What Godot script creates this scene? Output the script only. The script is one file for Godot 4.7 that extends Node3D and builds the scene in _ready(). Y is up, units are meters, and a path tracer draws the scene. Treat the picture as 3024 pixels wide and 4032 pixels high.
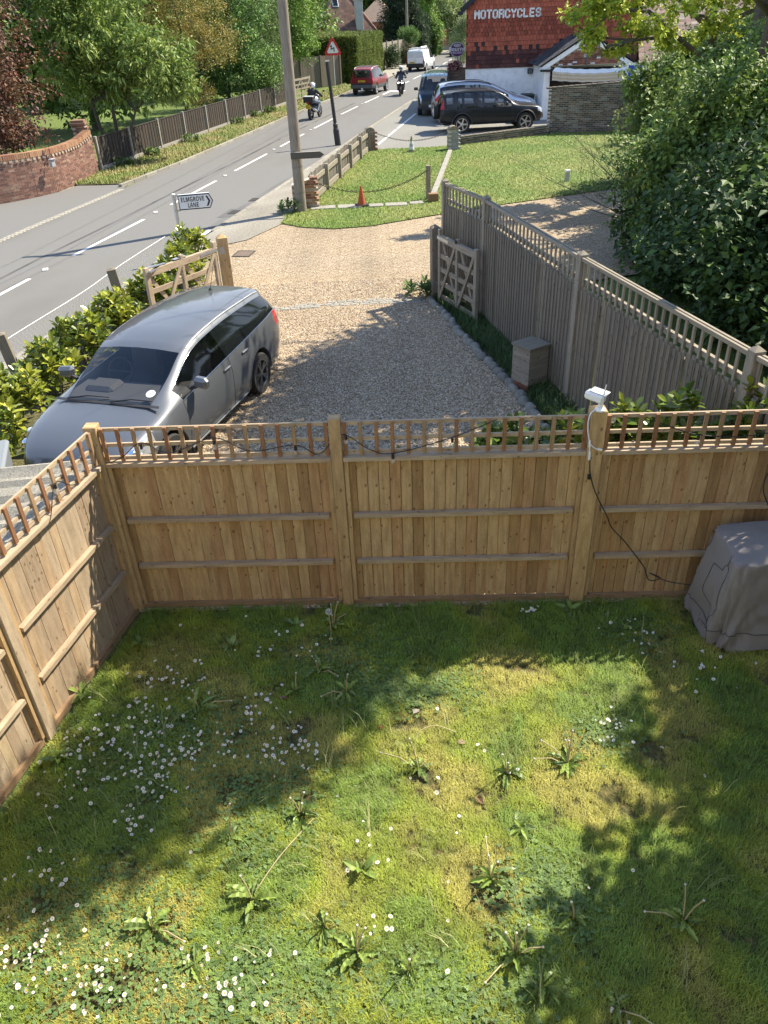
extends Node3D
# A garden, a gravel drive and the road beyond, seen from an upstairs window.

var R := RandomNumberGenerator.new()
var used := {}
var M := {}
var gnz: FastNoiseLite

class MB:
	var v := PackedVector3Array()
	var n := PackedVector3Array()
	var u := PackedVector2Array()
	var c := PackedColorArray()
	var col := Color.WHITE
	var uo := Vector2.ZERO
	func vert(p: Vector3, nn: Vector3, uv: Vector2) -> void:
		v.append(p); n.append(nn); u.append(uv); c.append(col)
	func tri3(a: Vector3, b: Vector3, d: Vector3, na: Vector3, nb: Vector3, nd: Vector3, ua := Vector2.ZERO, ub := Vector2.ZERO, ud := Vector2.ZERO) -> void:
		if (b - a).cross(d - a).dot(na + nb + nd) > 0.0:
			vert(a, na, ua); vert(d, nd, ud); vert(b, nb, ub)
		else:
			vert(a, na, ua); vert(b, nb, ub); vert(d, nd, ud)
	func tri(a: Vector3, b: Vector3, d: Vector3, out: Vector3) -> void:
		var nn := (b - a).cross(d - a).normalized()
		if nn.dot(out) < 0.0: nn = -nn
		tri3(a, b, d, nn, nn, nn, Vector2(a.x + a.z, a.y), Vector2(b.x + b.z, b.y), Vector2(d.x + d.z, d.y))
	# a flat four-cornered face; uv in metres from corner a along b and d
	func quad(a: Vector3, b: Vector3, d: Vector3, e: Vector3, out: Vector3) -> void:
		var nn := (b - a).cross(e - a).normalized()
		if nn.dot(out) < 0.0: nn = -nn
		var w := a.distance_to(b); var h := a.distance_to(e)
		if w > h:
			tri3(a, b, d, nn, nn, nn, uo, uo + Vector2(0, w), uo + Vector2(h, w))
			tri3(a, d, e, nn, nn, nn, uo, uo + Vector2(h, w), uo + Vector2(h, 0))
		else:
			tri3(a, b, d, nn, nn, nn, uo, uo + Vector2(w, 0), uo + Vector2(w, h))
			tri3(a, d, e, nn, nn, nn, uo, uo + Vector2(w, h), uo + Vector2(0, h))
	func quadn(p: Array, nr: Array, uv: Array) -> void:
		tri3(p[0], p[1], p[2], nr[0], nr[1], nr[2], uv[0], uv[1], uv[2])
		tri3(p[0], p[2], p[3], nr[0], nr[2], nr[3], uv[0], uv[2], uv[3])
	func box(ce: Vector3, s: Vector3, bs := Basis.IDENTITY) -> void:
		var h := s * 0.5
		var keep := uo
		for ax in 3:
			var i := (ax + 1) % 3; var j := (ax + 2) % 3
			for sg in [-1.0, 1.0]:
				var o := Vector3.ZERO; o[ax] = h[ax] * sg
				var a := Vector3.ZERO; a[i] = h[i]
				var b := Vector3.ZERO; b[j] = h[j]
				uo = keep + Vector2(0.13 * ax, 0.07 * sg)
				quad(ce + bs * (o - a - b), ce + bs * (o + a - b), ce + bs * (o + a + b), ce + bs * (o - a + b), bs * o)
		uo = keep
	# a box with its edges chamfered by e
	func bbox(ce: Vector3, s: Vector3, e: float, bs := Basis.IDENTITY) -> void:
		var h := s * 0.5
		for ax in 3:
			var i := (ax + 1) % 3; var j := (ax + 2) % 3
			for sg in [-1.0, 1.0]:
				var o := Vector3.ZERO; o[ax] = h[ax] * sg
				var a := Vector3.ZERO; a[i] = h[i] - e
				var b := Vector3.ZERO; b[j] = h[j] - e
				quad(ce + bs * (o - a - b), ce + bs * (o + a - b), ce + bs * (o + a + b), ce + bs * (o - a + b), bs * o)
			for s1 in [-1.0, 1.0]:
				for s2 in [-1.0, 1.0]:
					var p := Vector3.ZERO; p[i] = h[i] * s1; p[j] = (h[j] - e) * s2
					var q := Vector3.ZERO; q[i] = (h[i] - e) * s1; q[j] = h[j] * s2
					var l := Vector3.ZERO; l[ax] = h[ax] - e
					quad(ce + bs * (p - l), ce + bs * (p + l), ce + bs * (q + l), ce + bs * (q - l), bs * (p + q))
		for sx in [-1.0, 1.0]:
			for sy in [-1.0, 1.0]:
				for sz in [-1.0, 1.0]:
					var g := Vector3(sx, sy, sz)
					var k := h - Vector3(e, e, e)
					tri(ce + bs * (g * Vector3(h.x, k.y, k.z)), ce + bs * (g * Vector3(k.x, h.y, k.z)), ce + bs * (g * Vector3(k.x, k.y, h.z)), bs * g)
	func bar(a: Vector3, b: Vector3, w: float, d: float, up := Vector3.UP) -> void:
		var y := (b - a).normalized()
		var x := y.cross(up)
		if x.length() < 0.01: x = y.cross(Vector3.RIGHT)
		x = x.normalized()
		box((a + b) * 0.5, Vector3(w, a.distance_to(b), d), Basis(x, y, x.cross(y)))
	func tube(pts: Array, rad: Array, sides := 6, caps := true) -> void:
		var rings := []
		var nrm := []
		var up := Vector3.UP
		var t0: Vector3 = (pts[1] - pts[0]).normalized()
		if absf(t0.dot(up)) > 0.9: up = Vector3.RIGHT
		var x := t0.cross(up).normalized()
		for i in pts.size():
			var t: Vector3 = (pts[mini(i + 1, pts.size() - 1)] - pts[maxi(i - 1, 0)]).normalized()
			x = (x - t * x.dot(t)).normalized()
			var z := t.cross(x)
			var r: float = rad[mini(i, rad.size() - 1)]
			var ring := []; var nr := []
			for k in sides:
				var d := x * cos(TAU * k / sides) + z * sin(TAU * k / sides)
				ring.append(pts[i] + d * r); nr.append(d)
			rings.append(ring); nrm.append(nr)
		var l := 0.0
		for i in pts.size() - 1:
			var l2: float = l + pts[i].distance_to(pts[i + 1])
			for k in sides:
				var k2 := (k + 1) % sides
				var ua: float = TAU * k / sides * rad[0]; var ub: float = TAU * (k + 1) / sides * rad[0]
				quadn([rings[i][k], rings[i][k2], rings[i + 1][k2], rings[i + 1][k]], [nrm[i][k], nrm[i][k2], nrm[i + 1][k2], nrm[i + 1][k]], [Vector2(ua, l) + uo, Vector2(ub, l) + uo, Vector2(ub, l2) + uo, Vector2(ua, l2) + uo])
			l = l2
		if caps:
			for e in [0, pts.size() - 1]:
				var o: Vector3 = (pts[0] - pts[1]) if e == 0 else (pts[e] - pts[e - 1])
				for k in range(1, sides - 1):
					tri(rings[e][0], rings[e][k], rings[e][k + 1], o)
	# profile of (radius, height) turned round the y axis of xf
	func lathe(pr: Array, sides: int, xf := Transform3D.IDENTITY) -> void:
		for i in pr.size() - 1:
			var p: Vector2 = pr[i]; var q: Vector2 = pr[i + 1]
			var d := q - p
			var nn := Vector2(d.y, -d.x).normalized()
			for k in sides:
				var a0 := TAU * k / sides; var a1 := TAU * (k + 1) / sides
				var ps := []; var ns := []
				for e in [[p, a0], [p, a1], [q, a1], [q, a0]]:
					ps.append(xf * Vector3(e[0].x * cos(e[1]), e[0].y, e[0].x * sin(e[1])))
					ns.append(xf.basis * Vector3(nn.x * cos(e[1]), nn.y, nn.x * sin(e[1])))
				if p.x < 1e-5: tri3(ps[0], ps[2], ps[3], ns[0], ns[2], ns[3])
				elif q.x < 1e-5: tri3(ps[0], ps[1], ps[2], ns[0], ns[1], ns[2])
				else: quadn(ps, ns, [Vector2.ZERO, Vector2.ZERO, Vector2.ZERO, Vector2.ZERO])
	func ball(ce: Vector3, r: Vector3, seg := 12, rg := 8, bs := Basis.IDENTITY) -> void:
		for i in rg:
			for k in seg:
				var ps := []; var ns := []
				for e in [[i, k], [i, k + 1], [i + 1, k + 1], [i + 1, k]]:
					var th: float = PI * e[0] / rg; var ph: float = TAU * e[1] / seg
					var d := Vector3(sin(th) * cos(ph), cos(th), sin(th) * sin(ph))
					ps.append(ce + bs * (d * r)); ns.append(bs * (d / r).normalized())
				if i > 0: tri3(ps[0], ps[1], ps[2], ns[0], ns[1], ns[2])
				if i < rg - 1: tri3(ps[0], ps[2], ps[3], ns[0], ns[2], ns[3])
	# an outline in the xy plane of xf, given the thickness z0..z1
	func prism(poly: PackedVector2Array, z0: float, z1: float, xf := Transform3D.IDENTITY, back := true) -> void:
		var idx := Geometry2D.triangulate_polygon(poly)
		for z in [z0, z1]:
			if z == z0 and not back: continue
			var nn := xf.basis * Vector3(0, 0, 1 if z == z1 else -1)
			for k in range(0, idx.size(), 3):
				var a := poly[idx[k]]; var b := poly[idx[k + 1]]; var d := poly[idx[k + 2]]
				tri3(xf * Vector3(a.x, a.y, z), xf * Vector3(b.x, b.y, z), xf * Vector3(d.x, d.y, z), nn, nn, nn, a, b, d)
		var area := 0.0
		for k in poly.size():
			area += poly[k].cross(poly[(k + 1) % poly.size()])
		for k in poly.size():
			var a := poly[k]; var b := poly[(k + 1) % poly.size()]
			var o := Vector3(b.y - a.y, a.x - b.x, 0) * (1.0 if area > 0 else -1.0)
			quad(xf * Vector3(a.x, a.y, z0), xf * Vector3(b.x, b.y, z0), xf * Vector3(b.x, b.y, z1), xf * Vector3(a.x, a.y, z1), xf.basis * o)
	func mesh() -> ArrayMesh:
		var m := ArrayMesh.new()
		if v.is_empty(): return m
		var a := []; a.resize(Mesh.ARRAY_MAX)
		a[Mesh.ARRAY_VERTEX] = v; a[Mesh.ARRAY_NORMAL] = n; a[Mesh.ARRAY_TEX_UV] = u; a[Mesh.ARRAY_COLOR] = c
		m.add_surface_from_arrays(Mesh.PRIMITIVE_TRIANGLES, a)
		return m

func L(r: float, g: float, b: float, a := 1.0) -> Color:
	return Color(r, g, b, a).linear_to_srgb()

func C(r: float, g: float, b: float) -> Color:
	return Color(r, g, b)

func V(x: float, y: float, z: float) -> Vector3:
	return Vector3(x, y, z)

func nm(p: Node, called: String) -> String:
	var k := str(p.get_instance_id()) + called
	var i: int = used.get(k, 0)
	used[k] = i + 1
	return called if i == 0 else "%s_%03d" % [called, i]

func put(called: String, mesh: Variant, m: Material, parent: Node = self, at := Transform3D.IDENTITY) -> MeshInstance3D:
	var o := MeshInstance3D.new()
	o.name = nm(parent, called)
	o.mesh = mesh.mesh() if mesh is MB else mesh
	o.material_override = m
	o.transform = at
	parent.add_child(o)
	return o

func tag(o: Node, label: String, category := "", group := "", kind := "") -> Node:
	if label: o.set_meta("label", label)
	if category: o.set_meta("category", category)
	if group: o.set_meta("group", group)
	if kind: o.set_meta("kind", kind)
	return o

func thing(called: String, label: String, category: String, at := Vector3.ZERO, turn := 0.0, group := "") -> Node3D:
	var o := Node3D.new()
	o.name = nm(self, called)
	o.position = at
	o.rotation.y = turn
	add_child(o)
	tag(o, label, category, group)
	return o

func part(called: String, p: Node, at := Transform3D.IDENTITY) -> Node3D:
	var o := Node3D.new()
	o.name = nm(p, called)
	o.transform = at
	p.add_child(o)
	return o

func dup(o: Node3D, at: Vector3, turn: float, label := "", group := "") -> Node3D:
	var d: Node3D = o.duplicate()
	d.name = nm(self, str(o.name).rstrip("0123456789").trim_suffix("_"))
	add_child(d)
	d.position = at
	d.rotation.y = turn
	tag(d, label, "", group)
	return d

func many(called: String, mesh: Variant, m: Material, xf: Array, cols: Array, parent: Node = self) -> MultiMeshInstance3D:
	var mm := MultiMesh.new()
	mm.transform_format = MultiMesh.TRANSFORM_3D
	mm.use_colors = true
	mm.mesh = mesh.mesh() if mesh is MB else mesh
	mm.instance_count = xf.size()
	for i in xf.size():
		mm.set_instance_transform(i, xf[i])
		mm.set_instance_color(i, cols[i % cols.size()])
	var o := MultiMeshInstance3D.new()
	o.name = nm(parent, called)
	o.multimesh = mm
	o.material_override = m
	o.set_meta("kind", "stuff")
	parent.add_child(o)
	return o

func yaw(a: float) -> Basis:
	return Basis(Vector3.UP, a)

func heading(dx: float, dz: float) -> float:
	return atan2(-dz, dx)

func rf(a: float, b: float) -> float:
	return R.randf_range(a, b)

func pal(list: Array) -> Color:
	return list[R.randi() % list.size()]

# ---------- materials ----------
func mat(albedo: Color, rough := 0.85, o := {}) -> StandardMaterial3D:
	var m := StandardMaterial3D.new()
	m.albedo_color = albedo
	m.roughness = rough
	m.vertex_color_use_as_albedo = true
	for k in o: m.set(k, o[k])
	return m

func noise(s: int, f: float, oct := 3, type := FastNoiseLite.TYPE_SIMPLEX_SMOOTH) -> FastNoiseLite:
	var f_ := FastNoiseLite.new()
	f_.seed = s
	f_.frequency = f
	f_.noise_type = type
	f_.fractal_octaves = oct
	return f_

func tile_tex(s: int, f: float, oct: int, stops: Array, size := 512, type := FastNoiseLite.TYPE_SIMPLEX_SMOOTH, ret := -1) -> Texture2D:
	var nz := noise(s, f, oct, type)
	if ret >= 0: nz.cellular_return_type = ret
	var im := nz.get_seamless_image(size, size, false, false, 0.12)
	im.convert(Image.FORMAT_RGB8)
	var data := im.get_data()
	var lut := PackedByteArray()
	for i in 256:
		var t := i / 255.0
		var cc: Color = stops[0][1]
		for k in stops.size() - 1:
			if t >= stops[k][0]:
				var w: float = clampf((t - stops[k][0]) / maxf(stops[k + 1][0] - stops[k][0], 0.001), 0, 1)
				cc = (stops[k][1] as Color).lerp(stops[k + 1][1], w)
		cc = cc.linear_to_srgb()
		lut.append(int(cc.r * 255)); lut.append(int(cc.g * 255)); lut.append(int(cc.b * 255))
	for i in size * size:
		var k := data[i * 3] * 3
		data[i * 3] = lut[k]; data[i * 3 + 1] = lut[k + 1]; data[i * 3 + 2] = lut[k + 2]
	return ImageTexture.create_from_image(Image.create_from_data(size, size, false, Image.FORMAT_RGB8, data))

func norm_tex(s: int, f: float, oct: int, strength: float, size := 512, type := FastNoiseLite.TYPE_SIMPLEX_SMOOTH) -> Texture2D:
	var im := noise(s, f, oct, type).get_seamless_image(size, size, false, false, 0.12)
	im.convert(Image.FORMAT_RGBA8)
	im.bump_map_to_normal_map(strength)
	return ImageTexture.create_from_image(im)

# sawn timber: long grain, arching rings and knots; covers 0.5 m across and 2 m along
func wood_tex(s: int, base: Color, dark: Color, knots: int, knot: Color, grey: float) -> Texture2D:
	var w := 256; var h := 768
	var fine := noise(s, 1.0, 2); var warp := noise(s + 1, 1.0, 2); var big := noise(s + 2, 1.0, 2)
	var rr := RandomNumberGenerator.new(); rr.seed = s
	var kn := []
	for i in knots:
		kn.append([rr.randf() * w, rr.randf() * h, rr.randf_range(2.2, 6.0)])
	var buckets := {}
	for k in kn:
		for by in range(int(k[1] - 60) / 32 - 1, int(k[1] + 60) / 32 + 2):
			if not buckets.has(by): buckets[by] = []
			buckets[by].append(k)
	var data := PackedByteArray(); data.resize(w * h * 3)
	for y in h:
		var near: Array = buckets.get(y / 32, [])
		for x in w:
			var dx := 0.0; var kd := 9.0
			for k in near:
				var ex: float = x - k[0]; var ey: float = (y - k[1]) * 0.8
				if absf(ex) > 26.0: continue
				var d: float = sqrt(ex * ex + ey * ey) / k[2]
				kd = minf(kd, d)
				dx += signf(ex) * 8.0 / (1.0 + d * d * 0.35)
			var xx := x + dx
			var rings := sin((xx + warp.get_noise_2d(xx * 0.06, y * 0.012) * 26.0) * 0.62)
			var g := fine.get_noise_2d(xx * 0.7, y * 0.02)
			var t := clampf(0.45 + rings * 0.16 + g * 0.35 + big.get_noise_2d(x * 0.03, y * 0.006) * 0.5, 0, 1)
			var cc := base.lerp(dark, t)
			if kd < 1.9: cc = cc.lerp(knot, clampf((1.6 - kd) * 0.9, 0, 1) * 0.8)
			var gm := cc.get_luminance()
			cc = cc.lerp(Color(gm, gm, gm), grey)
			cc = cc.linear_to_srgb()
			var i := (y * w + x) * 3
			data[i] = int(cc.r * 255); data[i + 1] = int(cc.g * 255); data[i + 2] = int(cc.b * 255)
	return ImageTexture.create_from_image(Image.create_from_data(w, h, false, Image.FORMAT_RGB8, data))

func tri_mat(tex: Texture2D, per_m: float, rough := 0.9, nt: Texture2D = null, ns := 1.0) -> StandardMaterial3D:
	var m := mat(Color.WHITE, rough)
	m.albedo_texture = tex
	m.uv1_triplanar = true
	m.uv1_world_triplanar = true
	m.uv1_scale = Vector3.ONE * per_m
	if nt:
		m.normal_enabled = true
		m.normal_texture = nt
		m.normal_scale = ns
	return m

func wood_mat(tex: Texture2D, rough := 0.85) -> StandardMaterial3D:
	var m := mat(Color.WHITE, rough)
	m.albedo_texture = tex
	m.uv1_scale = Vector3(2.0, 0.5, 1)
	return m

func leaf_mat(back: Color, rough := 0.5) -> StandardMaterial3D:
	var m := mat(Color.WHITE, rough)
	m.backlight_enabled = true
	m.backlight = back
	return m

func glass_mat(tint: Color, alpha: float) -> StandardMaterial3D:
	var m := mat(Color(tint.r, tint.g, tint.b, alpha), 0.04)
	m.transparency = BaseMaterial3D.TRANSPARENCY_ALPHA
	m.vertex_color_use_as_albedo = false
	return m

func make_materials() -> void:
	M.wood = wood_mat(wood_tex(11, C(0.53, 0.375, 0.195), C(0.32, 0.205, 0.095), 30, C(0.115, 0.052, 0.018), 0.0))
	M.wood2 = wood_mat(wood_tex(23, C(0.36, 0.23, 0.12), C(0.22, 0.13, 0.06), 22, C(0.10, 0.05, 0.025), 0.1))
	M.greywood = wood_mat(wood_tex(31, C(0.31, 0.265, 0.19), C(0.195, 0.165, 0.115), 26, C(0.07, 0.055, 0.04), 0.2))
	M.darkwood = wood_mat(wood_tex(37, C(0.075, 0.06, 0.045), C(0.04, 0.03, 0.024), 14, C(0.02, 0.016, 0.012), 0.2))
	M.palewood = wood_mat(wood_tex(41, C(0.46, 0.36, 0.24), C(0.29, 0.21, 0.13), 24, C(0.12, 0.07, 0.035), 0.1))
	M.gravel = tri_mat(tile_tex(5, 0.055, 2, [[0.0, C(0.14, 0.10, 0.065)], [0.3, C(0.28, 0.21, 0.14)], [0.52, C(0.48, 0.385, 0.265)], [0.75, C(0.58, 0.48, 0.36)], [1.0, C(0.76, 0.68, 0.56)]], 1024, FastNoiseLite.TYPE_CELLULAR, FastNoiseLite.RETURN_CELL_VALUE), 0.8, 0.95, norm_tex(6, 0.055, 1, 9.0, 1024, FastNoiseLite.TYPE_CELLULAR), 1.0)
	M.asphalt = tri_mat(tile_tex(7, 0.12, 4, [[0.0, C(0.11, 0.11, 0.108)], [0.5, C(0.165, 0.164, 0.158)], [1.0, C(0.235, 0.23, 0.22)]], 512), 0.8, 0.9, norm_tex(8, 0.2, 2, 3.0), 0.5)
	M.asphalt.metallic_specular = 0.25
	M.gravel.metallic_specular = 0.25
	M.concrete = tri_mat(tile_tex(9, 0.03, 5, [[0.0, C(0.16, 0.15, 0.125)], [0.5, C(0.27, 0.255, 0.22)], [1.0, C(0.40, 0.38, 0.33)]]), 0.9, 0.9, norm_tex(10, 0.08, 3, 3.0), 0.6)
	M.soil = tri_mat(tile_tex(13, 0.03, 5, [[0.0, C(0.03, 0.035, 0.012)], [0.45, C(0.075, 0.075, 0.026)], [0.7, C(0.13, 0.105, 0.042)], [1.0, C(0.17, 0.14, 0.06)]]), 0.9, 1.0, norm_tex(14, 0.07, 4, 6.0), 1.0)
	M.turf = tri_mat(tile_tex(15, 0.04, 5, [[0.0, C(0.06, 0.10, 0.02)], [0.5, C(0.12, 0.18, 0.035)], [1.0, C(0.21, 0.23, 0.07)]]), 0.6, 1.0, norm_tex(16, 0.12, 4, 6.0), 1.0)
	M.brick = tri_mat(tile_tex(17, 0.05, 4, [[0.0, C(0.6, 0.55, 0.55)], [0.5, C(0.9, 0.9, 0.9)], [1.0, C(1.15, 1.1, 1.05)]], 256), 3.0, 0.92, norm_tex(18, 0.15, 3, 4.0, 256), 0.7)
	M.mortar = tri_mat(tile_tex(19, 0.1, 3, [[0.0, C(0.44, 0.37, 0.29)], [1.0, C(0.62, 0.54, 0.43)]], 256), 2.0, 0.95)
	M.plaster = tri_mat(tile_tex(21, 0.012, 5, [[0.0, C(0.62, 0.62, 0.60)], [0.4, C(0.78, 0.78, 0.77)], [1.0, C(0.84, 0.84, 0.83)]]), 0.4, 0.85, norm_tex(22, 0.03, 4, 2.0), 0.5)
	M.bark = tri_mat(tile_tex(25, 0.06, 4, [[0.0, C(0.04, 0.032, 0.024)], [0.5, C(0.10, 0.085, 0.065)], [1.0, C(0.19, 0.165, 0.135)]], 256), 2.0, 0.95, norm_tex(26, 0.06, 3, 8.0, 256), 1.0)
	M.polewood = tri_mat(tile_tex(27, 0.02, 4, [[0.0, C(0.15, 0.125, 0.10)], [0.5, C(0.23, 0.195, 0.155)], [1.0, C(0.31, 0.265, 0.21)]], 256), 1.0, 0.9)
	M.polewood.uv1_scale = Vector3(6, 0.35, 6)
	M.white = mat(L(0.78, 0.78, 0.76), 0.5)
	M.paintline = tri_mat(tile_tex(29, 0.09, 4, [[0.0, C(0.35, 0.35, 0.33)], [0.35, C(0.62, 0.62, 0.6)], [1.0, C(0.74, 0.74, 0.71)]], 256), 1.2, 0.7)
	M.plain = mat(Color.WHITE, 0.8)
	M.gloss = mat(Color.WHITE, 0.25)
	M.rubber = mat(L(0.022, 0.022, 0.023), 0.85)
	M.blackplastic = mat(L(0.018, 0.018, 0.019), 0.55)
	M.steel = mat(L(0.52, 0.53, 0.54), 0.45, {"metallic": 0.85})
	M.alloy = mat(L(0.58, 0.59, 0.60), 0.3, {"metallic": 0.9})
	M.darkalloy = mat(L(0.03, 0.03, 0.032), 0.35, {"metallic": 0.6})
	M.chrome = mat(L(0.75, 0.76, 0.77), 0.12, {"metallic": 1.0})
	M.glass = glass_mat(Color(0.9, 0.93, 0.92), 0.10)
	M.carglass = glass_mat(Color(0.02, 0.025, 0.025), 0.38)
	M.darkglass = mat(L(0.006, 0.008, 0.009), 0.06, {"vertex_color_use_as_albedo": false})
	M.tail = mat(L(0.42, 0.012, 0.018), 0.15)
	M.lamp = mat(L(0.62, 0.65, 0.68), 0.12, {"metallic": 0.6})
	M.amber = mat(L(0.7, 0.22, 0.02), 0.2)
	M.plate = mat(L(0.78, 0.56, 0.02), 0.4)
	M.leaf = leaf_mat(Color(0.7, 0.7, 0.7), 0.6)
	M.grass = leaf_mat(Color(0.4, 0.4, 0.4), 0.6)
	M.laurel = leaf_mat(Color(0.6, 0.6, 0.6), 0.28)
	M.petal = mat(L(0.82, 0.82, 0.80), 0.7)

# ---------- ground sheets ----------
# a flat sheet over an outline (x, z), cut into cells so that its tint can vary
func sheet(called: String, poly: Array, y: float, m: Material, cell: float, tint: Callable, parent: Node = self) -> MeshInstance3D:
	var b := MB.new()
	var pg := PackedVector2Array(poly)
	var lo := pg[0]; var hi := pg[0]
	for p in pg:
		lo = lo.min(p); hi = hi.max(p)
	var nx := ceili((hi.x - lo.x) / cell); var nz := ceili((hi.y - lo.y) / cell)
	for i in nx:
		for j in nz:
			var a := lo + Vector2(i, j) * cell
			var sq := PackedVector2Array([a, a + Vector2(cell, 0), a + Vector2(cell, cell), a + Vector2(0, cell)])
			for piece in Geometry2D.intersect_polygons(sq, pg):
				var idx := Geometry2D.triangulate_polygon(piece)
				for k in range(0, idx.size(), 3):
					var ps := []
					for e in 3: ps.append(piece[idx[k + e]])
					if ((ps[1] - ps[0]) as Vector2).cross(ps[2] - ps[0]) < 0: ps.reverse()
					for p in ps:
						b.col = tint.call(p.x, p.y)
						b.vert(V(p.x, y, p.y), Vector3.UP, p)
	var o := put(called, b, m, parent)
	if parent == self: o.set_meta("kind", "structure")
	return o

func flat(_x: float, _z: float) -> Color:
	return Color.WHITE

func inside(p: Vector2, poly: PackedVector2Array) -> bool:
	return Geometry2D.is_point_in_polygon(p, poly)

# points along a polyline every `step`
func along(line: Array, step: float) -> Array:
	var out := []
	var left := 0.0
	for i in line.size() - 1:
		var a: Vector2 = line[i]; var b: Vector2 = line[i + 1]
		var d := a.distance_to(b)
		while left < d:
			out.append([a.lerp(b, left / d), (b - a).normalized()])
			left += step
		left -= d
	return out

func ribbon(line: Array, l: float, r: float) -> Array:
	var left := []; var right := []
	for i in line.size():
		var d: Vector2 = (line[mini(i + 1, line.size() - 1)] - line[maxi(i - 1, 0)]).normalized()
		var s := Vector2(-d.y, d.x)
		left.append(line[i] + s * l); right.append(line[i] + s * r)
	right.reverse()
	return left + right

func ground_noise(x: float, z: float) -> float:
	return gnz.get_noise_2d(x, z)

func gravel_tint(x: float, z: float) -> Color:
	var n := ground_noise(x * 0.7, z * 0.7)
	var a := clampf((-15.6 - z) / 3.0, 0, 1) * 0.65
	a *= clampf((x + 4.0) / 2.0, 0.3, 1)
	var t := Color(0.78, 0.755, 0.71).lerp(Color(0.66, 0.66, 0.65), a)
	var ruts := clampf(1.0 - absf(z + 18.4 - x * 0.12) / 1.3, 0, 1)
	t = t.lerp(Color(0.74, 0.76, 0.78), ruts * 0.6)
	t = t.lerp(Color(0.66, 0.665, 0.66), 0.75 * exp(-(pow((x + 3.1) / 1.5, 2.0) + pow((z + 20.0) / 1.3, 2.0)) * (1.0 + n)))
	var lane := x + 0.4 - 0.02 * (z + 14.0) + 0.35 * sin(z * 0.25)
	var tr := exp(-pow((absf(lane) - 0.72) / 0.2, 2.0)) * clampf((-7.5 - z) / 2.0, 0, 1)
	return t * (1.0 + n * 0.2 - tr * 0.13)

func road_x(z: float) -> float:
	for i in ROAD.size() - 1:
		if z <= ROAD[i].y and z >= ROAD[i + 1].y:
			return lerpf(ROAD[i].x, ROAD[i + 1].x, (z - ROAD[i].y) / (ROAD[i + 1].y - ROAD[i].y))
	return 0.0

func asphalt_tint(x: float, z: float) -> Color:
	var d := absf(x - road_x(z)) * 0.97
	var worn := exp(-pow((d - 0.75) / 0.28, 2.0)) + exp(-pow((d - 2.15) / 0.28, 2.0))
	var w := 1.0 + 0.07 * worn - 0.10 * clampf((d - 2.65) * 4.0, 0, 1)
	return C(1.0, 0.985, 0.96) * w * (1.0 + ground_noise(x * 0.5, z * 0.16) * 0.16 + gnz.get_noise_2d(x * 3.0, z * 2.0) * 0.06)

# a tuft of grass blades
func tuft(h: float, w: float, count: int, spread: float, sd: int) -> ArrayMesh:
	var b := MB.new()
	var r := RandomNumberGenerator.new(); r.seed = sd
	for i in count:
		var a := r.randf() * TAU
		var base := V(r.randf_range(-spread, spread), 0, r.randf_range(-spread, spread))
		var lean := V(cos(a), 0, sin(a)) * h * r.randf_range(0.2, 0.9)
		var side := V(-sin(a), 0, cos(a)) * w * 0.5
		var hh := h * r.randf_range(0.5, 1.1)
		var mid := base + lean * 0.35 + V(0, hh * 0.65, 0)
		var tip := base + lean + V(0, hh, 0)
		b.col = Color.WHITE * r.randf_range(0.75, 1.2)
		var nn := (V(0, 1, 0) - lean.normalized() * 0.4).normalized()
		b.quadn([base - side, base + side, mid + side * 0.7, mid - side * 0.7], [nn, nn, nn, nn], [Vector2.ZERO, Vector2.ZERO, Vector2.ZERO, Vector2.ZERO])
		b.tri3(mid - side * 0.7, mid + side * 0.7, tip, nn, nn, nn)
	return b.mesh()

func grass_area(called: String, poly: Array, y: float, per_m2: float, mesh: Mesh, smin: float, smax: float, tint: Callable, sd: int) -> void:
	var pg := PackedVector2Array(poly)
	var lo := pg[0]; var hi := pg[0]
	for p in pg:
		lo = lo.min(p); hi = hi.max(p)
	R.seed = sd
	var xf := []; var cols := []
	var tries := int((hi.x - lo.x) * (hi.y - lo.y) * per_m2)
	for i in tries:
		var p := Vector2(rf(lo.x, hi.x), rf(lo.y, hi.y))
		if not inside(p, pg): continue
		var cc: Color = tint.call(p.x, p.y)
		if cc.a < 0.5: continue
		var s := rf(smin, smax) * (0.5 + cc.a * 0.5)
		xf.append(Transform3D(Basis(Vector3.UP, rf(0, TAU)).scaled(V(s, s * rf(0.7, 1.2), s)), V(p.x, y, p.y)))
		cc *= rf(0.75, 1.25)
		cc.a = 1.0
		cols.append(cc)
	tag(many(called, mesh, M.grass, xf, cols), {"lawn_grass": "mossy patchy lawn grass of the fenced garden", "grass_stems": "pale straggly grass stems standing above the lawn", "front_lawn_grass": "mown sunlit grass of the lawns beside the lane", "verge_grass": "rough dry grass on the verge along the far kerb", "drive_edge_grass": "long shaded grass growing along the foot of the grey fence"}.get(called, "grass"), "grass")

# ---------- fences ----------
# shared planks: a few meshes of one size that differ in grain and tone
func planks(key: String, size: Vector3, count: int, tones: Array, bevel := 0.0) -> Array:
	if M.has(key): return M[key]
	var out := []
	for i in count:
		var b := MB.new()
		b.uo = Vector2(rf(0, 0.5), rf(0, 2.0))
		b.col = pal(tones) * rf(0.88, 1.1)
		if bevel > 0.0: b.bbox(Vector3.ZERO, size, bevel)
		else: b.box(Vector3.ZERO, size)
		out.append(b.mesh())
	M[key] = out
	return out

func beam(called: String, p: Node, a: Vector3, b: Vector3, w: float, d: float, m: Material, tone := Color.WHITE, up := Vector3.UP) -> MeshInstance3D:
	var k := MB.new()
	k.uo = Vector2(rf(0, 0.5), rf(0, 2.0))
	k.col = tone * rf(0.9, 1.08)
	k.bar(a, b, w, d, up)
	return put(called, k, m, p)

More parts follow.
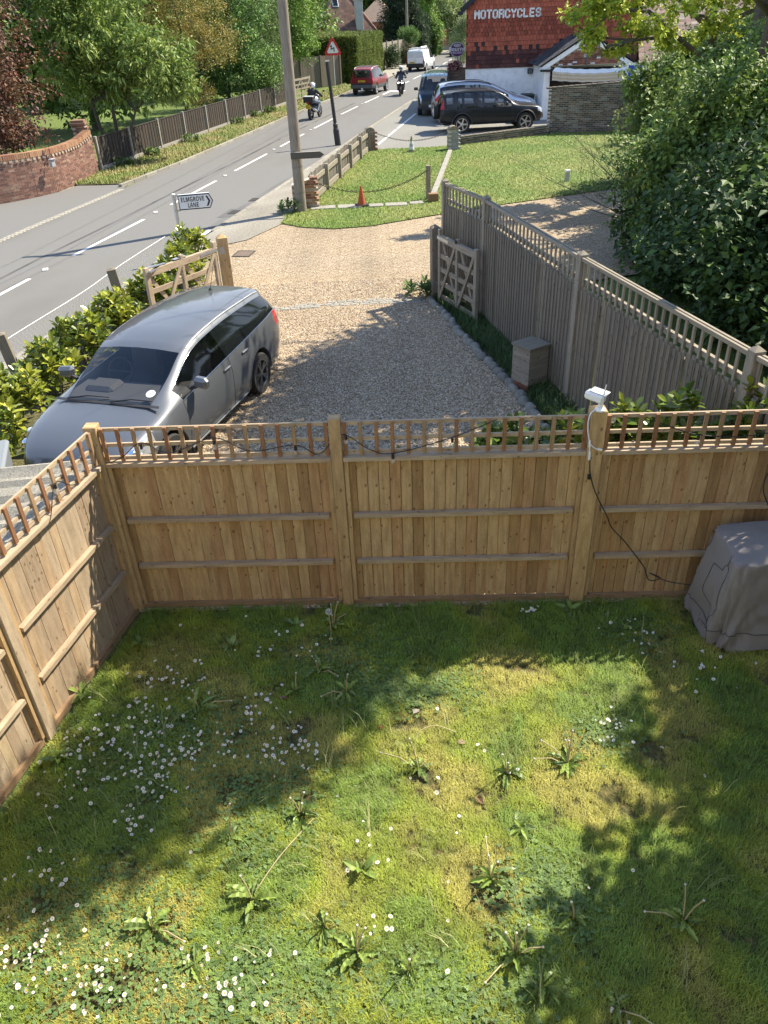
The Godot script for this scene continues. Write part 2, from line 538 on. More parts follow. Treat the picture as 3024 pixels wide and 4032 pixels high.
func post(called: String, p: Node, at: Vector3, w: float, h: float, m: Material, tone := Color.WHITE, cap := 0.0, lean := Basis.IDENTITY) -> MeshInstance3D:
	var k := MB.new()
	k.uo = Vector2(rf(0, 0.5), rf(0, 2.0))
	k.col = tone
	k.bbox(V(0, h * 0.5, 0), V(w, h, w), 0.006)
	if cap > 0.0:
		var c0 := V(-w * 0.5, h, -w * 0.5); var c1 := V(w * 0.5, h, -w * 0.5); var c2 := V(w * 0.5, h, w * 0.5); var c3 := V(-w * 0.5, h, w * 0.5)
		var t := V(0, h + cap, 0)
		k.tri(c0, c1, t, V(0, 1, -1)); k.tri(c1, c2, t, V(1, 1, 0)); k.tri(c2, c3, t, V(0, 1, 1)); k.tri(c3, c0, t, V(-1, 1, 0))
	return put(called, k, m, p, Transform3D(lean, at))

# one bay of the garden fence between two posts; f is the side the rails stand on
func garden_bay(p: Node, x0: float, x1: float, f: float, t0: float) -> void:
	var pale := f < 0.0
	var bd := planks("pale_boards" if pale else "garden_boards", V(0.0925 if pale else 0.0945, 1.62, 0.016), 20, [C(1.0, 1.0, 1.0), C(1.25, 1.22, 1.18), C(0.85, 0.82, 0.8), C(1.1, 1.0, 0.9)] if pale else [C(1, 1, 1), C(1.2, 1.14, 1.05), C(0.74, 0.67, 0.6), C(1.32, 1.28, 1.2), C(0.9, 0.8, 0.78), C(0.82, 0.8, 0.78)])
	var lap := planks("lapped_edges", V(0.03, 1.62, 0.012), 4, [C(0.8, 0.75, 0.7), C(0.7, 0.66, 0.6)])
	var n := int((x1 - x0) / 0.1)
	var st := (x1 - x0 - 0.02) / n
	for i in n:
		put("board", bd[R.randi() % bd.size()], M.palewood if pale else M.wood, p, Transform3D(yaw(rf(0.03, 0.1) * f), V(x0 + st * (i + 0.5), 0.875 + rf(-0.006, 0.006), -0.020 * f + rf(-0.003, 0.003))))
		if i > 0: put("lapped_edge", lap[R.randi() % lap.size()], M.wood, p, Transform3D(Basis.IDENTITY, V(x0 + st * i, 0.875, -0.043 * f)))
	var grey := C(1.45, 1.42, 1.38)
	for y in [1.075, 0.545]:
		beam("rail", p, V(x0 + 0.06, y, 0.018 * f), V(x1 - 0.06, y, 0.018 * f), 0.042, 0.05, M.palewood, C(1.0, 0.98, 0.96), V(0, 0, 1))
	beam("gravel_board", p, V(x0, 0.035, 0.005 * f), V(x1, 0.035, 0.005 * f), 0.07, 0.036, M.wood2, C(0.95, 0.95, 0.95), V(0, 0, 1))
	beam("capping_rail", p, V(x0, 1.682, 0.006 * f), V(x1, 1.682, 0.006 * f), 0.038, 0.095, M.palewood, C(1.05, 1.02, 0.98), V(0, 0, 1))
	for e in [x0 + 0.02, x1 - 0.02]:
		beam("side_batten", p, V(e, 0.07, 0.012 * f), V(e, 1.66, 0.012 * f), 0.038, 0.04, M.wood, C(0.95, 0.92, 0.9), V(0, 0, 1))
	for y in [1.738, 1.868, 2.018]:
		beam("trellis_rail", p, V(x0, y, 0), V(x1, y, 0), 0.034, 0.02, M.palewood, C(1.08, 1.05, 1.0), V(0, 0, 1))
	var tb := planks("trellis_battens", V(0.034, 0.315, 0.02), 8, [C(1.1, 1.0, 0.9), C(0.95, 0.76, 0.66), C(1.25, 1.2, 1.1), C(0.8, 0.6, 0.52)])
	var k := int(round((x1 - x0) / t0))
	for i in k + 1:
		put("trellis_batten", tb[R.randi() % tb.size()], M.wood2, p, Transform3D(Basis.IDENTITY, V(lerpf(x0 + 0.025, x1 - 0.025, float(i) / k), 1.875, 0.021 * f)))

func cable(called: String, pts: Array, r: float, m: Material, p: Node, sides := 5) -> MeshInstance3D:
	var cv := Curve3D.new()
	for i in pts.size():
		var t: Vector3 = (pts[mini(i + 1, pts.size() - 1)] - pts[maxi(i - 1, 0)]) * 0.16
		cv.add_point(pts[i], -t, t)
	var out := []
	var baked := cv.tessellate_even_length(4, 0.03)
	for q in baked: out.append(q)
	var b := MB.new()
	b.tube(out, [r], sides)
	return put(called, b, m, p)

func light_string(label: String, pts: Array, bulbs: Array) -> void:
	var t := thing("string_light", label, "string lights")
	cable("cable", pts, 0.0045, M.blackplastic, t)
	for q in bulbs:
		var bl := part("bulb", t, Transform3D(Basis.IDENTITY, q))
		var s := MB.new(); s.lathe([Vector2(0, 0.012), Vector2(0.012, 0.012), Vector2(0.013, -0.03), Vector2(0, -0.03)], 8)
		put("socket", s, M.blackplastic, bl)
		var g := MB.new(); g.ball(V(0, -0.056, 0), V(0.023, 0.028, 0.023), 12, 8)
		put("globe", g, M.glass, bl)

func garden_fences() -> void:
	R.seed = 101
	var f := thing("garden_fence", "brown closeboard fence with square trellis top across the end of the daisy lawn", "fence", V(-2.52, 0, -6.075), -0.0393)
	post("post", f, V(0, 0, 0), 0.115, 2.065, M.wood, C(1.15, 1.12, 1.05))
	post("post", f, V(2.13, 0, 0.0), 0.105, 2.08, M.wood, C(0.88, 0.86, 0.84))
	post("post", f, V(4.385, 0, 0.0), 0.135, 2.09, M.wood, C(1.05, 1.02, 0.95))
	post("post", f, V(6.62, 0, 0.0), 0.11, 2.09, M.wood)
	garden_bay(f, 0.06, 2.075, 1.0, 0.139)
	garden_bay(f, 2.185, 4.315, 1.0, 0.139)
	garden_bay(f, 4.455, 6.565, 1.0, 0.142)
	garden_bay(f, 6.675, 8.7, 1.0, 0.142)
	post("post", f, V(8.76, 0, 0.0), 0.11, 2.09, M.wood)
	var g := thing("garden_fence", "sunlit brown closeboard fence with red-brown trellis battens along the left of the lawn", "fence", V(-2.52, 0, -6.075), heading(-0.2275, 0.9738))
	post("post", g, V(1.67, 0, 0.0), 0.11, 2.07, M.palewood, C(1.15, 1.1, 1.0))
	post("post", g, V(3.62, 0, 0.0), 0.11, 2.07, M.palewood, C(1.15, 1.1, 1.0))
	garden_bay(g, 0.065, 1.61, -1.0, 0.148)
	garden_bay(g, 1.73, 3.56, -1.0, 0.148)
	garden_bay(g, 3.68, 5.5, -1.0, 0.148)
	# string lights
	light_string("festoon cable of clear bulbs slung along the trellis above the left and middle bays", [V(-2.78, 1.72, -4.9), V(-2.68, 1.66, -5.15), V(-2.64, 1.9, -5.38), V(-2.6, 1.74, -5.62), V(-2.52, 1.68, -6.0), V(-2.3, 1.76, -6.03), V(-2.1, 1.9, -6.02), V(-1.86, 1.8, -6.0), V(-1.45, 1.93, -5.99), V(-1.15, 1.79, -5.98), V(-0.75, 1.83, -5.98), V(-0.55, 1.74, -5.96), V(-0.34, 1.93, -5.95), V(-0.1, 1.78, -5.93), V(0.1, 1.73, -5.93), V(0.6, 1.86, -5.92), V(1.0, 2.03, -5.9)],
		[V(-2.63, 1.9, -5.35), V(-2.1, 1.88, -6.0), V(-1.45, 1.91, -5.97), V(-0.75, 1.82, -5.96), V(-0.3, 1.92, -5.93), V(0.1, 1.72, -5.91), V(0.62, 1.86, -5.9), V(1.22, 2.0, -5.97)])
	light_string("festoon cable of clear bulbs hung on the trellis above the covered barbecue", [V(2.15, 2.04, -5.93), V(2.45, 1.93, -5.84), V(2.72, 1.84, -5.82), V(3.1, 1.8, -5.82), V(3.6, 1.86, -5.8), V(4.0, 1.8, -5.8)],
		[V(2.02, 2.0, -5.96), V(2.72, 1.83, -5.8), V(3.58, 1.85, -5.79), V(2.2, 1.75, -5.9)])
	# the little camera on the right-hand post
	var k := thing("security_camera", "white bullet camera with stub aerial fixed on top of the fence post", "camera", V(1.82, 2.09, -5.9), 0.0)
	var bs := MB.new(); bs.lathe([Vector2(0, 0.03), Vector2(0.028, 0.028), Vector2(0.045, 0.01), Vector2(0.047, 0.0), Vector2(0, 0)], 16, Transform3D(Basis.IDENTITY, V(0.045, 0.001, 0.03)))
	put("base", bs, M.white, k)
	var st := MB.new(); st.tube([V(0.045, 0.03, 0.03), V(0.03, 0.075, 0.01)], [0.014, 0.012], 8)
	put("bracket", st, M.white, k)
	var bx := Basis(V(0, 1, 0), 2.45) * Basis(V(0, 0, 1), 0.12)
	var hs := MB.new(); hs.bbox(V(0, 0, 0), V(0.17, 0.075, 0.085), 0.016, bx)
	var body := put("housing", hs, M.white, k, Transform3D(Basis.IDENTITY, V(0.0, 0.115, 0.0)))
	var vz := MB.new(); vz.bbox(V(0.035, 0.042, 0), V(0.15, 0.008, 0.1), 0.003, bx)
	put("visor", vz, M.white, body)
	var ln := MB.new(); ln.bbox(V(0.087, 0, 0), V(0.008, 0.06, 0.07), 0.003, bx)
	put("lens_window", ln, M.blackplastic, body)
	var e := MB.new(); e.tube([V(0.05, 0.03, 0.05), V(0.052, 0.1, 0.055), V(0.054, 0.15, 0.057), V(0.062, 0.24, 0.058)], [0.009, 0.01, 0.008, 0.004], 8)
	put("aerial", e, M.white, k)
	for q in [[0.0, C(0.75, 0.12, 0.03)], [0.026, C(0.8, 0.55, 0.05)]]:
		var sk := MB.new(); sk.col = q[1]; sk.box(bx * V(-0.02 + q[0], 0.01, 0.0435), V(0.018, 0.045, 0.002), bx)
		put("sticker", sk, M.plain, body)
	var w := thing("power_lead", "white power lead and plug dangling from the camera down the post", "cable")
	cable("lead", [V(1.83, 2.1, -5.86), V(1.78, 2.08, -5.835), V(1.765, 2.0, -5.832), V(1.775, 1.9, -5.832), V(1.80, 1.80, -5.832), V(1.81, 1.7, -5.832)], 0.006, M.white, w)
	cable("spur", [V(1.80, 1.80, -5.832), V(1.835, 1.755, -5.832), V(1.875, 1.735, -5.83)], 0.006, M.white, w)
	for q in [[V(1.80, 1.82, -5.832), V(1.803, 1.76, -5.832)], [V(1.81, 1.71, -5.832), V(1.815, 1.63, -5.832)], [V(1.875, 1.737, -5.83), V(1.91, 1.725, -5.83)]]:
		var pl := MB.new(); pl.tube([q[0], q[1]], [0.011], 8)
		put("plug", pl, M.white, w)
	var bl := thing("black_lead", "thin black lead running from the white plug down to the barbecue cover", "cable")
	cable("lead", [V(1.815, 1.64, -5.815), V(1.83, 1.5, -5.805), V(1.9, 1.3, -5.80), V(2.03, 1.05, -5.80), V(2.1, 0.9, -5.83), V(2.25, 0.72, -5.845), V(2.38, 0.55, -5.82), V(2.47, 0.42, -5.82), V(2.53, 0.28, -5.8), V(2.62, 0.33, -5.76), V(2.52, 0.38, -5.78), V(2.66, 0.34, -5.7), V(2.85, 0.36, -5.6)], 0.0055, M.blackplastic, bl)
	var jn := MB.new(); jn.bbox(V(1.83, 1.46, -5.828), V(0.028, 0.05, 0.025), 0.005)
	put("connector", jn, M.blackplastic, bl)
	var b2 := thing("black_lead", "black lead rising from the covered barbecue up the right end of the fence", "cable")
	cable("lead", [V(3.35, 1.22, -5.45), V(3.38, 1.3, -5.75), V(3.45, 1.5, -5.8), V(3.7, 1.68, -5.76), V(3.75, 1.95, -5.78)], 0.006, M.blackplastic, b2)

# the grey fence beside the drive: a bay of slats on the far side of the rails
func grey_bay(p: Node, x0: float, x1: float, f: float) -> void:
	var n := int((x1 - x0) / 0.108)
	var st := (x1 - x0) / n
	var sl := planks("grey_slats", V(0.074, 1.62, 0.018), 14, [C(1, 1, 1), C(0.92, 0.93, 0.96), C(1.1, 1.06, 1.0), C(0.84, 0.84, 0.86)])
	var hi := planks("grey_uprights", V(0.036, 0.34, 0.022), 6, [C(1, 1, 1), C(1.1, 1.06, 1.0), C(0.9, 0.9, 0.92)])
	var bk := planks("grey_backs", V(0.06, 1.6, 0.01), 6, [C(0.6, 0.6, 0.6), C(0.66, 0.64, 0.62), C(0.55, 0.55, 0.56)])
	for i in n:
		var x := x0 + st * (i + 0.5)
		put("slat", sl[R.randi() % sl.size()], M.greywood, p, Transform3D(Basis(V(0, 0, 1), rf(-0.004, 0.004)), V(x, 0.98 + rf(-0.01, 0.01), 0.012 * f)))
		if i % 17 != 5: put("back_board", bk[R.randi() % bk.size()], M.greywood, p, Transform3D(Basis.IDENTITY, V(x + st * 0.5, 0.985, -0.055 * f)))
	var m := int((x1 - x0) / 0.15)
	for i in m + 1:
		put("trellis_batten", hi[R.randi() % hi.size()], M.greywood, p, Transform3D(Basis.IDENTITY, V(lerpf(x0 + 0.02, x1 - 0.02, float(i) / m), 1.97, -0.002 * f)))
	for q in [[2.15, 0.045, 0.03, 0.024], [1.86, 0.06, 0.045, 0.04], [1.655, 0.07, 0.045, 0.044]]:
		beam("rail", p, V(x0, q[0], q[3] * f), V(x1, q[0], q[3] * f), q[1], q[2], M.greywood, C(1.15, 1.12, 1.06), V(0, 0, 1))
	beam("top_rail", p, V(x0, 2.15, -0.03 * f), V(x1, 2.15, -0.03 * f), 0.045, 0.03, M.greywood, C(1.0, 0.98, 0.95), V(0, 0, 1))
	beam("gravel_board", p, V(x0, 0.09, 0.02 * f), V(x1, 0.09, 0.02 * f), 0.18, 0.04, M.greywood, C(0.95, 0.95, 0.95), V(0, 0, 1))

func grey_fence() -> void:
	R.seed = 202
	var pts := [Vector2(1.46, -15.75), Vector2(2.02, -14.05), Vector2(2.77, -10.25), Vector2(3.55, -6.75), Vector2(4.1, -4.6)]
	var f := thing("slatted_fence", "tall weathered grey slatted fence with a ladder trellis top beside the gravel drive", "fence")
	for i in pts.size():
		post("post", f, V(pts[i].x, 0, pts[i].y), 0.12, 2.2, M.greywood, C(1.2, 1.15, 1.08), 0.05, yaw(0.2))
	for i in pts.size() - 1:
		var a: Vector2 = pts[i]; var b: Vector2 = pts[i + 1]
		var d := a.distance_to(b)
		var t := heading(b.x - a.x, b.y - a.y)
		var holder := []
		var before := f.get_child_count()
		grey_bay(f, 0.065, d - 0.065, -1.0)
		var xf := Transform3D(yaw(t), V(a.x, 0, a.y))
		for k in range(before, f.get_child_count()):
			var o: Node3D = f.get_child(k)
			o.transform = xf * o.transform

# a five-barred timber gate leaf along local x, hinged at 0
func gate_leaf(t: Node3D, w: float, h: float, tone: Color, m: Material) -> void:
	for q in [[0.04, 0.085, h + 0.05], [w * 0.5, 0.075, h + 0.02], [w - 0.05, 0.1, h]]:
		var k := MB.new(); k.uo = Vector2(rf(0, .5), rf(0, 2)); k.col = tone * rf(0.92, 1.06)
		k.bbox(V(q[0], 0.1 + q[2] * 0.5 - 0.05, 0), V(q[1], q[2], 0.07), 0.008)
		put("stile", k, m, t)
	for y in [0.16, 0.42, 0.68, 0.94]:
		beam("bar", t, V(0.02, y, 0), V(w - 0.02, y, 0), 0.085, 0.028, m, tone, V(0, 0, 1))
	beam("top_bar", t, V(0.02, h - 0.06, 0), V(w - 0.02, h - 0.06, 0), 0.11, 0.075, m, tone * 1.1, V(0, 0, 1))
	beam("brace", t, V(0.08, 0.14, 0.03), V(w * 0.46, h - 0.1, 0.03), 0.07, 0.022, m, tone, V(0, 0, 1))
	beam("brace", t, V(w * 0.46, 0.14, -0.03), V(0.08, h - 0.1, -0.03), 0.07, 0.022, m, tone, V(0, 0, 1))
	beam("brace", t, V(w * 0.54, 0.14, 0.03), V(w - 0.1, h - 0.1, 0.03), 0.07, 0.022, m, tone, V(0, 0, 1))
	beam("brace", t, V(w - 0.1, 0.14, -0.03), V(w * 0.54, h - 0.1, -0.03), 0.07, 0.022, m, tone, V(0, 0, 1))
	for s in [-1.0, 1.0]:
		var k := MB.new(); k.box(V(0.22, h - 0.055, 0.0415 * s), V(0.46, 0.055, 0.006))
		put("hinge_strap", k, M.steel, t)
	var c := MB.new(); c.lathe([Vector2(0, 0.02), Vector2(0.035, 0.02), Vector2(0.035, 0), Vector2(0, 0)], 12, Transform3D(Basis(V(1, 0, 0), PI / 2), V(w * 0.5, h + 0.02, 0.036)))
	put("rubber_stop", c, M.rubber, t)

func gates() -> void:
	R.seed = 303
	var t := thing("field_gate", "grey-brown timber gate leaf standing open against the tall grey fence", "gate", V(1.30, 0.02, -15.2), heading(0.56, 1.46))
	gate_leaf(t, 1.56, 1.33, C(1.0, 0.97, 0.94), M.greywood)
	var g := thing("field_gate", "pale new timber gate leaf standing open between the silver car and the laurels", "gate", V(-2.98, 0.02, -15.05), heading(-1.0, 1.5))
	gate_leaf(g, 1.8, 1.32, C(1.0, 1.0, 1.0), M.palewood)
	var l := MB.new(); l.col = C(0.8, 0.82, 0.85)
	l.box(V(1.5, 1.30, 0.0), V(0.5, 0.03, 0.05), Basis(V(0, 1, 0), 0.3)); l.box(V(1.48, 1.33, 0.05), V(0.42, 0.012, 0.07), Basis(V(0, 1, 0), -0.15))
	put("latch", l, M.steel, g)
	var cc := MB.new(); cc.box(V(0.92, 1.34, 0.02), V(0.3, 0.012, 0.09)); cc.box(V(0.92, 1.31, 0.063), V(0.3, 0.07, 0.006))
	put("bracket", cc, M.steel, g)
	var p := thing("gate_post", "dark weathered gate post with pointed top carrying the right-hand gate", "post", V(1.24, 0, -15.45), 0.2)
	post("shaft", p, Vector3.ZERO, 0.17, 1.42, M.greywood, C(0.75, 0.72, 0.7), 0.06)
	var hb := MB.new(); hb.box(V(0.02, 1.25, 0.088), V(0.06, 0.08, 0.01)); hb.box(V(0.02, 0.35, 0.088), V(0.06, 0.08, 0.01))
	put("hinge_plate", hb, M.steel, p)
	var q := thing("gate_post", "thick honey-coloured gate post with pointed top carrying the left-hand gate", "post", V(-2.86, 0, -15.2), 0.35)
	post("shaft", q, Vector3.ZERO, 0.19, 1.47, M.wood, C(1.15, 1.05, 0.95), 0.07)
	var hc := MB.new(); hc.box(V(-0.04, 1.25, 0.1), V(0.09, 0.13, 0.01))
	put("hinge_plate", hc, M.steel, q)

# ---------- road, verges, lane ----------
var ROAD := [Vector2(-12.6, 6), Vector2(-10.9, -3), Vector2(-9.35, -11), Vector2(-8.35, -17), Vector2(-7.72, -20.06), Vector2(-6.81, -24), Vector2(-5.98, -28), Vector2(-4.66, -34.2), Vector2(-3.93, -37.7), Vector2(-2.67, -43.8), Vector2(-1.34, -49.9), Vector2(0.0, -55.6), Vector2(0.95, -59.4), Vector2(3.75, -71.7), Vector2(5.2, -77.9), Vector2(6.3, -81.9), Vector2(9.0, -95), Vector2(11.2, -106), Vector2(15.0, -120), Vector2(21, -135), Vector2(32, -150), Vector2(60, -175)]
var FRONT := [Vector2(-2.55, -22.75), Vector2(-1.9, -22.15), Vector2(-1.0, -21.8), Vector2(0.0, -21.95), Vector2(2.0, -22.97), Vector2(4.04, -23.94), Vector2(7.35, -25.3), Vector2(16, -27.5), Vector2(16, -36.3), Vector2(11.7, -37.4), Vector2(8.6, -38.1), Vector2(3.75, -35.5), Vector2(0.15, -35.45), Vector2(-2.0, -24.6), Vector2(-2.45, -23.9)]

func white(_x: float, _z: float) -> Color: return Color.WHITE

func lawn_tint(x: float, z: float) -> Color:
	var n: float = gnz.get_noise_2d(x * 2.2, z * 2.2)
	var n2: float = gnz.get_noise_2d(x * 7.0 + 40, z * 7.0)
	var cc := C(0.27, 0.33, 0.03)
	if n > 0.05: cc = cc.lerp(C(0.42, 0.37, 0.085), clampf((n - 0.05) * 3.2, 0, 0.75))
	if n < -0.15: cc = cc.lerp(C(0.16, 0.27, 0.035), 0.7)
	cc *= 1.0 + n2 * 0.35
	cc.a = clampf(0.85 + n2 * 0.6 - maxf(n, 0) * 0.35, 0.0, 1.0)
	return cc

func front_tint(x: float, z: float) -> Color:
	var n: float = gnz.get_noise_2d(x * 0.9 + 11, z * 0.9)
	var cc := C(0.17, 0.27, 0.04).lerp(C(0.32, 0.34, 0.09), clampf(0.35 + n * 0.9, 0, 1))
	cc.a = 1.0
	return cc

func verge_tint(x: float, z: float) -> Color:
	var n: float = gnz.get_noise_2d(x * 1.3 + 31, z * 1.3)
	var cc := C(0.19, 0.25, 0.055).lerp(C(0.36, 0.31, 0.13), clampf(0.4 + n, 0, 1))
	cc.a = 1.0
	return cc

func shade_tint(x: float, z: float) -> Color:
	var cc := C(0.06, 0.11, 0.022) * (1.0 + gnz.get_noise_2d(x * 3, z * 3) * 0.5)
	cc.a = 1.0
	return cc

func lay_ground() -> void:
	R.seed = 404
	var big := sheet("ground", [Vector2(-400, -600), Vector2(400, -600), Vector2(400, 80), Vector2(-400, 80)], -0.03, M.turf, 60.0, white)
	big.set_meta("label", "green ground and gardens reaching back under the trees")
	var rd := sheet("road", ribbon(ROAD, -3.0, 3.0), 0.0, M.asphalt, 0.45, asphalt_tint)
	rd.set_meta("label", "grey asphalt road curving away uphill past the hedge")
	# entrance apron on the far side of the road
	sheet("apron", [Vector2(-9.95, -23.7), Vector2(-8.72, -29.0), Vector2(-8.75, -30.2), Vector2(-10.6, -30.6), Vector2(-11.0, -29.2), Vector2(-11.6, -28.3), Vector2(-12.5, -27.5), Vector2(-14, -26.5), Vector2(-18, -24), Vector2(-15, -10), Vector2(-12.9, -11)], 0.004, M.asphalt, 1.0, func(x, z): return C(1.35, 1.37, 1.37) * (1.0 + gnz.get_noise_2d(x, z) * 0.12))
	sheet("pavement", [Vector2(-4.35, -22.2), Vector2(-3.35, -26.6), Vector2(-1.9, -33.2), Vector2(-0.95, -37.6), Vector2(0.0, -36.6), Vector2(-0.1, -35.4), Vector2(-2.1, -24.6), Vector2(-2.5, -22.7), Vector2(-3.3, -21.0), Vector2(-4.9, -19.8)], 0.03, M.concrete, 0.8, func(x, z): return C(0.84, 0.82, 0.78) * (1.0 + gnz.get_noise_2d(x * 2, z * 2) * 0.35))
	sheet("forecourt", [Vector2(0.15, -35.45), Vector2(3.6, -35.3), Vector2(8.6, -38.1), Vector2(14, -37.5), Vector2(14, -46.4), Vector2(6, -52), Vector2(3.2, -56.5), Vector2(1.6, -49.9), Vector2(-0.75, -38.6), Vector2(0.0, -36.5)], 0.008, M.concrete, 1.0, func(x, z): return C(0.72, 0.74, 0.76) * (1.0 + gnz.get_noise_2d(x * 0.8, z * 0.5) * 0.18))
	var gv := sheet("gravel_drive", [Vector2(-5.6, -6.1), Vector2(4.1, -5.75), Vector2(3.4, -7.2), Vector2(2.35, -9.2), Vector2(2.05, -11.1), Vector2(1.87, -11.9), Vector2(1.56, -13.2), Vector2(1.3, -14.5), Vector2(1.15, -15.5), Vector2(1.5, -16.2), Vector2(3.2, -15.8), Vector2(14, -19), Vector2(14, -27.2), Vector2(7.3, -25.6), Vector2(2.0, -23.2), Vector2(0.0, -22.2), Vector2(-1.0, -22.0), Vector2(-2.0, -22.4), Vector2(-2.6, -22.9), Vector2(-3.3, -21.6), Vector2(-4.5, -20.3), Vector2(-4.75, -18.3), Vector2(-5.0, -15.0), Vector2(-5.4, -11.0)], 0.012, M.gravel, 0.5, gravel_tint)
	gv.set_meta("label", "golden gravel drive running out to the dusty lane mouth")
	sheet("path_edge", [Vector2(-4.75, -20.2), Vector2(-4.6, -18.0), Vector2(-5.35, -14.9), Vector2(-6.0, -11.8), Vector2(-7.1, -6.0), Vector2(-8.2, -6.0), Vector2(-6.75, -12.0), Vector2(-5.85, -16.0), Vector2(-5.2, -19.6)], 0.06, M.concrete, 0.8, func(x, z): return C(0.92, 0.9, 0.86) * (1.0 + gnz.get_noise_2d(x * 2, z * 2) * 0.2))
	sheet("hedge_soil", [Vector2(-4.7, -18.0), Vector2(-3.0, -15.2), Vector2(-4.0, -13.6), Vector2(-4.8, -9.4), Vector2(-5.0, -6.1), Vector2(-7.0, -6.1), Vector2(-6.0, -11.8), Vector2(-5.35, -14.9)], 0.02, M.soil, 0.8, white)
	sheet("verge", [Vector2(-10.6, -32.9), Vector2(-10.9, -30.4), Vector2(-9.7, -30.2), Vector2(-8.75, -30.15), Vector2(-7.75, -34.0), Vector2(-5.8, -43.0), Vector2(-3.55, -53.0), Vector2(-2.05, -60.0), Vector2(-0.6, -66.0), Vector2(-1.6, -70.4), Vector2(-4.9, -58.0), Vector2(-5.0, -56.5)], 0.035, M.soil, 0.7, func(x, z): return C(2.6, 2.3, 2.1) * (1.0 + gnz.get_noise_2d(x * 2, z * 2) * 0.3))
	sheet("far_verge", [Vector2(0.6, -72), Vector2(1.4, -72), Vector2(3.6, -82), Vector2(6.0, -94), Vector2(8.3, -106), Vector2(12, -120), Vector2(10.5, -121), Vector2(7.3, -107), Vector2(2.3, -87.5)], 0.05, M.concrete, 1.5, func(x, z): return C(1.25, 1.15, 0.95))
	sheet("lawn_soil", [Vector2(-3.9, 1.0), Vector2(5.2, 1.0), Vector2(5.2, -5.75), Vector2(3.0, -5.86), Vector2(-2.52, -6.08), Vector2(-2.52, -6.0)], 0.0, M.soil, 0.25, func(x, z):
		var n: float = gnz.get_noise_2d(x * 2.2, z * 2.2)
		return C(0.95, 1.0, 0.9).lerp(C(1.3, 1.25, 0.8), clampf(n * 2.2, 0, 1)))
	sheet("front_lawn", FRONT, 0.035, M.turf, 0.7, func(x, z): return C(1.25, 1.1, 1.2) * (1.0 + gnz.get_noise_2d(x * 0.9 + 11, z * 0.9) * 0.3))
	sheet("fence_bed", [Vector2(1.2, -15.5), Vector2(1.4, -14.5), Vector2(1.64, -13.2), Vector2(1.95, -11.9), Vector2(2.13, -11.1), Vector2(2.43, -9.2), Vector2(3.5, -6.9), Vector2(2.75, -10.25), Vector2(2.0, -14.05), Vector2(1.46, -15.75)], 0.05, M.soil, 0.5, white)
	# markings
	var lines := thing("centre_line", "broken white centre line down the middle of the road", "")
	lines.set_meta("kind", "structure")
	lines.remove_meta("category")
	var arc := along(ROAD, 0.25)
	var s0 := 0
	for i in arc.size():
		if arc[i][0].y <= -20.06 and s0 == 0: s0 = i
	for d in range(-4, 15):
		var b := MB.new()
		for k in 16:
			var i: int = s0 + d * 24 + k
			if i < 0 or i + 1 >= arc.size(): continue
			var p: Array = arc[i]; var q: Array = arc[i + 1]
			var sp := Vector2(-p[1].y, p[1].x) * 0.055; var sq := Vector2(-q[1].y, q[1].x) * 0.055
			if d == 7: continue
			b.quad(V(p[0].x - sp.x, 0.004, p[0].y - sp.y), V(p[0].x + sp.x, 0.004, p[0].y + sp.y), V(q[0].x + sq.x, 0.004, q[0].y + sq.y), V(q[0].x - sq.x, 0.004, q[0].y - sq.y), Vector3.UP)
		if not b.v.is_empty(): put("dash", b, M.paintline, lines)
	var ar := MB.new()
	var adir := Vector2(0.2, -0.98).normalized()
	ar.prism(PackedVector2Array([Vector2(-0.09, 0), Vector2(0.09, 0), Vector2(0.16, 2.2), Vector2(0.75, 2.0), Vector2(0.75, 1.65), Vector2(1.25, 2.45), Vector2(0.8, 3.2), Vector2(0.76, 2.75), Vector2(0.0, 2.75)]), 0.0, 0.004, Transform3D(Basis(V(-adir.y, 0, adir.x), V(adir.x, 0, adir.y), Vector3.UP), V(1.25, 0.002, -60.5)))
	var arrow := put("arrow", ar, M.paintline, lines)
	var bl := thing("bay_line", "worn white line marking the edge of the parking forecourt", "")
	bl.set_meta("kind", "structure"); bl.remove_meta("category")
	for q in [[0.0, 0.22], [0.24, 0.42], [0.45, 0.98]]:
		var b := MB.new()
		var a := Vector2(0.47, -37.1).lerp(Vector2(2.83, -48.4), q[0]); var e := Vector2(0.47, -37.1).lerp(Vector2(2.83, -48.4), q[1])
		b.quad(V(a.x - 0.06, 0.013, a.y), V(a.x + 0.06, 0.013, a.y), V(e.x + 0.06, 0.013, e.y), V(e.x - 0.06, 0.013, e.y), Vector3.UP)
		put("dash", b, M.paintline, bl)
	var ed := thing("edge_line", "worn white line along the near kerb at the lane mouth", "")
	ed.set_meta("kind", "structure"); ed.remove_meta("category")
	var eb := MB.new()
	eb.quad(V(-4.55, 0.036, -22.3), V(-4.4, 0.036, -22.3), V(-4.85, 0.036, -20.1), V(-5.0, 0.036, -20.1), Vector3.UP)
	put("dash", eb, M.paintline, ed)
	# kerbs
	for q in [["kerb", "pale concrete kerb stones along the far verge", [Vector2(-8.8, -30.1), Vector2(-7.68, -34.2), Vector2(-6.85, -38), Vector2(-5.65, -43.5), Vector2(-4.3, -49.9), Vector2(-2.95, -55.6), Vector2(-2.0, -59.5), Vector2(-0.55, -66)], 0.1], ["kerb", "low kerb stones between the road and the near pavement", [Vector2(-4.3, -22.6), Vector2(-3.1, -28), Vector2(-1.85, -33.6), Vector2(-0.9, -38), Vector2(0.4, -44), Vector2(1.75, -50), Vector2(3.0, -55.6)], 0.045]]:
		var kb := thing(q[0], q[1], "")
		kb.set_meta("kind", "structure"); kb.remove_meta("category")
		var stones := []
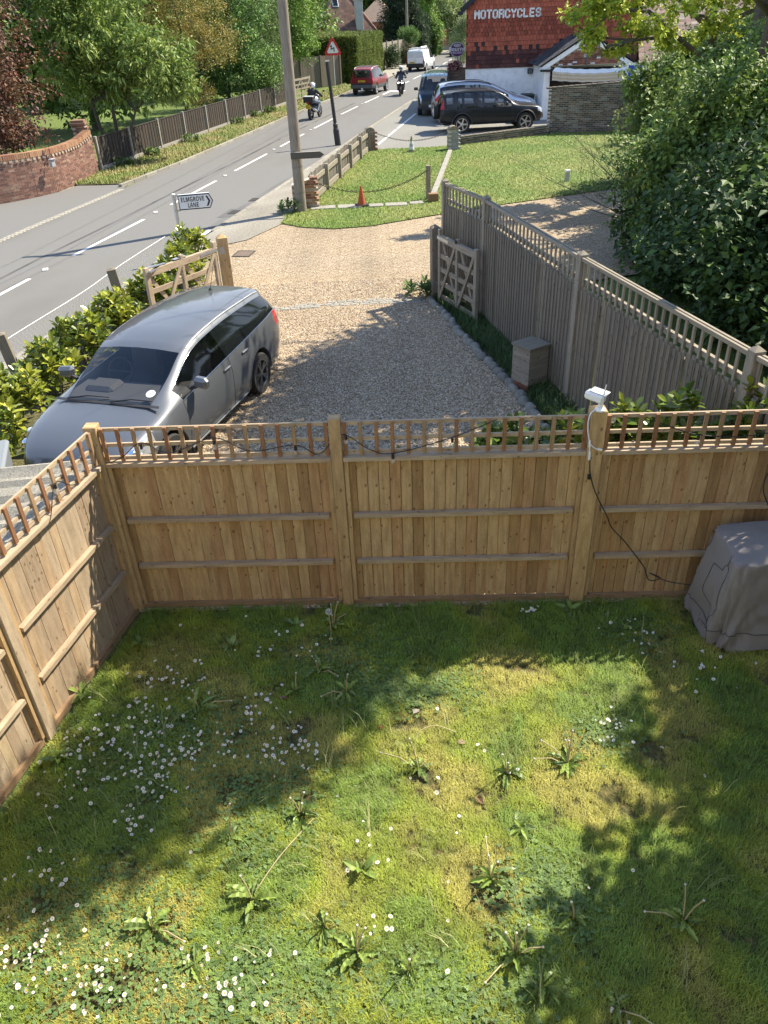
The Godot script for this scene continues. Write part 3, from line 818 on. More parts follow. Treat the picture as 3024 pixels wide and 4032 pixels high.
		for i in 4:
			var b := MB.new(); b.col = C(0.95, 0.93, 0.88) * rf(0.85, 1.1); b.bbox(Vector3.ZERO, V(0.9, 0.16, 0.13), 0.012)
			stones.append(b.mesh())
		for s in along(q[2], 0.915):
			put("kerb_stone", stones[R.randi() % 4], M.concrete, kb, Transform3D(yaw(heading(s[1].x, s[1].y)), V(s[0].x, q[3] - 0.08, s[0].y)))
	# setts across the apron and across the drive
	var cob := []
	for i in 6:
		var b := MB.new(); b.col = C(1.35, 1.28, 1.15) * rf(0.75, 1.15); b.bbox(Vector3.ZERO, V(0.19 * rf(0.9, 1.05), 0.08, 0.095), 0.014)
		cob.append(b.mesh())
	var st := thing("sett_strip", "double row of pale granite setts along the apron edge across the road", "")
	st.set_meta("kind", "structure"); st.remove_meta("category")
	for s in along([Vector2(-8.72, -29.1), Vector2(-9.95, -23.7), Vector2(-11.3, -17.0)], 0.205):
		for r in 2:
			var sd: Vector2 = Vector2(-s[1].y, s[1].x) * (0.11 * r)
			put("sett", cob[R.randi() % 6], M.concrete, st, Transform3D(yaw(heading(s[1].x, s[1].y) + rf(-.06, .06)), V(s[0].x + sd.x, -0.02 + rf(0, 0.006), s[0].y + sd.y)))
	var s2 := thing("sett_strip", "rows of pale stone setts set across the gravel between the two gates", "")
	s2.set_meta("kind", "structure"); s2.remove_meta("category")
	for r in 3:
		for s in along([Vector2(-2.6 + r * 0.07, -15.12 - r * 0.11), Vector2(-0.4, -15.35 - r * 0.105), Vector2(1.05, -15.3 - r * 0.105)], 0.2):
			if R.randf() < (0.12 if r < 2 else 0.4): continue
			put("sett", cob[R.randi() % 6], M.concrete, s2, Transform3D(yaw(heading(s[1].x, s[1].y) + rf(-.1, .1)), V(s[0].x, -0.014 + rf(0, 0.01), s[0].y)))
	var es := thing("edging_stones", "row of lumpy grey edging stones between the gravel and the shaded grass", "edging")
	var lump := []
	for i in 5:
		var b := MB.new(); b.col = C(0.85, 0.85, 0.82) * rf(0.75, 1.05); b.ball(Vector3.ZERO, V(0.15 * rf(0.8, 1.1), 0.085, 0.085 * rf(0.8, 1.2)), 9, 6)
		lump.append(b.mesh())
	for s in along([Vector2(1.12, -15.35), Vector2(1.34, -14.5), Vector2(1.56, -13.2), Vector2(1.87, -11.9), Vector2(2.05, -11.1), Vector2(2.35, -9.2), Vector2(2.7, -8.2), Vector2(3.2, -7.3)], 0.23):
		put("stone", lump[R.randi() % 5], M.concrete, es, Transform3D(Basis(V(0, 1, 0), heading(s[1].x, s[1].y) + rf(-.3, .3)) * Basis(V(1, 0, 0), rf(-.3, .3)), V(s[0].x + rf(-.03, .03), 0.03, s[0].y)))
	# covers and studs
	for q in [["drain_grate", "iron gully grate in a patch of new asphalt by the near kerb", V(-4.0, 0.012, -24.55), 0.5, 0.42], ["drain_grate", "dark iron gully grate further up against the near kerb", V(-3.62, 0.012, -26.3), 0.42, 0.4], ["manhole_cover", "rusty chequered inspection cover set in the lane mouth", V(-3.2, 0.022, -19.65), 0.42, 0.5]]:
		var t := thing(q[0], q[1], "drain cover", q[2], -0.2)
		var fr := MB.new(); fr.col = C(0.06, 0.055, 0.05)
		for e in [-1.0, 1.0]:
			fr.box(V(e * q[3] * 0.5, 0, 0), V(0.035, 0.016, q[4] + 0.035)); fr.box(V(0, 0, e * q[4] * 0.5), V(q[3] - 0.035, 0.016, 0.035))
		put("frame", fr, M.plain, t)
		if q[0] == "drain_grate":
			for i in 6:
				var g := MB.new(); g.col = C(0.05, 0.048, 0.045); g.box(V((i - 2.5) * q[3] / 6.5, 0, 0), V(0.035, 0.012, q[4] - 0.04)); put("bar", g, M.plain, t)
			var hole := MB.new(); hole.col = C(0.01, 0.01, 0.01); hole.box(V(0, -0.004, 0), V(q[3] - 0.04, 0.006, q[4] - 0.04)); put("pit", hole, M.plain, t)
		else:
			var g := MB.new(); g.col = C(0.16, 0.12, 0.09); g.box(V(0, -0.003, 0), V(q[3] - 0.04, 0.01, q[4] - 0.04))
			for i in 7:
				for j in 8:
					if (i + j) % 2 == 0: g.box(V((i - 3) * 0.052, 0.003, (j - 3.5) * 0.052), V(0.04, 0.006, 0.02), yaw(0.8))
			put("plate", g, M.plain, t)
	sheet("patch", [Vector2(-4.55, -23.95), Vector2(-3.95, -23.95), Vector2(-3.72, -25.0), Vector2(-4.3, -25.1)], 0.006, M.asphalt, 2.0, func(_x, _z): return C(0.72, 0.73, 0.75))
	sheet("tar_seam", ribbon([Vector2(-9.1, -17), Vector2(-8.5, -20.06), Vector2(-7.6, -24), Vector2(-6.75, -28), Vector2(-5.4, -34.2), Vector2(-3.4, -43.8), Vector2(-0.7, -55.6)], -0.05, 0.05), 0.003, M.asphalt, 1.0, func(x, z): return C(0.6, 0.6, 0.6) * (1.0 + gnz.get_noise_2d(x * 3, z * 3)))
	sheet("trench_patch", ribbon([Vector2(-5.6, -17.5), Vector2(-4.9, -21), Vector2(-3.9, -25.5), Vector2(-2.6, -31)], -0.12, 0.4), 0.003, M.asphalt, 1.0, func(x, z): return C(0.86, 0.86, 0.87) * (1.0 + gnz.get_noise_2d(x * 2, z * 2) * 0.3))
	for i in 7:
		var z: float = [-19.05, -25.08, -31.0, -37.03, -43.12, -49.43, -54.71][i]
		var x: float = [-7.95, -6.62, -5.35, -4.1, -2.83, -1.42, -0.22][i]
		var lab: String = ["nearest cat's eye stud on the centre line, level with the parked car", "cat's eye stud on the centre line beside the lane sign", "cat's eye stud on the centre line just left of the telegraph pole", "cat's eye stud on the centre line just right of the telegraph pole", "cat's eye stud on the centre line beyond the black post", "cat's eye stud on the centre line beside the first motorcyclist", "farthest cat's eye stud on the centre line, before the white arrow"][i]
		var t := thing("road_stud", lab, "road stud", V(x, 0.0, z), 0.25, "cat's eye studs along the centre line")
		var b := MB.new(); b.col = C(0.5, 0.5, 0.48); b.bbox(V(0, 0.012, 0), V(0.13, 0.022, 0.22), 0.008); put("body", b, M.plain, t)
		for e in [-1.0, 1.0]:
			var l := MB.new(); l.col = C(0.75, 0.75, 0.72); l.box(V(0.04 * e, 0.02, 0.0), V(0.035, 0.014, 0.19)); put("reflector", l, M.gloss, t)

# ---------- brickwork ----------
# courses of single bricks along a line; h(i) gives the height at a point (0..1)
func brick_wall(t: Node3D, line: Array, h: Callable, depth: float, tones: Array, limit: int, bl := 0.215, bh := 0.065, face := 1.0, mortar := C(1, 1, 1), skip := 0.0) -> void:
	var total := 0.0
	for i in line.size() - 1: total += line[i].distance_to(line[i + 1])
	var core := MB.new(); core.col = mortar
	var pts := along(line, 0.2)
	pts.append([line[-1], (line[-1] - line[-2]).normalized()])
	for i in pts.size() - 1:
		var a: Vector2 = pts[i][0]; var b: Vector2 = pts[i + 1][0]
		var na := Vector2(-pts[i][1].y, pts[i][1].x) * (depth * 0.5 - 0.008); var nb := Vector2(-pts[i + 1][1].y, pts[i + 1][1].x) * (depth * 0.5 - 0.008)
		var ha: float = h.call(i / float(pts.size() - 1)) - 0.01; var hb: float = h.call((i + 1) / float(pts.size() - 1)) - 0.01
		for s in [-1.0, 1.0]:
			core.quad(V(a.x + na.x * s, -0.05, a.y + na.y * s), V(b.x + nb.x * s, -0.05, b.y + nb.y * s), V(b.x + nb.x * s, hb, b.y + nb.y * s), V(a.x + na.x * s, ha, a.y + na.y * s), V(na.x * s, 0, na.y * s))
		core.quad(V(a.x - na.x, ha, a.y - na.y), V(a.x + na.x, ha, a.y + na.y), V(b.x + nb.x, hb, b.y + nb.y), V(b.x - nb.x, hb, b.y - nb.y), Vector3.UP)
	for e in [0, pts.size() - 1]:
		var a: Vector2 = pts[e][0]; var d: Vector2 = pts[e][1]; var na := Vector2(-d.y, d.x) * (depth * 0.5 - 0.008)
		var ha: float = h.call(0.0 if e == 0 else 1.0) - 0.01
		core.quad(V(a.x - na.x, -0.05, a.y - na.y), V(a.x + na.x, -0.05, a.y + na.y), V(a.x + na.x, ha, a.y + na.y), V(a.x - na.x, ha, a.y - na.y), V(d.x, 0, d.y) * (-1.0 if e == 0 else 1.0))
	put("mortar", core, M.mortar, t)
	var kinds := []
	for i in 10:
		var b := MB.new(); b.col = pal(tones) * rf(0.85, 1.12); b.box(Vector3.ZERO, V(bl, bh, depth)); kinds.append(b.mesh())
	var rest := MB.new()
	var made := 0
	var row := 0
	var y := bh * 0.5 + 0.01
	while y < 6.0:
		var off := 0.0 if row % 2 == 0 else (bl + 0.01) * 0.5
		var any := false
		var k := 0
		while off + k * (bl + 0.01) + bl * 0.5 < total + 0.02:
			var s := off + k * (bl + 0.01) + bl * 0.5
			k += 1
			if y + bh * 0.5 > h.call(s / total) + 0.005: continue
			any = true
			if R.randf() < skip: continue
			var at := Vector2.ZERO; var dir := Vector2.RIGHT; var left := s
			for i in line.size() - 1:
				var d: float = line[i].distance_to(line[i + 1])
				if left <= d or i == line.size() - 2:
					at = line[i] + (line[i + 1] - line[i]) * (left / d); dir = (line[i + 1] - line[i]).normalized(); break
				left -= d
			var bs := yaw(heading(dir.x, dir.y))
			var pos := V(at.x, y, at.y) + bs * V(0, 0, rf(-0.002, 0.004) * face)
			if made < limit: put("brick", kinds[R.randi() % 10], M.brick, t, Transform3D(bs, pos))
			else:
				rest.col = pal(tones) * rf(0.85, 1.12); rest.box(pos, V(bl, bh, depth), bs)
			made += 1
		if not any and y > 0.2: break
		y += bh + 0.01; row += 1
	if not rest.v.is_empty(): put("bricks", rest, M.brick, t).set_meta("kind", "stuff")

func walls() -> void:
	R.seed = 505
	var red := [C(0.24, 0.12, 0.082), C(0.30, 0.155, 0.11), C(0.19, 0.09, 0.066), C(0.27, 0.13, 0.09), C(0.38, 0.23, 0.16)]
	var line := [Vector2(-12.7, -27.35), Vector2(-12.1, -27.9), Vector2(-11.5, -28.6), Vector2(-11.1, -29.4), Vector2(-10.9, -30.3), Vector2(-10.75, -31.5), Vector2(-10.64, -32.7)]
	var t := thing("brick_wall", "curved red brick entrance wall with tiled coping across the road", "wall")
	brick_wall(t, line, func(u): return 1.28 - 0.06 * sin(u * PI) + maxf(u - 0.75, 0) * 0.5, 0.225, red, 299)
	var cope := MB.new()
	for s in along(line, 0.078):
		var u := clampf((s[0].y + 27.35) / -5.35, 0, 1)
		var hh := 1.28 - 0.06 * sin(u * PI) + maxf(u - 0.75, 0) * 0.5
		cope.col = pal([C(0.42, 0.22, 0.12), C(0.48, 0.27, 0.15), C(0.36, 0.17, 0.1)])
		cope.box(V(s[0].x, hh + 0.085, s[0].y), V(0.068, 0.17, 0.26), yaw(heading(s[1].x, s[1].y)))
	put("coping", cope, M.brick, t).set_meta("kind", "stuff")
	var cor := MB.new()
	for s in along(line, 0.21):
		var u := clampf((s[0].y + 27.35) / -5.35, 0, 1)
		var hh := 1.28 - 0.06 * sin(u * PI) + maxf(u - 0.75, 0) * 0.5
		cor.col = pal([C(0.5, 0.36, 0.25), C(0.55, 0.42, 0.3)])
		var n := Vector2(-s[1].y, s[1].x)
		cor.box(V(s[0].x + n.x * 0.125, hh - 0.05, s[0].y + n.y * 0.125), V(0.10, 0.07, 0.05), yaw(heading(s[1].x, s[1].y)))
		cor.box(V(s[0].x - n.x * 0.125, hh - 0.05, s[0].y - n.y * 0.125), V(0.10, 0.07, 0.05), yaw(heading(s[1].x, s[1].y)))
	put("dentils", cor, M.brick, t).set_meta("kind", "stuff")
	var p := thing("brick_pier", "square red brick gate pier behind the right end of the curved wall", "pier", V(-10.95, 0, -32.9), 0.1)
	brick_wall(p, [Vector2(-0.23, 0), Vector2(0.23, 0)], func(_u): return 1.72, 0.46, red, 60)
	var cp := MB.new(); cp.col = C(0.30, 0.17, 0.11); cp.bbox(V(0, 1.77, 0), V(0.56, 0.09, 0.56), 0.01); cp.bbox(V(0, 1.86, 0), V(0.48, 0.09, 0.48), 0.01); put("cap", cp, M.brick, p)
	var p2 := thing("brick_pier", "brick gate pier with a slanting brick panel at the left end of the curved wall", "pier", V(-12.95, 0, -27.1), 0.75)
	brick_wall(p2, [Vector2(-0.3, 0), Vector2(0.3, 0)], func(_u): return 1.2, 0.5, [C(0.13, 0.06, 0.05), C(0.2, 0.08, 0.06)], 70)
	var hb := MB.new()
	for i in 5:
		hb.col = C(0.36, 0.13, 0.09); hb.box(V(-0.12 + 0.06 * (i % 2), 0.2 + i * 0.14, 0.256), V(0.2, 0.065, 0.02), Basis(V(0, 0, 1), 0.78))
		hb.box(V(0.12, 0.2 + i * 0.14, 0.256), V(0.2, 0.065, 0.02), Basis(V(0, 0, 1), -0.78))
	put("slanting_bricks", hb, M.brick, p2)
	var lb := thing("letter_box", "small pale grey box fixed to the curved brick wall", "letter box", V(-11.0, 0.85, -29.05), heading(0.35, -0.9))
	var q := MB.new(); q.col = C(0.3, 0.31, 0.32); q.bbox(V(0, 0.13, 0.15), V(0.18, 0.24, 0.1), 0.01); put("box", q, M.plain, lb)
	var fl := MB.new(); fl.col = C(0.4, 0.41, 0.42); fl.box(V(0, 0.26, 0.17), V(0.2, 0.015, 0.15)); put("lid", fl, M.plain, lb)
	# old walls round the right-hand lawn
	var old := [C(0.20, 0.15, 0.115), C(0.14, 0.115, 0.095), C(0.24, 0.16, 0.115), C(0.27, 0.24, 0.20), C(0.10, 0.085, 0.07)]
	var lw := thing("low_wall", "low mossy brick wall along the back of the right-hand lawn", "wall")
	brick_wall(lw, [Vector2(3.75, -35.6), Vector2(8.0, -37.75)], func(_u): return 0.33, 0.24, old, 110)
	var lc := MB.new(); lc.col = C(0.55, 0.50, 0.44)
	for s in along([Vector2(3.78, -35.62), Vector2(8.0, -37.73)], 0.24): lc.bbox(V(s[0].x, 0.36, s[0].y), V(0.23, 0.06 + rf(0, .015), 0.26), 0.015, yaw(heading(s[1].x, s[1].y)))
	put("coping", lc, M.concrete, lw).set_meta("kind", "stuff")
	var tw := thing("garden_wall", "tall stained old brick wall in front of the covered lean-to", "wall")
	brick_wall(tw, [Vector2(8.06, -38.1), Vector2(11.8, -37.5), Vector2(16, -36.4)], func(u): return 1.8 + u * 0.35, 0.24, old, 299)
	var tc := MB.new(); tc.col = C(0.42, 0.38, 0.34)
	for s in along([Vector2(8.06, -38.1), Vector2(11.8, -37.5), Vector2(16, -36.4)], 0.24):
		tc.bbox(V(s[0].x, 1.84 + (s[0].x - 8.6) / 7.4 * 0.35, s[0].y), V(0.235, 0.07, 0.27), 0.015, yaw(heading(s[1].x, s[1].y)))
	put("coping", tc, M.concrete, tw).set_meta("kind", "stuff")
	for q2 in [["stone_pillar", "brick pillar with rounded top at the far end of the picket fence", V(0.12, 0, -35.3), [C(0.22, 0.16, 0.12), C(0.30, 0.21, 0.15), C(0.26, 0.14, 0.09)]], ["stone_pillar", "lichen-grey brick pillar at the corner of the low wall", V(3.5, 0, -34.55), [C(0.30, 0.28, 0.25), C(0.22, 0.2, 0.17), C(0.36, 0.33, 0.29)]]]:
		var s := thing(q2[0], q2[1], "pillar", q2[2], 0.1)
		brick_wall(s, [Vector2(-0.2, 0), Vector2(0.2, 0)], func(_u): return 0.78, 0.4, q2[3], 40, 0.19)
		var c := MB.new(); c.col = C(0.75, 0.66, 0.55)
		var arc := PackedVector2Array()
		for i in 9: arc.append(Vector2(0.2 * cos(PI * i / 8.0), 0.16 * sin(PI * i / 8.0)))
		c.prism(arc, -0.2, 0.2, Transform3D(Basis.IDENTITY, V(0, 0.77, 0)))
		put("cap", c, M.concrete, s)
	var st := thing("brick_stub", "broken orange brick pier stump right behind the telegraph pole", "pier", V(-1.98, 0, -24.62), 0.05)
	brick_wall(st, [Vector2(-0.33, 0), Vector2(0.33, 0)], func(u): return 0.72 + 0.22 * u, 0.34, [C(0.42, 0.19, 0.09), C(0.5, 0.27, 0.14), C(0.3, 0.13, 0.08), C(0.5, 0.4, 0.3)], 60)

# ---------- things along the lane and road ----------
func chain(t: Node3D, a: Vector3, b: Vector3, sag: float, tone: Color, r := 0.016) -> void:
	var link := MB.new(); link.col = tone
	for k in 8:
		var p0 := V(0.042 * cos(TAU * k / 8), 0.024 * sin(TAU * k / 8), 0); var p1 := V(0.042 * cos(TAU * (k + 1) / 8), 0.024 * sin(TAU * (k + 1) / 8), 0)
		link.tube([p0, p1], [r * 0.55], 4, false)
	var lm := link.mesh()
	var n := int(a.distance_to(b) * 1.05 / 0.068)
	for i in n:
		var u := float(i) / (n - 1); var u2 := u + 0.01
		var p := a.lerp(b, u) - V(0, sag * 4.0 * u * (1 - u), 0); var q := a.lerp(b, u2) - V(0, sag * 4.0 * u2 * (1 - u2), 0)
		var x := (q - p).normalized(); var z := x.cross(Vector3.UP).normalized()
		var bs := Basis(x, z.cross(x), z) * Basis(V(1, 0, 0), PI / 2 * (i % 2))
		put("link", lm, M.plain, t, Transform3D(bs, p))

func cone(label: String, at: Vector3, h: float, body: Color, bands: Array) -> void:
	var t := thing("traffic_cone", label, "traffic cone", at, 0.2)
	var b := MB.new(); b.col = C(0.02, 0.02, 0.02); b.bbox(V(0, 0.025, 0), V(0.36, 0.05, 0.36), 0.012); put("base", b, M.plain, t)
	var ys := [0.05, 0.2, 0.38, 0.55, 0.72, 0.88, 1.0]
	for i in 6:
		var k := MB.new()
		k.col = bands[i] if i < bands.size() else body
		var y0: float = ys[i] * h if i else 0.05; var y1: float = ys[i + 1] * h
		var r0 := lerpf(0.13, 0.026, y0 / h); var r1 := lerpf(0.13, 0.026, y1 / h)
		k.lathe([Vector2(r0, y0), Vector2(r1, y1)] + ([Vector2(0, y1)] if i == 5 else []), 18)
		put("sleeve" if k.col != body else "cone", k, M.plain, t)

func lettering(called: String, words: String, size: float, bold: bool, col: Color, p: Node, at: Transform3D, depth := 0.003, wide := 1.0) -> void:
	var tm := TextMesh.new()
	var f := SystemFont.new(); f.font_names = PackedStringArray(["Droid Sans"])
	if bold: f.font_weight = 700
	tm.font = f; tm.text = words; tm.font_size = 64; tm.pixel_size = size / 46.0; tm.depth = depth
	var m := mat(col.linear_to_srgb(), 0.6); m.vertex_color_use_as_albedo = false
	put(called, tm, m, p, at * Transform3D(Basis.IDENTITY.scaled(V(wide, 1, 1)), Vector3.ZERO))

func road_furniture() -> void:
	R.seed = 606
	# telegraph pole
	var t := thing("telegraph_pole", "tall weathered wooden telegraph pole at the corner of the lawn", "telegraph pole", V(-2.05, 0, -24.15))
	var b := MB.new(); b.tube([V(0, -0.1, 0), V(0.0, 3, 0), V(0.0, 6, 0), V(0, 8.9, 0)], [0.165, 0.148, 0.13, 0.11], 14); put("pole", b, M.polewood, t)
	beam("cross_arm", t, V(-0.75, 8.55, 0.12), V(0.75, 8.55, 0.12), 0.1, 0.1, M.greywood)
	for x in [-0.65, -0.25, 0.25, 0.65]:
		var i := MB.new(); i.col = C(0.5, 0.5, 0.48); i.lathe([Vector2(0, 0.12), Vector2(0.03, 0.11), Vector2(0.045, 0.04), Vector2(0.02, 0.0), Vector2(0, 0)], 8); put("insulator", i, M.gloss, t, Transform3D(Basis.IDENTITY, V(x, 8.6, 0.12)))
	for y in [0.55, 1.25]:
		var bd := MB.new(); bd.col = C(0.35, 0.35, 0.35); bd.lathe([Vector2(0.168 - y * 0.005, 0), Vector2(0.17 - y * 0.005, 0.02)], 14); put("wire_band", bd, M.steel, t, Transform3D(Basis(V(0, 0, 1), 0.15), V(0, y, 0)))
	var fs := thing("finger_board", "small dark wooden finger board pointing right on the telegraph pole", "sign", V(-1.98, 1.58, -23.97), 0.05)
	var fb := MB.new(); fb.col = C(0.09, 0.08, 0.065); fb.prism(PackedVector2Array([Vector2(-0.22, -0.085), Vector2(0.62, -0.085), Vector2(0.74, 0.0), Vector2(0.62, 0.085), Vector2(-0.22, 0.085)]), -0.02, 0.02); put("board", fb, M.plain, fs)
	var fst := MB.new(); fst.col = C(0.4, 0.38, 0.34); fst.box(V(0.2, 0.088, 0), V(0.84, 0.005, 0.042)); put("top_edge", fst, M.plain, fs)
	# wires between poles
	var wr := thing("overhead_wires", "thin overhead wires running from the telegraph pole up the road", "wires")
	for x in [-0.65, 0.25, 0.65]:
		cable("wire", [V(-2.05 + x, 8.7, -24.03), V(2.6 + x, 7.6, -57), V(7.4 + x, 8.7, -95)], 0.009, M.blackplastic, wr, 4)
		cable("wire", [V(-2.05 + x, 8.7, -24.03), V(-6.5 + x, 8.0, -8), V(-11 + x, 8.6, 8)], 0.009, M.blackplastic, wr, 4)
	# lane name sign
	var sg := thing("street_sign", "white arrow-shaped street name sign on a galvanised post above the laurels", "street sign", V(-4.62, 0, -19.35), 0.20)
	var sp := MB.new(); sp.tube([V(0, 0, 0), V(0, 1.52, 0)], [0.043], 14); put("post", sp, M.steel, sg)
	var cp := MB.new(); cp.col = C(0.6, 0.6, 0.6); cp.lathe([Vector2(0.046, 1.5), Vector2(0.048, 1.53), Vector2(0.03, 1.545), Vector2(0, 1.55)], 14); put("post_cap", cp, M.plain, sg)
	var out := PackedVector2Array([Vector2(0.09, -0.165), Vector2(0.82, -0.165), Vector2(0.90, 0.0), Vector2(0.82, 0.165), Vector2(0.09, 0.165)])
	var inn := PackedVector2Array([Vector2(0.11, -0.143), Vector2(0.808, -0.143), Vector2(0.876, 0.0), Vector2(0.808, 0.143), Vector2(0.11, 0.143)])
	var pb := MB.new(); pb.col = C(0.015, 0.015, 0.016); pb.prism(out, -0.012, 0.012, Transform3D(Basis.IDENTITY, V(0, 1.33, 0)))
	var plate := put("plate", pb, M.gloss, sg)
	var pf := MB.new(); pf.col = C(0.68, 0.71, 0.74); pf.prism(inn, 0.012, 0.015, Transform3D(Basis.IDENTITY, V(0, 1.33, 0)), false); put("face", pf, M.gloss, plate)
	var ch := MB.new(); ch.col = C(0.015, 0.015, 0.016); ch.prism(PackedVector2Array([Vector2(0.735, 0.115), Vector2(0.775, 0.115), Vector2(0.835, 0.0), Vector2(0.775, -0.115), Vector2(0.735, -0.115), Vector2(0.79, 0.0)]), 0.015, 0.018, Transform3D(Basis.IDENTITY, V(0, 1.33, 0)), false); put("chevron", ch, M.plain, plate)
	lettering("word", "ELMGROVE", 0.105, true, C(0.015, 0.015, 0.016), plate, Transform3D(Basis.IDENTITY, V(0.425, 1.39, 0.0165)), 0.003, 0.72)
	lettering("word", "LANE", 0.105, true, C(0.015, 0.015, 0.016), plate, Transform3D(Basis.IDENTITY, V(0.425, 1.262, 0.0165)), 0.003, 0.72)
	for y in [0.168, -0.168]:
		var ch2 := MB.new(); ch2.col = C(0.75, 0.76, 0.77); ch2.box(V(0.44, 1.33 + y, -0.02), V(0.78, 0.02, 0.045)); put("channel", ch2, M.plain, sg)
		var cl := MB.new(); cl.lathe([Vector2(0.05, -0.02), Vector2(0.05, 0.02)], 14, Transform3D(Basis.IDENTITY, V(0, 1.33 + y, 0))); cl.box(V(0.07, 1.33 + y, 0), V(0.07, 0.035, 0.03)); put("clamp", cl, M.steel, sg)
	# bend warning sign and the black post in front of it
	var bp := thing("sign_post", "tall black painted steel post with a thick base beside the road", "post", V(-1.3, 0, -37.5))
	bp.rotation.z = 0.075
	var bb := MB.new(); bb.lathe([Vector2(0.13, 0), Vector2(0.13, 0.62), Vector2(0.1, 0.7), Vector2(0.1, 0.85), Vector2(0.075, 0.88), Vector2(0.072, 3.22), Vector2(0, 3.24)], 14); put("shaft", bb, M.blackplastic, bp)
	var bt := MB.new(); bt.box(V(0.02, 3.25, 0), V(0.17, 0.05, 0.12)); put("bracket", bt, M.steel, bp)
	var ws := thing("warning_sign", "red-bordered triangular double bend warning sign on a grey pole", "road sign", V(-2.32, 0, -69.0), -0.05)
	var wp := MB.new(); wp.tube([V(0, 0, 0), V(0, 2.75, 0)], [0.05], 10); put("pole", wp, M.steel, ws)
	var tri := func(r: float) -> PackedVector2Array:
		var o := PackedVector2Array()
		for i in 3:
			var a := PI / 2 + TAU * i / 3
			for k in [-0.12, 0.12]: o.append(Vector2(cos(a), sin(a)) * r * 0.93 + Vector2(cos(a + signf(k) * PI / 2), sin(a + signf(k) * PI / 2)) * r * 0.12)
		return o
	var at := Transform3D(Basis.IDENTITY, V(0.0, 2.55, 0.07))
	var w1 := MB.new(); w1.col = C(0.55, 0.02, 0.03); w1.prism(tri.call(0.76), -0.012, 0.012, at); var face := put("border", w1, M.gloss, ws)
	var w2 := MB.new(); w2.col = C(0.8, 0.8, 0.8); w2.prism(tri.call(0.50), 0.012, 0.016, at, false); put("panel", w2, M.gloss, face)
	var w3 := MB.new(); w3.col = C(0.012, 0.012, 0.012)
	for q in [[V(-0.11, 0.2, 0), V(-0.11, -0.02, 0)], [V(-0.11, -0.02, 0), V(0.10, 0.1, 0)], [V(0.10, 0.12, 0), V(0.10, -0.17, 0)]]: w3.bar(q[0] + V(0, 2.53, 0.088), q[1] + V(0, 2.53, 0.088), 0.07, 0.004, V(0, 0, 1))
	w3.prism(PackedVector2Array([Vector2(-0.2, 0.16), Vector2(-0.11, 0.30), Vector2(-0.02, 0.16)]), 0.088, 0.092, Transform3D(Basis.IDENTITY, V(0, 2.53, 0)), false)
	put("bend_symbol", w3, M.plain, face)
	# picket fence
	var pk := thing("picket_fence", "weathered picket fence between the pavement and the small front lawn", "fence", V(-1.78, 0, -25.1), heading(1.85, -10.2))
	var len_ := 10.3
	var pm := planks("pickets", V(0.075, 0.8, 0.02), 6, [C(1, 1, 1), C(0.8, 0.78, 0.76), C(1.15, 1.1, 1.0)])
	for i in int(len_ / 0.165):
		put("picket", pm[R.randi() % 6], M.greywood, pk, Transform3D(Basis(V(0, 0, 1), rf(-.03, .03)), V(0.08 + i * 0.165, 0.48 + rf(-.03, .03), -0.06)))
	for i in 6:
		post("post", pk, V(0.02 + i * 2.04, 0, 0.05), 0.12, 0.86, M.greywood, C(1.1, 1.05, 0.98))
	for i in 5:
		beam("rail", pk, V(0.08 + i * 2.04, 0.66, 0.0), V(1.98 + i * 2.04, 0.66, 0.0), 0.13, 0.05, M.greywood, C(1.35, 1.3, 1.2), V(0, 0, 1))
		beam("rail", pk, V(0.08 + i * 2.04, 0.16, 0.0), V(1.98 + i * 2.04, 0.16, 0.0), 0.16, 0.05, M.greywood, C(1.35, 1.3, 1.2), V(0, 0, 1))
	# chains, post, timber end, slabs
	var c1 := thing("chain", "mossy chain slung across the front of the small lawn to a wooden post", "chain")
	chain(c1, V(-1.6, 0.72, -24.75), V(1.76, 0.86, -25.0), 0.42, C(0.10, 0.10, 0.035), 0.02)
	var c2 := thing("chain", "grey chain slung between the two brick pillars over the forecourt entrance", "chain")
	chain(c2, V(0.32, 0.72, -35.3), V(3.3, 0.7, -34.6), 0.32, C(0.16, 0.14, 0.12), 0.018)
	var wpst := thing("wooden_post", "square wooden post holding the mossy chain", "post", V(1.8, 0, -25.05), 0.1)
	post("shaft", wpst, Vector3.ZERO, 0.13, 1.0, M.greywood, C(1.0, 0.9, 0.8))
	var kb := thing("kerb_edging", "narrow concrete edging running up between the two lawns", "edging")
	var ks := MB.new(); ks.col = C(1.1, 1.05, 0.98); ks.bbox(Vector3.ZERO, V(0.9, 0.2, 0.17), 0.01)
	var km := ks.mesh()
	for s in along([Vector2(1.95, -25.2), Vector2(3.38, -34.2)], 0.915): put("kerb_stone", km, M.concrete, kb, Transform3D(yaw(heading(s[1].x, s[1].y)), V(s[0].x, 0.05, s[0].y)))
	var tb := thing("timber_block", "short brown timber block at the near end of the lawn edging", "block", V(1.92, 0, -24.65), 0.12)
	var tk := MB.new(); tk.col = C(0.8, 0.7, 0.6); tk.bbox(V(0, 0.14, 0), V(0.3, 0.28, 0.2), 0.01); put("block", tk, M.wood2, tb)
	cone("faded orange traffic cone standing on the slabs under the mossy chain", V(-0.25, 0.06, -24.42), 0.56, C(0.42, 0.085, 0.03), [])
	cone("dirty traffic cone with a white band under the grey chain", V(1.8, 0.02, -34.4), 0.6, C(0.2, 0.2, 0.07), [C(0.2, 0.2, 0.07), C(0.6, 0.6, 0.58), C(0.35, 0.35, 0.34), C(0.6, 0.6, 0.58)])
	var sl := thing("slab_path", "broken row of pale stone slabs set in the edge of the lawn", "paving")
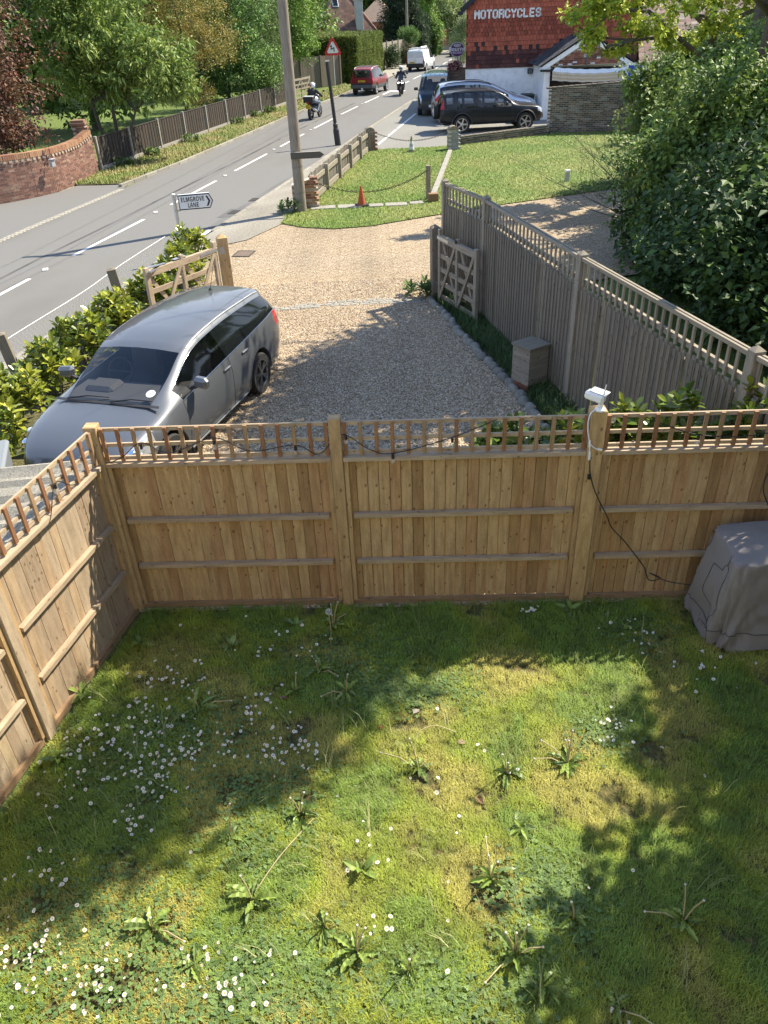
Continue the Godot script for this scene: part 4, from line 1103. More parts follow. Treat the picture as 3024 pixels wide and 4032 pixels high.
	for q in [[-1.42, -24.42, 0.75, 0.42], [-0.62, -24.42, 0.72, 0.46], [0.18, -24.4, 0.42, 0.36], [0.78, -24.4, 0.66, 0.4], [1.4, -24.5, 0.42, 0.34]]:
		var s := MB.new(); s.col = C(1.35, 1.32, 1.25) * rf(0.9, 1.05); s.bbox(V(q[0], 0.045, q[1]), V(q[2], 0.07, q[3]), 0.012, yaw(rf(-.08, .08))); put("slab", s, M.concrete, sl)
	var sm := thing("marker_stub", "short white-topped marker stub standing in the right-hand lawn", "post", V(6.45, 0, -26.75))
	var ss := MB.new(); ss.col = C(0.45, 0.42, 0.36); ss.bbox(V(0, 0.17, 0), V(0.15, 0.34, 0.1), 0.01); put("stub", ss, M.plain, sm)
	var st := MB.new(); st.col = C(0.75, 0.75, 0.74); st.bbox(V(0, 0.37, 0), V(0.16, 0.07, 0.11), 0.01); put("top", st, M.plain, sm)
	# wire fence and its posts by the laurels
	var wf := thing("wire_fence", "sagging chain-link wire strung between old posts along the road edge", "fence")
	var top := [V(-4.75, 0.8, -18.4), V(-5.2, 0.76, -16.4), V(-5.5, 0.74, -14.5), V(-5.9, 0.8, -12.0), V(-6.5, 0.76, -9.0)]
	cable("top_wire", top, 0.007, M.white, wf, 4)
	var mesh_ := MB.new(); mesh_.col = C(0.42, 0.42, 0.4)
	for i in top.size() - 1:
		var n := int(top[i].distance_to(top[i + 1]) / 0.12)
		for k in n:
			var p: Vector3 = top[i].lerp(top[i + 1], float(k) / n)
			var q: Vector3 = top[i].lerp(top[i + 1], float(k + 5) / n)
			mesh_.tube([p, V(q.x, 0.08, q.z)], [0.0022], 3, false)
			mesh_.tube([V(p.x, 0.08, p.z), q], [0.0022], 3, false)
	put("wire_mesh", mesh_, M.plain, wf).set_meta("kind", "stuff")
	for q in [[V(-5.62, 0, -11.45), 1.08, 0.15, "leaning split grey fence post among the laurels at the left edge"], [V(-4.82, 0, -14.75), 1.1, 0.17, "squat dark old fence post between the laurels and the open gate"]]:
		var o := thing("fence_post", q[3], "post", q[0], 0.3)
		post("shaft", o, Vector3.ZERO, q[2], q[1], M.greywood, C(0.75, 0.72, 0.68), 0.03, Basis(V(0, 0, 1), 0.10))
	# timber box on bricks
	var bx := thing("wooden_box", "weathered square wooden box on a brick plinth beside the grey fence", "box", V(2.31, 0.05, -10.92), 0.55)
	var pl := MB.new(); pl.col = C(0.33, 0.12, 0.08); pl.box(V(0, 0.04, 0), V(0.32, 0.12, 0.32)); put("plinth", pl, M.brick, bx)
	for i in 3:
		for s in 4:
			var bs := yaw(PI / 2 * s)
			var k := MB.new(); k.uo = Vector2(rf(0, 1), rf(0, 2)); k.col = C(1.5, 1.48, 1.45) * rf(0.85, 1.1)
			k.box(bs * V(0, 0.2 + i * 0.185, 0.18), V(0.372, 0.18, 0.02), bs)
			put("board", k, M.greywood, bx)
	var ld := MB.new(); ld.col = C(0.75, 0.74, 0.72); ld.bbox(V(0, 0.68, 0), V(0.42, 0.045, 0.42), 0.006); put("lid", ld, M.greywood, bx)

func far_fences() -> void:
	R.seed = 707
	var a := Vector2(-10.5, -33.0); var e := Vector2(-5.0, -56.6)
	var t := thing("road_fence", "dark brown closeboard fence with pale concrete posts along the far verge", "fence", V(a.x, 0.06, a.y), heading(e.x - a.x, e.y - a.y))
	var len_ := a.distance_to(e); var n := 9; var w := len_ / n
	var panel := []
	for v in 3:
		var b := MB.new()
		var nb := 20
		for i in nb:
			b.col = pal([C(0.6, 0.6, 0.6), C(0.75, 0.7, 0.64), C(0.45, 0.44, 0.43), C(1.0, 0.85, 0.72)]) * rf(0.85, 1.1)
			b.uo = Vector2(rf(0, .5), rf(0, 2))
			b.box(V((i + 0.5) * (w - 0.12) / nb + 0.06, 0.67, 0.01 * (i % 2)), V((w - 0.12) / nb + 0.012, 1.02, 0.014), yaw(0.08))
		panel.append(b.mesh())
	for i in n:
		put("panel", panel[R.randi() % 3], M.darkwood, t, Transform3D(Basis.IDENTITY, V(w * i, 0, 0)))
		var g := MB.new(); g.col = C(1.15, 1.12, 1.05); g.bbox(V(w * i + w * 0.5, 0.07, 0.01), V(w - 0.12, 0.17, 0.05), 0.006); put("gravel_board", g, M.concrete, t)
		beam("capping", t, V(w * i + 0.06, 1.19, 0.0), V(w * i + w - 0.06, 1.19, 0.0), 0.025, 0.06, M.darkwood, C(1.8, 1.7, 1.6), V(0, 0, 1))
	for i in n + 1:
		var k := MB.new(); k.col = C(1.9, 1.85, 1.75); k.bbox(V(w * i, 0.6, 0.01), V(0.11, 1.28, 0.11), 0.01); put("post", k, M.concrete, t)
	var gt := thing("field_gate", "weathered five-barred field gate at the far end of the dark fence", "gate", V(-4.75, 0.05, -57.2), heading(1.0, -2.6))
	gate_leaf(gt, 2.9, 1.3, C(1.25, 1.1, 0.95), M.greywood)
	var gs := thing("wooden_fence", "tall grey board fence in the shade beside the big clipped hedge", "fence", V(-6.4, 0.0, -66.5), heading(4.6, -4.0))
	for i in 16:
		var k := MB.new(); k.uo = Vector2(rf(0, 1), rf(0, 2)); k.col = C(0.62, 0.6, 0.58) * rf(0.8, 1.15); k.box(V(0.19 + i * 0.38, 1.05, 0), V(0.37, 2.1 + rf(-.03, .03), 0.03)); put("board", k, M.greywood, gs)
	for i in 4: post("post", gs, V(0.1 + i * 1.95, 0, 0.06), 0.13, 2.15, M.greywood, C(0.7, 0.66, 0.62))
	# beyond the hedge
	var p := thing("panel_fence", "pale grey board fence with posts beyond the big hedge", "fence", V(1.6, 0, -85.5), heading(4.6, -14.0))
	for i in 22:
		var k := MB.new(); k.uo = Vector2(rf(0, 1), rf(0, 2)); k.col = C(1.9, 1.85, 1.78) * rf(0.85, 1.1); k.box(V(0.35 + i * 0.66, 1.15, 0), V(0.64, 2.2, 0.04)); put("board", k, M.greywood, p)
	for i in 8:
		var k := MB.new(); k.col = C(0.8, 0.78, 0.74); k.bbox(V(i * 2.08, 1.15, 0.05), V(0.12, 2.4, 0.12), 0.01); put("post", k, M.concrete, p)
	var bf := thing("panel_fence", "reddish brown board fence with pale posts where the road bends away", "fence", V(9.3, 0, -115.5), heading(3.2, -8.0))
	for i in 6:
		var k := MB.new(); k.uo = Vector2(rf(0, 1), rf(0, 2)); k.col = C(0.62, 0.45, 0.4); k.box(V(0.72 + i * 1.45, 1.45, 0), V(1.38, 1.9, 0.04)); put("panel", k, M.wood, bf)
		var g := MB.new(); g.col = C(1.2, 1.0, 0.8); g.box(V(0.72 + i * 1.45, 0.24, 0.01), V(1.38, 0.5, 0.05)); put("gravel_board", g, M.concrete, bf)
	for i in 7:
		var k := MB.new(); k.col = C(1.3, 1.15, 1.0); k.bbox(V(i * 1.45, 1.25, 0.03), V(0.13, 2.6, 0.12), 0.01); put("post", k, M.concrete, bf)
	for q in [[V(4.75, 0, -96), 9.0, "slim wooden pole standing against the dark conifer", 0.0], [V(10.2, 0, -90), 9.5, "grey wooden pole rising behind the corner of the tile-hung building", 0.0]]:
		var o := thing("telegraph_pole", q[2], "telegraph pole", q[0])
		var b := MB.new(); b.tube([V(0, 0, 0), V(0, q[1], 0)], [0.17, 0.12], 10); put("pole", b, M.polewood, o)

# ---------- buildings ----------
# courses of lapped roof tiles on a slope: origin at the eaves, ex along the eaves, es up the slope
func tile_slope(b: MB, o: Vector3, ex: Vector3, es: Vector3, w0: Callable, w1: Callable, len_: float, course: float, tw: float, tones: Array) -> void:
	var nn := ex.cross(es).normalized()
	if nn.y < 0: nn = -nn
	var rows := int(len_ / course)
	for r in rows:
		var s := r * course
		var a: float = w0.call(s / len_); var e: float = w1.call(s / len_)
		var n := maxi(1, int((e - a) / tw))
		var st := (e - a) / n
		for i in n:
			b.col = pal(tones) * rf(0.8, 1.15)
			var x := a + st * (i + 0.5) + (0.0 if r % 2 == 0 else st * 0.3) * 0.2
			var c := o + ex * x + es * (s + course * 0.55) + nn * rf(0.012, 0.03)
			var bs := Basis(ex, nn, ex.cross(nn)) * Basis(V(1, 0, 0), rf(0.02, 0.05) * (1.0 if ex.cross(nn).dot(es) < 0 else -1.0))
			b.box(c, V(st * 0.97, 0.022, course * 1.15), bs)

func shop() -> void:
	R.seed = 808
	var t := thing("tile_hung_building", "red tile-hung gable building with white MOTORCYCLES lettering and a white base", "building")
	var x0 := 5.33; var x1 := 14.1; var z := -46.5; var xm := 9.7; var he := 4.85; var hr := 8.4
	var wl := MB.new()
	wl.box(V((x0 + x1) * 0.5, 1.09, z - 5.5), V(x1 - x0 - 0.02, 2.18, 11.0))
	wl.box(V(x0 + 8.4 - 5.33 + 0.45, 2.24, z - 0.006), V(0.16, 0.22, 0.03))
	put("base_wall", wl, M.plaster, t)
	var up := MB.new(); up.col = C(0.10, 0.035, 0.025)
	up.box(V((x0 + x1) * 0.5, (2.18 + he) * 0.5, z - 5.53), V(x1 - x0 - 0.04, he - 2.18, 10.9))
	up.prism(PackedVector2Array([Vector2(x0 + 0.02, he), Vector2(x1 - 0.02, he), Vector2(xm, hr - 0.1)]), z - 10.9, z - 0.08)
	put("upper_wall", up, M.plain, t)
	# hung tiles
	var hung := part("tile_hanging", t)
	var sq := []; var sc := []; var dk := []
	for i in 5:
		for q in [[sq, C(0.40, 0.10, 0.055), false], [sc, C(0.37, 0.09, 0.05), true], [dk, C(0.115, 0.042, 0.034), false]]:
			var b := MB.new(); b.col = q[1] * rf(0.72, 1.25)
			if q[2]:
				var pg := PackedVector2Array([Vector2(-0.083, 0.12), Vector2(0.083, 0.12), Vector2(0.083, -0.02)])
				for k in range(1, 6): pg.append(Vector2(0.086 * cos(PI * k / 6.0), -0.02 - 0.09 * sin(PI * k / 6.0)))
				pg.append(Vector2(-0.086, -0.02))
				b.prism(pg, -0.014, 0.014)
			else: b.box(Vector3.ZERO, V(0.168, 0.24, 0.028))
			q[0].append(b.mesh())
	var black := MB.new(); black.col = C(0.05, 0.035, 0.035); black.box(Vector3.ZERO, V(0.174, 0.24, 0.016)); var blackm := black.mesh()
	var rest := MB.new()
	var made := 0
	for r in range(0, 29):
		var y := 2.17 + 0.2 * r + 0.11
		var half := 99.0
		if y > he: half = (hr - y) / (hr - he) * (x1 - x0) * 0.5
		var n := int((x1 - x0) / 0.18)
		for i in n:
			var x := x0 + 0.09 + i * 0.18 + (0.09 if r % 2 == 1 else 0.0)
			if x > x1 - 0.05 or absf(x - xm) > half - 0.08: continue
			var m: Mesh
			var u := R.randf()
			if r <= 3: m = dk[R.randi() % 5] if u < (0.97 if r < 3 else 0.85) else sq[R.randi() % 5]
			elif r <= 6: m = sq[R.randi() % 5] if u < (0.8 if r == 4 else 0.93) else blackm
			elif r <= 10: m = sc[R.randi() % 5]
			else: m = sq[R.randi() % 5]
			var xf := Transform3D(Basis(V(1, 0, 0), -0.13) * Basis(V(0, 0, 1), rf(-0.012, 0.012)), V(x, y, z + 0.02 + rf(0, 0.008)))
			if made < 299 and r >= 3 and r <= 12 and (i < 30):
				put("tile", m, M.brick, hung, xf); made += 1
			else:
				var arr := m.surface_get_arrays(0)
				for k in arr[0].size():
					rest.v.append(xf * arr[0][k]); rest.n.append(xf.basis * arr[1][k]); rest.u.append(arr[4][k]); rest.c.append(arr[3][k])
	put("tiles", rest, M.brick, hung).set_meta("kind", "stuff")
	# lettering in thick white strokes with clipped corners
	var glyph := {
		"M": [[0, 0, 0, 6], [0, 6, 2, 2.6], [2, 2.6, 4, 6], [4, 6, 4, 0]], "O": [[0, 1, 0, 5], [0, 5, 1, 6], [1, 6, 3, 6], [3, 6, 4, 5], [4, 5, 4, 1], [4, 1, 3, 0], [3, 0, 1, 0], [1, 0, 0, 1]],
		"T": [[0, 6, 4, 6], [2, 6, 2, 0]], "R": [[0, 0, 0, 6], [0, 6, 3.3, 6], [3.3, 6, 4, 5.2], [4, 5.2, 4, 3.8], [4, 3.8, 3.3, 3], [3.3, 3, 0, 3], [3.3, 3, 4, 2.2], [4, 2.2, 4, 0]],
		"C": [[4, 4.6, 3, 6], [3, 6, 1, 6], [1, 6, 0, 5], [0, 5, 0, 1], [0, 1, 1, 0], [1, 0, 3, 0], [3, 0, 4, 1.4]], "Y": [[0, 6, 2, 3], [4, 6, 2, 3], [2, 3, 2, 0]],
		"L": [[0, 6, 0, 0], [0, 0, 3.6, 0]], "E": [[0, 0, 0, 6], [0, 6, 3.6, 6], [0, 3, 3, 3], [0, 0, 3.6, 0]],
		"S": [[4, 5, 3, 6], [3, 6, 1, 6], [1, 6, 0, 5], [0, 5, 0, 3.9], [0, 3.9, 1, 3], [1, 3, 3, 3], [3, 3, 4, 2.1], [4, 2.1, 4, 1], [4, 1, 3, 0], [3, 0, 1, 0], [1, 0, 0, 1]]}
	var gx := 5.78
	for ch in "MOTORCYCLES":
		var b := MB.new(); b.col = C(0.72, 0.72, 0.70)
		for s in glyph[ch]:
			var a := V(s[0] * 0.05, s[1] * 0.053, 0); var e := V(s[2] * 0.05, s[3] * 0.053, 0)
			var d := (e - a).normalized() * 0.032
			b.bar(a - d, e + d, 0.078, 0.012, V(0, 0, 1))
		put("letter", b, M.plain, t, Transform3D(Basis.IDENTITY, V(gx, 4.39, z + 0.068)))
		gx += 0.307
	# roof and bargeboards
	var rt := [C(0.23, 0.13, 0.10), C(0.28, 0.16, 0.12), C(0.2, 0.13, 0.11)]
	var sl := Vector2(xm - x0, hr - he).length()
	for s in [-1.0, 1.0]:
		var b := MB.new()
		var o := V(x0 - 0.25 if s < 0 else x1 + 0.25, he - 0.14, z + 0.2)
		var es := V(-s * (xm - x0), hr - he, 0).normalized()
		tile_slope(b, o, V(0, 0, -1), es, func(_u): return 0.0, func(_u): return 11.0, sl + 0.3, 0.3, 0.6, rt)
		put("roof_slope", b, M.brick, t).set_meta("kind", "stuff")
		var bb := MB.new(); bb.col = C(0.02, 0.022, 0.026); bb.bar(o + V(0, 0.02, 0.02), V(xm, hr + 0.1, z + 0.22), 0.05, 0.24, V(0, 0, 1).cross(es)); put("bargeboard", bb, M.plain, t)
		var ft := MB.new(); ft.col = C(0.02, 0.022, 0.026); ft.box(o + V(0.05 * s, -0.06, -0.02), V(0.3, 0.16, 0.16)); put("eaves_end", ft, M.plain, t)
	# wing with a tiled roof facing the lane
	var w := thing("tiled_wing", "long pinkish-brown tiled roof wing behind the trees beside the red gable", "building")
	var wb := MB.new(); wb.box(V(20.3, 1.1, -51), V(12.2, 2.2, 9.0)); put("wall", wb, M.plaster, w)
	var rb := MB.new()
	tile_slope(rb, V(14.16, 2.16, -46.2), V(1, 0, 0), V(0, 6.0, -7.2).normalized(), func(_u): return 0.0, func(_u): return 12.4, 9.3, 0.17, 0.3, [C(0.36, 0.22, 0.17), C(0.42, 0.28, 0.2), C(0.30, 0.2, 0.16), C(0.46, 0.36, 0.28)])
	put("roof_slope", rb, M.brick, w).set_meta("kind", "stuff")
	var rk := MB.new(); rk.col = C(0.2, 0.13, 0.1); rk.prism(PackedVector2Array([Vector2(-46.25, 2.1), Vector2(-53.4, 8.06), Vector2(-58, 4.0), Vector2(-58, 2.1)]), 14.2, 26.4, Transform3D(Basis(V(0, 0, 1), V(0, 1, 0), V(-1, 0, 0)), V(40.6, 0, 0)))
	put("roof_core", rk, M.plain, w, Transform3D(Basis.IDENTITY, Vector3.ZERO))
	# lean-to with its own little gable
	var l := thing("lean_to", "small gabled lean-to with patchy brick infill and white bargeboards", "lean-to")
	var lz := -43.0; var lx0 := 8.78; var lx1 := 13.0; var la := 10.89; var le := 2.3; var lr := 3.5
	var ls := MB.new()
	ls.box(V(lx0 + 0.16, 1.15, lz - 0.15), V(0.3, 2.3, 0.3)); ls.box(V(lx0 + 0.1, 1.15, lz - 1.9), V(0.12, 2.3, 3.2)); ls.box(V(lx1 - 0.12, 1.15, lz - 0.15), V(0.24, 2.3, 0.3))
	put("white_wall", ls, M.plaster, l)
	var core := MB.new(); core.col = C(0.75, 0.72, 0.68); core.prism(PackedVector2Array([Vector2(lx0 + 0.2, le), Vector2(lx1 - 0.2, le), Vector2(la, lr - 0.12)]), lz - 0.2, lz - 0.1); put("gable_mortar", core, M.mortar, l)
	for r in 16:
		var y := le + 0.05 + r * 0.075
		var half := (lr - 0.16 - y) / (lr - le) * (lx1 - lx0) * 0.5 - 0.12
		var k := -half + (0.11 if r % 2 else 0.0)
		while k < half - 0.1:
			var b := MB.new(); b.col = C(0.75, 0.76, 0.78) if R.randf() < 0.13 else pal([C(0.33, 0.12, 0.08), C(0.25, 0.09, 0.06), C(0.4, 0.17, 0.11), C(0.15, 0.07, 0.055)])
			b.box(V(la + k + 0.105, y + 0.03, lz - 0.1), V(0.21, 0.062, 0.05)); put("brick", b, M.brick, l)
			k += 0.222
	var pp := MB.new(); pp.col = C(0.10, 0.10, 0.10); pp.tube([V(la - 0.05, le, lz - 0.02), V(la - 0.02, le + 0.75, lz - 0.02)], [0.05], 8); put("vent_pipe", pp, M.plain, l)
	for s in [-1.0, 1.0]:
		var ex := lx0 - 0.15 if s < 0 else lx1 + 0.15
		var e := V(ex, le - 0.1, lz + 0.02); var a := V(la, lr, lz + 0.02)
		var bb := MB.new(); bb.col = C(0.76, 0.77, 0.78); bb.bar(e, a + V(0, -0.02, 0), 0.2, 0.04, V(0, 0, 1)); put("bargeboard", bb, M.plain, l)
		var es := (a - e).normalized()
		var rb2 := MB.new()
		tile_slope(rb2, e + V(-0.06 * s * -1, 0.13, 0.08), V(0, 0, -1), es, func(_u): return 0.0, func(_u): return 3.5, (a - e).length(), 0.22, 0.28, [C(0.05, 0.052, 0.06), C(0.08, 0.08, 0.085), C(0.04, 0.04, 0.045)])
		put("roof_slope", rb2, M.brick, l).set_meta("kind", "stuff")
		var rc := MB.new(); rc.col = C(0.3, 0.28, 0.26); var d := V(es.y * -s, es.x * s, 0) * 1.0
		rc.quad(e + V(0, 0.11, 0.05), a + V(0, 0.11, 0.05), a + V(0, 0.11, -3.4), e + V(0, 0.11, -3.4), Vector3.UP); put("roof_deck", rc, M.plain, l)
	var gut := MB.new(); gut.col = C(0.02, 0.02, 0.022); gut.tube([V(lx0 - 0.2, le - 0.13, lz + 0.1), V(lx0 + 0.75, le - 0.16, lz + 0.1)], [0.05], 8); put("gutter", gut, M.plain, l)
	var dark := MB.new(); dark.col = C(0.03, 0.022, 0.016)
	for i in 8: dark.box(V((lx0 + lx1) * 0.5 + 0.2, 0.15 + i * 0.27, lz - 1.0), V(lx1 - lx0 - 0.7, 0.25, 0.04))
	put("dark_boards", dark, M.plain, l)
	var aw := thing("rolled_awning", "sagging cream rolled awning with a white strip under the lean-to gable", "awning")
	var ab := MB.new(); ab.col = C(0.50, 0.43, 0.33)
	var prof := []
	for i in 31:
		var u := i / 30.0
		var x := lerpf(9.15, 12.65, u)
		prof.append([x, 2.12 - u * 0.12 - 0.08 * sin(u * PI) + 0.012 * sin(u * 40.0)])
	for i in 30:
		for j in 5:
			var y0: float = prof[i][1] - j * 0.075; var y1: float = prof[i + 1][1] - j * 0.075
			var zz := lz + 0.22 + 0.04 * (j % 2); var z2 := lz + 0.22 + 0.04 * ((j + 1) % 2)
			ab.quad(V(prof[i][0], y0, zz), V(prof[i + 1][0], y1, zz), V(prof[i + 1][0], y1 - 0.075, z2), V(prof[i][0], y0 - 0.075, z2), V(0, 0, 1))
	put("roll", ab, M.plain, aw)
	var wsx := MB.new(); wsx.col = C(0.72, 0.75, 0.78)
	for i in 30: wsx.quad(V(prof[i][0] + 0.15, prof[i][1] + 0.16, lz + 0.1), V(prof[i + 1][0] + 0.15, prof[i + 1][1] + 0.16, lz + 0.1), V(prof[i + 1][0], prof[i + 1][1], lz + 0.23), V(prof[i][0], prof[i][1], lz + 0.23), V(0, 1, 1))
	put("white_sheet", wsx, M.plain, aw)
	var piv := V(x0, 0, z)
	var rot := yaw(heading(1.0, 0.125))
	for o in [t, w]: o.transform = Transform3D(rot, piv - rot * piv)
	# odds and ends on and round it
	var fl := thing("wall_light", "small black floodlight box on the white wall under the red tiles", "light", V(8.66, 1.98, z + 0.44))
	var fb := MB.new(); fb.col = C(0.03, 0.035, 0.04); fb.bbox(V(0, 0, 0.09), V(0.26, 0.24, 0.16), 0.015); put("housing", fb, M.plain, fl)
	var fc := MB.new(); fc.col = C(0.12, 0.13, 0.14); fc.box(V(0, 0.0, 0.173), V(0.2, 0.17, 0.006)); put("lens", fc, M.gloss, fl)
	cable("flex", [V(0.13, -0.05, 0.03), V(0.45, -0.12, 0.01), V(0.7, 0.0, 0.01)], 0.012, M.white, fl)
	wheelie_bin("dark wheelie bin standing between the white wall and the lean-to", V(8.35, 0.01, -44.6), PI, C(0.035, 0.04, 0.035))
	var bs := thing("blue_sign", "blue notice board with a white triangle at the edge of the bushes", "sign", V(13.0, 0.0, -42.2), -0.1)
	var bp := MB.new(); bp.col = C(0.03, 0.09, 0.33); bp.bbox(V(0, 1.85, 0), V(0.62, 0.85, 0.03), 0.005); put("board", bp, M.gloss, bs)
	var bt := MB.new(); bt.col = C(0.78, 0.8, 0.82)
	for q in [[Vector2(-0.2, -0.15), Vector2(0.2, -0.15)], [Vector2(0.2, -0.15), Vector2(0.03, 0.2)], [Vector2(0.03, 0.2), Vector2(-0.2, -0.15)]]: bt.bar(V(q[0].x + 0.05, 1.98 + q[0].y, 0.018), V(q[1].x + 0.05, 1.98 + q[1].y, 0.018), 0.07, 0.006, V(0, 0, 1))
	put("triangle", bt, M.plain, bs)
	for e in [-0.25, 0.25]:
		var lp := MB.new(); lp.col = C(0.2, 0.2, 0.2); lp.box(V(e, 0.72, -0.03), V(0.05, 1.45, 0.03)); put("leg", lp, M.plain, bs)
	var bw := thing("brick_wall", "brown brick garden wall topped by a red-leaved plant behind the van", "wall")
	brick_wall(bw, [Vector2(4.72, -50.2), Vector2(5.9, -50.1)], func(_u): return 2.05, 0.24, [C(0.24, 0.15, 0.095), C(0.3, 0.2, 0.13), C(0.2, 0.12, 0.08)], 160)
	var ss := thing("estate_agent_sign", "oval purple SOLD board standing at the corner of the red gable", "sign", V(5.36, 0.16, -50.9), 0.05)
	var sp := MB.new(); sp.col = C(0.75, 0.74, 0.72); sp.box(V(0.12, 1.2, -0.05), V(0.07, 2.8, 0.05)); put("post", sp, M.plain, ss)
	var ell := func(a: float, b: float) -> PackedVector2Array:
		var o := PackedVector2Array()
		for i in 40: o.append(Vector2(a * cos(TAU * i / 40), b * sin(TAU * i / 40)))
		return o
	var at := Transform3D(Basis.IDENTITY, V(0, 2.72, 0.0))
	var e1 := MB.new(); e1.col = C(0.72, 0.70, 0.74); e1.prism(ell.call(0.42, 0.36), -0.012, 0.0, at); var rim := put("rim", e1, M.gloss, ss)
	var e2 := MB.new(); e2.col = C(0.115, 0.045, 0.14); e2.prism(ell.call(0.395, 0.335), 0.0, 0.004, at, false); put("board", e2, M.gloss, rim)
	var e3 := MB.new(); e3.col = C(0.66, 0.66, 0.69); e3.prism(ell.call(0.21, 0.075), 0.004, 0.007, Transform3D(Basis.IDENTITY, V(0, 2.925, 0)), false); put("banner", e3, M.gloss, rim)
	lettering("word", "SOLD", 0.085, true, C(0.12, 0.1, 0.14), rim, Transform3D(Basis.IDENTITY, V(0, 2.925, 0.009)))
	lettering("word", "Bourne", 0.21, true, C(0.78, 0.78, 0.8), rim, Transform3D(Basis.IDENTITY, V(0, 2.745, 0.006)), 0.003, 0.95)
	lettering("number", "01483 498337", 0.085, true, C(0.62, 0.6, 0.66), rim, Transform3D(Basis.IDENTITY, V(0.0, 2.575, 0.006)))
	var un := MB.new(); un.col = C(0.6, 0.58, 0.64); un.box(V(0, 2.52, 0.006), V(0.5, 0.012, 0.003)); put("rule", un, M.plain, rim)

func wheelie_bin(label: String, at: Vector3, turn: float, tone: Color) -> void:
	var t := thing("wheelie_bin", label, "bin", at, turn)
	var b := MB.new(); b.col = tone
	var f := func(y: float, w: float, d: float) -> Array: return [V(-w, y, -d), V(w, y, -d), V(w, y, d), V(-w, y, d)]
	var lo: Array = f.call(0.06, 0.22, 0.26); var hi: Array = f.call(0.98, 0.29, 0.35)
	for k in 4:
		var k2 := (k + 1) % 4
		b.quad(lo[k], lo[k2], hi[k2], hi[k], (lo[k] + lo[k2]) * V(1, 0, 1))
	b.quad(lo[0], lo[1], lo[2], lo[3], Vector3.DOWN)
	put("body", b, M.plain, t)
	var l := MB.new(); l.col = tone * 1.3; l.bbox(V(0, 1.01, 0.01), V(0.62, 0.07, 0.76), 0.025); put("lid", l, M.plain, t)
	var h := MB.new(); h.col = tone; h.tube([V(-0.24, 0.98, -0.42), V(0.24, 0.98, -0.42)], [0.018], 8); put("handle", h, M.plain, t)
	for s in [-1.0, 1.0]:
		var w := MB.new(); w.col = C(0.02, 0.02, 0.02); w.lathe([Vector2(0, -0.025), Vector2(0.1, -0.025), Vector2(0.1, 0.025), Vector2(0, 0.025)], 12, Transform3D(Basis(V(0, 0, 1), PI / 2), V(0.24 * s, 0.1, -0.26))); put("wheel", w, M.plain, t)

